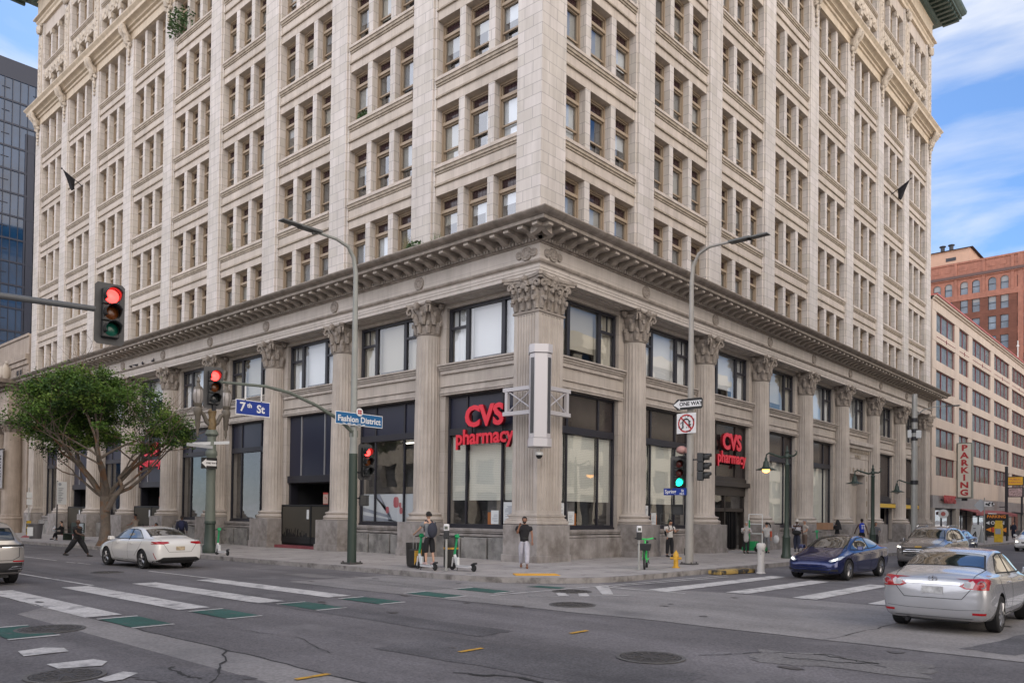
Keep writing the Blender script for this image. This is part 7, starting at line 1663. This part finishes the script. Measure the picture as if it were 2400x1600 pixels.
# each bag, held or worn, stands as a thing of its own unless it is strapped on
def bag(label,p,c,name,sc=(.16,.08,.2),cat='bag'):
    t=thing('bag',label,cat,p); m=MB(); m.ball((0,0,sc[2]),1,12,9,sc); m.build('sack',cloth(name,c),t,smooth=True); m=MB(); m.tube([(-sc[0]*.5,0,sc[2]*1.8),(-sc[0]*.3,0,sc[2]*2.6),(sc[0]*.3,0,sc[2]*2.6),(sc[0]*.5,0,sc[2]*1.8)],.01,5); m.build('handle',cloth(name,c),t); return t
G_=lambda x:gz(x)
person('heavyset person all in black striding across the left street',(-17.79,-10.3,G_(-17.8)-.15),R(40),1.76,'dark',('black',(.014,.013,.015)),('black_trousers',(.012,.012,.015)),legs=(34,6,-32,10),arms=(-18,20,28,45),ab=(12,14),hair='none',build_=1.28)
t,J=person('seated person in black with crossed legs on the left pavement bench',(-36.75,-4.55,G_(-36.7)),R(-120),1.62,'light',('black',(.014,.013,.015)),('black_trousers',(.012,.012,.015)),legs=(85,65,78,88),arms=(35,60,35,60),hair='short',sleeve='long',sit=.50,lean=6)
bag('pale blue-white plastic bag on the lap of the seated person at the left',(-37.0,-4.95,G_(-37)+.55),(.45,.50,.55),'pale_bag',(.16,.12,.15))
person('person in a beige t-shirt standing behind the white sedan at the left',(-29.3,-3.0,G_(-29)),R(-150),1.76,'brown',('beige_shirt',(.34,.29,.25)),('blue_jeans',(.07,.10,.17)),legs=(4,2,-6,4),arms=(20,60,10,30))
person('seated person with raised arm low behind the white sedan roof',(-27.8,-2.4,G_(-28)),R(-80),1.7,'brown',('grey_top',(.12,.11,.11)),('black_trousers',(.012,.012,.015)),legs=(80,85,80,85),arms=(60,110,20,60),sit=.42)
t,J=person('person in dark clothes with a navy backpack walking away behind the white sedan',(-22.2,-3.5,G_(-22)),R(150),1.72,'dark',('dark_navy',(.014,.017,.035)),('black_trousers',(.012,.012,.015)),legs=(18,10,-16,8),hair='short',sleeve='long',build_=1.1); backpack(t,J,(.012,.016,.05),'navy_pack')
# scooter rider
t,J=person('person with backpack and black shorts standing on the green scooter',(.50,-6.02,.165),R(172),1.72,'light',('grey_tee',(.20,.21,.22)),('black_shorts',(.012,.012,.014)),shoe=(.5,.35,.33),legs=(6,8,-8,4),arms=(38,22,34,20),ab=(14,10),lean=4,hair='curly',shorts=True); backpack(t,J,(.035,.038,.055),'slate_backpack',.05,1.05)
t=thing('suitcase','dark wheeled suitcase with raised handle beside the scooter rider','suitcase',(-.52,-5.75,0)); m=MB(); m.box(-.18,.18,-.12,.12,.06,.62); m.build('case',mat('dark_ribbed_metal'),t,bevel=.04); m=MB(); m.tube([(-.08,0,.62),(-.08,0,1.02),(.08,0,1.02),(.08,0,.62)],.009,5); m.build('handle',GALV,t); m=MB(); m.box(.13,.185,-.125,.125,.1,.58); m.build('yellow_trim',YEL,t)
# man at the corner
t,J=person('bearded person in black polo shirt and pale grey trousers walking past the corner pier',(1.89,-2.87,0),R(-48),1.80,'brown',('black',(.014,.013,.015)),('pale_grey_trousers',(.46,.45,.50)),shoe=(.20,.08,.035),legs=(16,6,-10,14),arms=(14,22,38,122),ab=(12,10),head=-6,build_=1.05)
m=MB(); m.tube([J['f'](.075,.045,-.06),J['f'](.095,.0,-.085),J['f'](.075,-.045,-.06)],.026,7); m.ball(J['f'](.06,0,-.08),.05,8,6,(.8,1,.7)); m.build('beard',HAIR,t,smooth=True)
m=MB(); m.lathe([(.145,-.02),(.148,.03)],n=20,cap=False,o=None); m.v=[(x+J['P0'].x,y+J['P0'].y,z+J['P0'].z+.10) for x,y,z in m.v]; m.build('belt',BLK,t)
t,J=person('person in a white t-shirt looking down at a phone beside the right signal pole',(1.0,8.27,0),R(-25),1.70,'tan',('white_tee',(.55,.53,.50)),('black_jeans',(.014,.014,.017)),shoe=(.03,.03,.03),legs=(4,2,-4,2),arms=(30,80,30,80),nod=28,lean=-2,build_=1.08); backpack(t,J,(.012,.012,.014),'black_pack',.05,.9)
t,J=person('person in a hooded pale grey coat standing by the pharmacy entrance',(1.6,14.79,0),R(-60),1.60,'light',('pale_grey_coat',(.38,.36,.35)),('black_trousers',(.012,.012,.015)),legs=(3,2,-4,2),arms=(25,100,30,95),hair='hood',sleeve='long',coat=True)
t,J=person('person with a dark ponytail in a pale top walking away with bags',(2.2,15.89,0),R(120),1.62,'tan',('pale_top',(.42,.41,.40)),('grey_trousers',(.14,.14,.15)),legs=(12,8,-12,8),arms=(8,20,-5,15),hair='tail',head=40)
m=MB(); m.tube([tuple(J['C2']+Vector((.0,-.18,.06))),tuple(J['C1']+Vector((-.02,-.21,-.02))),tuple(J['P0']+Vector((0,-.22,.0)))],[.05,.06,.05],7); m.build('orange_bag_strap',cloth('orange_red',(.42,.08,.04)),t,smooth=True)
bag('white shopping bag hanging from the hand of the person with the ponytail',(2.55,16.25,.50),(.50,.50,.50),'white_bag',(.17,.10,.22)); bag('black bag beside the person with the ponytail by the trolley',(1.95,15.35,.05),(.015,.015,.016),'black_bag',(.18,.13,.17))
t,J=person('person in a white shirt and white knit cap with a black shoulder bag',(2.4,19.31,0),R(100),1.78,'dark',('white_shirt',(.50,.49,.53)),('dark_jeans',(.03,.035,.06)),legs=(5,4,-5,4),arms=(15,60,15,50),hair='whitecap',build_=1.12)
m=MB(); m.ball(tuple(J['C1']+Vector((-.20,-.02,-.12))),.2,12,8,(.55,1.25,.7)); b=m.build('shoulder_bag',cloth('black_bag',(.015,.015,.016)),t,smooth=True); m=MB(); m.tube([tuple(J['C1']+Vector((-.17,.14,-.05))),tuple(J['C2']+Vector((-.16,-.02,.05))),tuple(J['C2']+Vector((-.02,-.14,.13)))],.022,6); m.build('strap',cloth('black_bag',(.015,.015,.016)),b)
person('person in a grey peaked cap and pale shirt half hidden behind the white-capped one',(1.9,21.64,0),R(-110),1.74,'tan',('cream_shirt',(.42,.38,.34)),('brown_trousers',(.14,.10,.08)),legs=(5,4,-5,4),arms=(15,60,30,70),hair='greycap')
t,J=person('figure in a long black veil and robe beside a held cardboard box',(1.6,27.6,.05),R(170),1.72,'brown',('black_robe',(.012,.012,.014)),hair='veil',sleeve='long',dress=True,arms=(30,70,30,70))
t=thing('cardboard_box','brown cardboard box carried beside the black-veiled figure','box',(1.35,26.2,1.15)); m=MB(); m.box(-.35,.35,-.45,.45,0,.42); m.build('carton',mat('cardboard',(.33,.19,.11),.8,noise=(3,.1)),t,bevel=.01); m=MB(); m.box(-.04,.04,-.455,.455,.1,.425); m.build('tape',mat('parcel_tape',(.28,.17,.09),.4),t)
t,J=person('person in a blue basketball jersey with number 11 seen from behind',(2.4,29.75,0),R(130),1.86,'dark',('jersey_blue',(.015,.05,.42)),('black_trousers',(.012,.012,.015)),legs=(8,5,-8,5),arms=(10,25,-30,10),ab=(25,10),sleeve='none',hair='short')
b=J['C1']; text('11',.26,'jersey_number',WS,t,face_matrix(b+Vector((-.20,0,.06)),(0,-1,0)),.004,.012); m=MB(); q=b+Vector((-.215,0,.22)); m.obox(tuple(q),.004,.12,.02); m.build('jersey_name',WS,t)
t,J=person('person with long dark hair and a shoulder bag beside the pendant lamp post',(3.2,29.9,0),R(-60),1.66,'tan',('grey_jacket',(.13,.13,.14)),('black_trousers',(.012,.012,.015)),legs=(10,6,-10,6),arms=(20,70,10,30),hair='long',sleeve='long',lean=8)
person('distant person in dark navy at the far right pavement',(4.0,69.6,0),R(-90),1.76,'tan',('dark_navy',(.014,.017,.035)),('dark_navy_trousers',(.012,.014,.03)),legs=(10,6,-10,6),arms=(10,20,-10,10),sleeve='long',hair='short')
# ---------------- street tree ----------------
BARK=mat('grey_bark',(.15,.125,.105),.9,noise=(3,.35),bump=(16,.8,.05),wear=(1.5,.52,.6,(.15,.085,.05)))
LF=[mat('ficus_leaf_dark',(.030,.068,.018),.6,spec=.2,noise=(1.5,.3)),mat('ficus_leaf_mid',(.075,.145,.026),.6,spec=.2,noise=(1.5,.3)),mat('ficus_leaf_light',(.14,.215,.045),.6,spec=.2,noise=(1.5,.3))]
tree=thing('street_tree','spreading green ficus tree with twisting grey limbs on the left pavement','tree',(-25.5,-6.2,gz(-25.5)))
rt=random.Random(21); tr=MB(); br_=MB(); tips=[]
BASE=Vector((0,0,0)); RV=Vector((.74,.67,0)); FV=Vector((-.67,.74,0))
def spot(u,v,w): return RV*u+FV*v+Vector((0,0,w))
tr.tube([(0,0,-.1),(0,0,.15),spot(.02,0,1.0),spot(-.02,0,2.0),spot(.0,0,2.7)],[.42,.30,.25,.25,.30],14)
for a in range(6):
    q=a*PI/3+.3; tr.tube([(.75*math.cos(q)*.6,.75*math.sin(q)*.6,-.08),(.2*math.cos(q),.2*math.sin(q),.3),(.12*math.cos(q),.12*math.sin(q),1.2)],[.05,.12,.10],7)
def branch(p,d,L_,r,dep):
    pts=[p];rs=[r];n=4
    q=p.copy()
    for i in range(n):
        d=(d+Vector((rt.gauss(0,.13),rt.gauss(0,.13),rt.gauss(.02,.10)))).normalized(); q=q+d*L_/n; pts.append(q.copy()); rs.append(r*(1-.42*(i+1)/n))
    (tr if dep<2 else br_).tube(pts,rs,8 if dep<2 else 5)
    if dep>=4 or L_<.35: tips.append((q,d)); return
    if dep>=3: tips.append((pts[2],d))
    k=3 if dep<3 else 2
    for i in range(k):
        nd=(d+Vector((rt.gauss(0,.55),rt.gauss(0,.55),rt.gauss(.10,.30)))).normalized()
        if nd.z<-.15: nd.z=.05
        branch(pts[-1 if i<2 else -2],nd.normalized(),L_*rt.uniform(.62,.85),rs[-1]*.78,dep+1)
for (u,v,w,L_,r) in ((-.85,.1,.75,2.8,.16),(-.4,.6,1.0,2.8,.15),(-.05,-.3,1.0,3.0,.18),(.5,.5,.9,2.8,.14),(.7,-.4,.8,2.7,.13),(-.65,-.45,.95,2.8,.14),(.95,.2,.55,2.8,.12),(-1.1,.35,.5,2.6,.09)):
    branch(spot(0,0,2.55),spot(u,v,w).normalized(),L_,r,0)
# the separate limb curving out to the right
lim=[spot(.12,-.1,1.9),spot(.55,-.1,2.7),spot(.95,-.1,3.2),spot(.75,-.1,3.7),spot(1.35,-.1,4.3),spot(1.9,0,5.0)]
tr.tube(lim,[.17,.13,.12,.10,.09,.07],9); branch(lim[-1],spot(.6,.1,.9).normalized(),1.7,.07,2); branch(lim[-1],spot(.9,.4,.45).normalized(),1.7,.06,2); branch(lim[-3],spot(.8,-.4,.9).normalized(),1.6,.06,2); branch(lim[2],spot(1,.1,.7).normalized(),2.6,.07,1)
tr.build('trunk',BARK,tree,smooth=True); br_.build('branches',BARK,tree,smooth=True)
lm=[MB(),MB(),MB()]
def crown_r(p): # keep inside a broad umbrella
    u=p.dot(RV)+.45; v=p.dot(FV); return ((u+.1)/4.15)**2+(v/4.3)**2+((p.z-6.1)/3.2)**2
for (p,d) in tips:
    if crown_r(p)>1.12 or p.z<3.6: continue
    cc=p+d*.15; tone=rt.random(); n=rt.randint(90,170); sz=rt.uniform(.20,.42)
    for i in range(n):
        q=cc+Vector((rt.gauss(0,sz),rt.gauss(0,sz),rt.gauss(0,sz*.6)))
        a=Vector((rt.gauss(0,1),rt.gauss(0,1),rt.gauss(0,.6))).normalized(); b=a.orthogonal().normalized(); b=(b*math.cos(i)+a.cross(b)*math.sin(i)); s_=rt.uniform(.055,.11)
        k=0 if tone<.35 else (1 if tone<.75 else 2)
        if rt.random()<.25: k=rt.randint(0,2)
        lm[k].add([tuple(q-a*s_),tuple(q+b*s_*.42),tuple(q+a*s_),tuple(q-b*s_*.42)],[(0,1,2,3)])
cr_=MB(); 
for i,m in enumerate(lm):
    o=len(cr_.v); cr_.v+=m.v; cr_.f+=[tuple(j+o for j in f) for f in m.f]; cr_.mi+=[i]*len(m.f)
cr_.build('crown',LF,tree,rec=False)
print('leaves',sum(len(m.f) for m in lm),'tips',len(tips))
